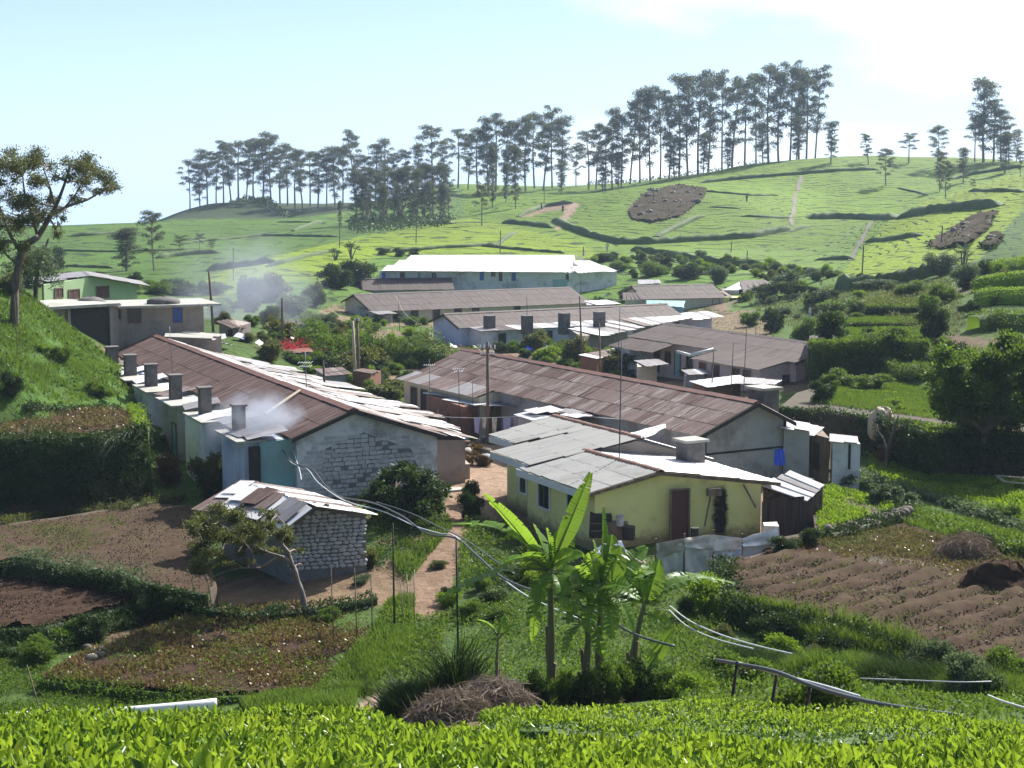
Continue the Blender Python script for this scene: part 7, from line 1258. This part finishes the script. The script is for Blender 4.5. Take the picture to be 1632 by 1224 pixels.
line(Lp([(700,664,80),(760,666,80),(830,664,80),(900,662,80),(990,668,70)]),.012,'pipe_white','white clothes line across the courtyard','clothes_line','line')
for px,w,h,m_,l in ((760,9,26,'cloth_lilac','lilac garment hanging on the clothes line'),(772,7,18,'sack','pale cloth hanging beside the lilac garment'),(788,8,24,'sack','thin white shirt hanging on the clothes line'),(808,12,28,'cloth_lilac','wide lilac cloth at the right of the clothes line'),(822,6,16,'cloth_pink','small pink cloth at the right end of the clothes line')):
    a=atY(px-w/2,666,80); b=atY(px+w/2,666,80); tag(tarp('laundry',[a,b,b-Vector((.05,0,h/FPX*80)),a-Vector((-.03,0,h/FPX*80*.9))],m_,None,.06,int(px)),l,'laundry')
for (pa,pb,l) in (((556,566,86,),(400,500,120),'left'),((567,510,112),(785,556,86),'middle')):
    line([atY(*pa),(atY(*pa)+atY(*pb))/2-Vector((0,0,.8)),atY(*pb)],.015,'dark_stuff','%s electric wire sagging over the roofs'%l,'wire','wire')
line([atY(777,552,86),atY(880,575,88)-Vector((0,0,.5)),atY(990,600,90)],.014,'dark_stuff','right electric wire sagging over the roofs','wire','wire')
line([atY(632,473,166),atY(650,500,150)-Vector((0,0,.3)),atY(700,530,140)],.02,'wood_pale','pale stay wire from the brown roof pole','wire','wire')
# ------------------------------------------------------------------ sack fence and yard things
F_=[(1045,866,915),(1090,858,913),(1136,852,908),(1182,858,902),(1238,842,892)]
sf=empty('sack_fence',atZ(1140,905,-13.75),'fence of stitched white and buff sacks below the door of the yellow house','fence')
for i,((a,t,b),(a2,t2_,b2)) in enumerate(zip(F_[:-1],F_[1:])):
    z=-13.75; pa,pb=atZ(a,b,z),atZ(a2,b2,z); ta=Vector((pa.x,pa.y,slope(t)*pa.y)); tb=Vector((pb.x,pb.y,slope(t2_)*pb.y)); o=tarp('sack_panel',[ta,tb,pb-Vector((0,0,.15)),pa-Vector((0,0,.15))],['sack','sack','tarp_white','sack'][i],sf,.1,i+3,14,10); mb=MB(); mb.tube([pa-Vector((0,0,.3)),ta+Vector((0,0,.18))],.04,6); mb.build('fence_post',M['wood'],sf)
    o=tarp('sack_flap',[ta+Vector((0,-.06,.02)),tb+Vector((0,-.06,.02)),tb-Vector((0,.1,.4+.2*(i%2))),ta-Vector((0,.1,.3+.3*((i+1)%2)))],['wood_pale','sack','sack','tarp_white'][i],sf,.07,i+9,12,5)
pa=atZ(1214,888,-13.75); c=MB(); c.hexa([pa+Vector((0,0,0)),pa+Vector((.75,.1,0)),pa+Vector((.75,.7,0)),pa+Vector((0,.6,0))],[pa+Vector((.08,.05,1.25)),pa+Vector((.68,.15,1.2)),pa+Vector((.66,.55,1.3)),pa+Vector((.1,.5,1.28))]); tag(c.build('sack_screen',M['sack']),'upright box like screen of white sacking at the right end of the sack fence','screen')
def heap(label,c,z,rx,ry,hz,mat,name='heap',cat_='heap',seed=3,amp=.2,n=(22,12)):
    p=hit(*c) if z is None else atZ(c[0],c[1],z); V,F=sphereVF((0,0,0),(rx,ry,hz),seed,n[0],n[1],amp); V=V+np.random.default_rng(seed).normal(size=V.shape)*min(rx,hz)*.06; o=newobj(name,V,F,M[mat]); o.location=p; return tag(o,label,cat_)
heap('brown rubbish and twig heap in front of the central barrack gable',(1205,757),-13.8,1.5,1.3,1.0,'twig_dry'); brush('dry twigs strewn over the rubbish heap before the barrack gable',1200,74.5,1.5,1.,.9,1500,5)
tag(tarp('blue_cloth',[atY(1235,716,73),atY(1250,716,73),atY(1252,741,72.7),atY(1233,742,72.7)],'blue_cloth',None,.08,3),'bright blue plastic barrel shaped cover against the grey gable','cover')
heap('large weathered heap of earth and stalks at the right edge',(1590,935),None,1.5,1.1,.8,'soil',seed=5,amp=.35,n=(44,24)); brush('tangle of dark stems on the earth heap at the right edge',1560,56,1.2,1.,1.0,2200,9)
heap('stack of pale straw in the bean field before the dark bank',(1404,678),None,.75,.7,1.0,'wood_pale',name='straw_stack',cat_='straw stack',seed=8); 
tag(tarp('plastic_sheet',[atZ(945,872,-12.9),atZ(990,866,-12.8),atZ(1012,890,-13.1),atZ(958,895,-13.2)],'tarp_white',None,.15,8),'crumpled white plastic sheet on the rubble left of the sack fence','plastic sheet')
tag(tarp('plastic_sheet',[atY(1330,905,53.8),atY(1350,893,54.3),atY(1356,918,53.4),atY(1322,912,53.4)],'sack',None,.18,9),'white fertiliser sack propped up in the red crop','sack')
heap('pile of rubble and cloth beside the yellow house',(985,898),None,1.1,.9,.5,'cement_wall',seed=12)
# wall of the water channel, steps and slabs by the courtyard
def cboxpx(a,b,z0,z1,dep,name,mat,label,cat_): 
    pa,pb=atZ(a[0],a[1],z0),atZ(b[0],b[1],z0); e=(pb-pa); n_=Vector((-e.y,e.x,0)).normalized()*dep; mb=MB(); u=Vector((0,0,z1-z0)); mb.hexa([pa,pb,pb+n_,pa+n_],[pa+u,pb+u,pb+n_+u,pa+n_+u]); return tag(mb.build(name,M[mat],None,False,pa),label,cat_)
cboxpx((697,768),(749,766),-13.9,-13.05,1.6,'water_tank','cement_wall','low brown cement tank at the corner of the block gable','tank')
for i,(a,b,z) in enumerate([((700,790),(742,786),-13.75),((696,800),(736,796),-13.95),((700,812),(730,809),-14.1)]): cboxpx(a,b,z-.2,z,.7,'step','slab','%s flat stone step leading up to the courtyard'%['uppermost','middle','lowest'][i],'step')
rs2=random.Random(4)
for i in range(24):
    px,py=rs2.uniform(668,785),0; py=rs2.uniform(692,735) if px<760 else rs2.uniform(700,740); p=hit(px,py); s=rs2.uniform(.15,.38); V,F=sphereVF((0,0,0),(s*1.2,s,s*.7),i,9,6,.25); o=newobj('stone',V,F,M[['rock','slab','block_white'][i%3]]); o.location=p+Vector((0,0,s*.3)); lb_=['dark grey','flat grey','whitewashed'][i%3]+' loose stone lying round the courtyard bed'; tag(o,lb_,'stone',lb_)
for i,(px,py,w,h,mt) in enumerate([(690,742,40,18,'red'),(770,742,40,26,'red'),(760,722,30,20,'red'),(705,700,40,16,'dark'),(735,695,30,18,'mid'),(672,700,24,14,'mid')]): bush(px,py,w,h,mt,['dark red leaved plants left of the courtyard','dark red leaved plants beside the yellow porch','red plants behind the courtyard stones','dark plants behind the courtyard','green plants under the laundry','green plants by the far corner of the gable'][i],'f')
# old furniture beside the yellow house
for i,(px,py,w,h,d,mt,lb) in enumerate([(958,858,38,40,.5,'dark_stuff','dark broken cupboard leaning on the yellow wall'),(985,862,36,30,.5,'wood','dark wooden crate beside the cupboard'),(1002,860,22,22,.4,'dark_stuff','black drum end beside the crate'),(988,838,13,18,.3,'white_wall','white tub standing on the crate'),(1107,864,14,24,.25,'dark_stuff','dark bucket beside the maroon door')]):
    Y=59.5 if i!=3 else 59.6; c=atY(px,py,Y); k=Y/FPX; mb=MB()
    if i in (3,4,2): mb.tube([c,c+Vector((0,0,h*k*.1)),c+Vector((0,0,h*k))],[w*k*.42,w*k*.45,w*k*.5],10); mb.build
    else: mb.hexa([c+Vector((-w*k/2,0,0)),c+Vector((w*k/2,.1,0)),c+Vector((w*k/2,.1+d,0)),c+Vector((-w*k/2,d,0))],[c+Vector((-w*k/2+.05,0.05,h*k)),c+Vector((w*k/2-.03,.12,h*k*.9)),c+Vector((w*k/2-.03,.1+d,h*k*.92)),c+Vector((-w*k/2+.05,d,h*k))])
    ob=mb.build(['cupboard','crate','drum','tub','bucket'][i],M[mt],None,False,c); tag(ob,lb,['cupboard','crate','drum','tub','bucket'][i])
    if i<2:
        for s in (.3,.62): q=MB(); q.box(c+Vector((0,-.01,h*k*s)),Vector((w*k*.45,0,0)),Vector((0,.02,0)),Vector((0,0,.02))); q.build('shelf_edge',M['wood'],ob)
line(Lp([(-20,1147,18.4),(60,1141,18.4),(150,1138,18.3),(235,1132,18.2),(300,1126,18.2),(345,1121,18.3)]),.07,'tarp_white','long rolled white plastic sheet lying behind the tea at the lower left','plastic_roll','plastic roll',8)
# canopy and small roofs beside the kitchens
c=empty('canopy',atZ(225,660,-14),'pale blue sheet canopy on posts beside the kitchens','canopy'); roof_plane(c,atZ(265,617,-11.9),atZ(190,626,-12.1),atZ(192,638,-12.2),atZ(270,628,-12.0),['white_sheet'],4,1)
for px,py in ((196,634),(262,626)): a=atZ(px,py,-12.1); mb=MB(); mb.tube([Vector((a.x,a.y,-15)),a],.05,6); mb.build('post',M['wood'],c)
hut('shed','small wooden lean-to with a plank roof below the kitchens',[(255,696,-13.0),(262,689,-12.9),(312,686,-12.9),(310,694,-13.05)],-15,2,'dark_stuff','wood_pale','shed',2,.1)
hut('shed','tiny tin covered store between the canopy and the kitchens',[(245,680,-13.2),(252,674,-13.1),(280,672,-13.1),(284,680,-13.25)],-14.8,2,'wood','rust_patchy','shed',3,.1)
e=empty('wooden_frame',atY(55,640,85),'small dark wooden gate frame at the edge of the grass bank','frame')
for a,b in (((49,640),(49,613)),((62,640),(62,613)),((48,614),(63,614))): mb=MB(); mb.tube([atY(*a,84),atY(*b,84)],.05,6); mb.build('bar',M['wood'],e)
tag(tarp('pale_sheet',[atZ(74,620,-10.6),atZ(100,617,-10.6),atZ(102,622,-10.7),atZ(76,625,-10.7)],'sack',None,.08,2),'pale sheet lying on the grass bank','sheet')
e=empty('white_gutter',atZ(1105,565,-11.6),'white plastic gutter pipes on posts in front of the grey roofed barrack','gutter')
for a,b in (((1078,560),(1100,566)),((1100,566),(1138,556))): mb=MB(); mb.tube([atY(*a,104),atY(*b,104)],.1,7); mb.build('pipe',M['pipe_white'],e,True)
e=empty('plank_frame',hit(1610,772),'open frame of pale planks lying in the bean field','planks')
for a,b in (((1588,768),(1632,772)),((1588,768),(1600,778)),((1600,778),(1640,782)),((1640,770),(1632,772))): pa,pb=hit(*a),hit(*b); mb=MB(); t=(pb-pa).normalized(); s=Vector((t.y,-t.x,0))*.09; u=Vector((0,0,.3)); mb.hexa([pa-s+u,pa+s+u,pb+s+u,pb-s+u],[pa-s+u*1.2,pa+s+u*1.2,pb+s+u*1.2,pb-s+u*1.2]); mb.build('plank',M['wood_pale'],e)
# low stone edging of the green plot
dw=empty('dry_stone_wall',atZ(1370,845,-13.4),'low dry wall of rough stones in front of the green plot','wall')
P_=pxpoly([(1302,856),(1360,848),(1425,830),(1445,822)],-13.3)
for i in range(44):
    t=i/44*3; k=int(t); a,b=P_[k],P_[k+1]; x=a[0]+(b[0]-a[0])*(t-k); y=a[1]+(b[1]-a[1])*(t-k); s=rs2.uniform(.16,.28); V,F=sphereVF((0,0,0),(s*1.2,s,s*.8),i,9,6,.2); o=newobj('stone',V,F,M['rock'],dw); o.location=Vector((x+rs2.uniform(-.15,.15),y-.15,-13.35+rs2.choice([0,.25,.45])-.1))-wloc(dw)
for i,(px,py) in enumerate([(138,1036),(150,1040),(160,1048),(146,1052),(163,1040)]):
    p=hit(px,py); V,F=sphereVF((0,0,0),(.2,.16,.13),i,9,6,.2); o=newobj('stone',V,F,M['wood_pale' if i%2 else 'rock']); o.location=p+Vector((0,0,.1)); tag(o,'flat brown stone at the left corner of the front bed','stone','flat brown stones at the corner of the front bed')
# blossom on the square room, and pale flowers
V,F=leafV(np.array([(rng.normal()*1.0,rng.normal()*.4,abs(rng.normal())*.35) for _ in range(700)]),rng.normal(size=(700,3)),np.full(700,.12)); o=newobj('flowers',V,F,M['flower_red']); o.location=atZ(460,557,-11.4); tag(o,'crimson blossom growing over the roof of the square grey room','flowers',None,'stuff')
V,F=leafV(np.array([(rng.normal()*.6,rng.normal()*.4,abs(rng.normal())*.6) for _ in range(160)]),rng.normal(size=(160,3)),np.full(160,.12)); o=newobj('flowers',V,F,M['flower_white']); o.location=hit(535,600); tag(o,'small white flowers near the two tall poles','flowers',None,'stuff')
# ------------------------------------------------------------------ people, far off
def person(px,py,h,top,bottom,label,pose=0,turn=0):
    """one continuous figure from feet to head; shirt and cloth are children"""
    p=hit(px,py); s=h; vs=[(0,0,.95),(0,0,1.15),(0,0,1.38),(0,0,1.5),(0,-.02,1.6),(0,0,1.72),(.1,0,.9),(.12,-.03*(1+pose),.5),(.12,.02,.08),(.13,-.12,.04),(-.1,0,.9),(-.12,.05*(1+pose),.5),(-.12,.1*pose,.08),(-.13,-.12+.1*pose,.04),(.18,0,1.38),(.24,-.02,1.12),(.22,-.16,.92),(.21,-.22,.85),(-.18,0,1.38),(-.25,0,1.12),(-.23,-.1,.9),(-.22,-.16,.83)]
    ed=[(0,1),(1,2),(2,3),(3,4),(4,5),(0,6),(6,7),(7,8),(8,9),(0,10),(10,11),(11,12),(12,13),(2,14),(14,15),(15,16),(16,17),(2,18),(18,19),(19,20),(20,21)]
    rd=[.14,.13,.13,.055,.09,.09,.09,.065,.045,.035,.09,.065,.045,.035,.06,.045,.035,.03,.06,.045,.035,.03]
    me=bpy.data.meshes.new('person'); me.from_pydata([(a*s,b*s,c*s) for a,b,c in vs],ed,[]); o=bpy.data.objects.new('person',me); link(o); o.location=p; o.rotation_euler=(0,0,turn); mo=o.modifiers.new('skin','SKIN'); o.modifiers.new('sub','SUBSURF').levels=1
    sk=me.skin_vertices[0].data
    for i,r in enumerate(rd): sk[i].radius=(r*s,r*s)
    sk[0].use_root=True; me.materials.append(M['skin']); tag(o,label,'person')
    for nm,z0,z1,r0,r1,mt in (('shirt',.93,1.46,.19,.15,top),('skirt',.2,.98,.24,.17,bottom)):
        mb=MB(); mb.tube([Vector((0,0,z0*s)),Vector((0,0,(z0+z1)/2*s)),Vector((0,0,z1*s))],[r0*s,(r0+r1)/2*s*1.02,r1*s],10); q=mb.build(nm,M[mt]); q.parent=o
    V,F=sphereVF((0,.02*s,1.7*s),(.1*s,.11*s,.11*s),1,10,7,.02); q=newobj('hair',V,F,M['dark_stuff'],o)
person(1290,512,1.,'white_frame','cloth_lilac','person in a white top standing among the plants on the upper terrace',0,.4); person(1307,516,.95,'sack','dark_stuff','second person in a pale top, right of the first on the upper terrace',1,1.); person(897,338,1.,'dark_stuff','dark_stuff','tiny dark figure walking on the dirt road over the tea hill',1,0); person(1190,322,1.,'dark_stuff','wood','tiny dark figure standing in the tea right of the rock scar',0,0); person(863,334,1.,'dark_stuff','dark_stuff','tiny dark figure on the brown cutting left of the dirt road',0,2)
person(930,408,.9,'cloth_pink','cloth_lilac','one of two tea pickers below the round knoll, in pink',0,1); person(968,400,.9,'white_frame','cloth_lilac','tea picker in white beside the hill road below the round knoll',1,0)
# ------------------------------------------------------------------ smoke and air
def smoke(name,label,c,r,dens,scale,col=(.75,.82,1.),rise=0):
    V,F=sphereVF((0,0,0),r,3,16,10,.0); V=unit(V)*np.array(r); o=newobj(name,V,F,None); o.location=c; m=bpy.data.materials.new(name); m.use_nodes=True; nt=m.node_tree; nt.nodes.clear(); out=nt.nodes.new('ShaderNodeOutputMaterial'); v=nt.nodes.new('ShaderNodeVolumePrincipled'); v.inputs['Color'].default_value=(*col,1); v.inputs['Anisotropy'].default_value=.3
    t=nt.nodes.new('ShaderNodeTexCoord'); ln=nt.nodes.new('ShaderNodeVectorMath'); ln.operation='LENGTH'; mp=nt.nodes.new('ShaderNodeMapping'); mp.inputs['Scale'].default_value=tuple(1/q for q in r); nt.links.new(t.outputs['Object'],mp.inputs[0]); nt.links.new(mp.outputs[0],ln.inputs[0])
    f=remap(nt,ln.outputs['Value'],.15,1.,1,0); n=noise(nt,scale,4,.6); n=remap(nt,n,.38,.7,0,1.6); mu=nt.nodes.new('ShaderNodeMath'); mu.operation='MULTIPLY'; nt.links.new(f,mu.inputs[0]); nt.links.new(n,mu.inputs[1]); m2=nt.nodes.new('ShaderNodeMath'); m2.operation='MULTIPLY'; nt.links.new(mu.outputs[0],m2.inputs[0]); m2.inputs[1].default_value=dens; nt.links.new(m2.outputs[0],v.inputs['Density']); nt.links.new(v.outputs[0],out.inputs['Volume']); o.data.materials.append(m); return tag(o,label,'smoke',None,'stuff')
smoke('smoke','blue wood smoke around the nearest kitchen chimneys',atY(412,682,71.5),(2.6,2.6,2.0),1.1,.9); smoke('smoke','thin blue smoke drifting up behind the long left barrack',atY(385,478,150),(9,10,8),.07,.2)
V=[(x,y,z) for x in (-760,760) for y in (-720,760) for z in (-45,75)]; hz=newobj('haze',V,np.array([(0,1,3,2),(4,6,7,5),(0,4,5,1),(2,3,7,6),(0,2,6,4),(1,5,7,3)]),None); m=bpy.data.materials.new('haze'); m.use_nodes=True; nt=m.node_tree; nt.nodes.clear(); out=nt.nodes.new('ShaderNodeOutputMaterial'); v=nt.nodes.new('ShaderNodeVolumePrincipled'); v.inputs['Color'].default_value=(.62,.78,1,1); v.inputs['Density'].default_value=.0002; v.inputs['Anisotropy'].default_value=.2; nt.links.new(v.outputs[0],out.inputs['Volume']); hz.data.materials.append(m); tag(hz,'thin blue air over the whole valley','haze',None,'stuff')

for i,(c4,wl_,rf,lb) in enumerate([([(352,548,-11.9),(392,546,-11.9),(396,553,-12.1),(354,556,-12.1)],'grey_wall','white_sheet','small shed with a white roof behind the far end of the long barrack'),
 ([(405,556,-12.1),(440,554,-12.1),(446,562,-12.3),(408,564,-12.3)],'wood','zinc_sheet','plank shed left of the yellow green bush'),
 ([(500,588,-12.2),(545,586,-12.2),(560,596,-12.4),(512,600,-12.4)],'grey_wall',['zinc_sheet','rust_patchy'],'low patched shed behind the television aerial'),
 ([(1010,575,-12.6),(1046,572,-12.6),(1052,580,-12.8),(1014,584,-12.8)],'cream_wall','zinc_sheet','narrow cream shed before the grey roofed barrack'),
 ([(1085,590,-12.6),(1120,588,-12.6),(1128,596,-12.8),(1090,598,-12.8)],'grey_wall',['zinc_sheet','white_sheet'],'little pale roofed store under the white gutter'),
 ([(760,468,-11.8),(800,466,-11.8),(804,471,-12),(762,473,-12)],'pink_wall','zinc_sheet','tiny pink shed before the white roofed building'),
 ([(930,480,-12.0),(965,478,-12.0),(970,484,-12.2),(934,486,-12.2)],'grey_wall','white_sheet','small shed between the two brown roofed barracks'),
 ([(1075,500,-12.4),(1125,496,-12.3),(1138,504,-12.6),(1082,510,-12.7)],'blue_wall',['white_sheet','zinc_sheet'],'pale shed right of the cluttered low shed'),
 ([(440,512,-11.6),(470,510,-11.6),(474,517,-11.8),(442,519,-11.8)],'cement_wall','brown_sheet','small dim shed inside the smoke')]):
    hut('shed',lb,c4,-14.5,2,wl_,rf,'shed',4)
for i in range(34):
    A_=[(700,540,960,565),(1000,585,1180,612),(640,480,900,492),(340,545,480,560)][i%4]; px,py=rs2.uniform(A_[0],A_[2]),rs2.uniform(A_[1],A_[3]); p=hit(px,py); s=rs2.uniform(.5,1.3); a=rs2.uniform(0,3.1); e=Vector((math.cos(a),math.sin(a),0))*s; n_=Vector((-math.sin(a),math.cos(a),0))*s*.7
    o=tarp('scrap_sheet',[p+Vector((0,0,.3)),p+e+Vector((0,0,.4)),p+e+n_+Vector((0,0,.7)),p+n_+Vector((0,0,.5))],['white_sheet','zinc_sheet','rust_patchy','cloth_lilac','blue_cloth','tarp_white'][i%6],None,.05,i,4,4); lb_=['crumpled white','grey tin','rusty tin','lilac','bright blue','pale plastic'][i%6]+' scrap sheet lying '+['in front of the pale blue barrack','before the grey roofed barrack','in front of the brown roofed barrack','behind the long left barrack'][i%4]; tag(o,lb_,'scrap sheet',lb_)

W1=['cement_wall','white_wall','wood','blue_wall','brick_red','grey_wall','cream_wall','wood']
for i,(s0,w0,dw_,ds) in enumerate([(5.5,6.7,1.0,2.2),(9,7.1,1.8,2.6),(13,7.1,2.6,2.6),(17.5,7.0,2.8,3.2),(23,7.2,2.2,2.6),(28,7.1,2.8,3.4),(34,6.9,2.4,3.),(40,6.8,2.6,3.)]):
    e=empty('lean_to',f1(s0,w0,-14.2),'%s lean-to right of the long left barrack, %s'%(['cement','white','plank','pale blue','brick','grey','cream','board'][i],nth(7-i,8,' of eight').replace('leftmost','farthest').replace('rightmost','nearest').replace('from the left','from the far end').replace('from the right','from the near end')),'lean-to')
    fbox(f1,s0,s0+ds,w0,w0+dw_,-14.8,-12.0,'wall',W1[i],e,-12.35); roof_plane(e,f1(s0-.2,w0-.3,-11.8),f1(s0+ds+.2,w0-.3,-11.8),f1(s0+ds+.2,w0+dw_+.3,-12.3),f1(s0-.2,w0+dw_+.3,-12.3),['zinc_sheet','rust_patchy','white_sheet'],4,1,3); opening(f1,e,'R',s0+ds/2,w0+dw_,-14.1,.8,1.6,'door','wood','dark_stuff')
for i,(px,py,w,h,mt,lb) in enumerate([(590,655,50,34,'mid','bush at the near end of the lean-to row'),(560,640,40,30,'olive','yellowish bush behind the lean-to row'),(625,668,30,22,'dark','dark shrub by the cream porch steps'),(660,690,34,22,'mid','low green plants by the brick annex'),(1010,560,36,30,'olive','light shrub before the grey roof gable'),(940,555,30,20,'mid','small shrub beside the whitish rubble roof'),(1080,580,30,22,'dark','dark shrub under the white gutter')]): bush(px,py,w,h,mt,lb,'f')
for i,(px,py,l,m_) in enumerate([(700,695,'blue plastic bowl near the laundry','blue_paint'),(716,702,'white bucket near the laundry','white_frame'),(745,712,'orange red pot beside the courtyard stones','ridge_tile'),(770,706,'grey pot beside the yellow porch','chimney')]):
    p=hit(px,py); mb=MB(); mb.tube([p,p+Vector((0,0,.16)),p+Vector((0,0,.34))],[.13,.16,.19],10); tag(mb.build('bucket',M[m_],None,False,p),l,'bucket')
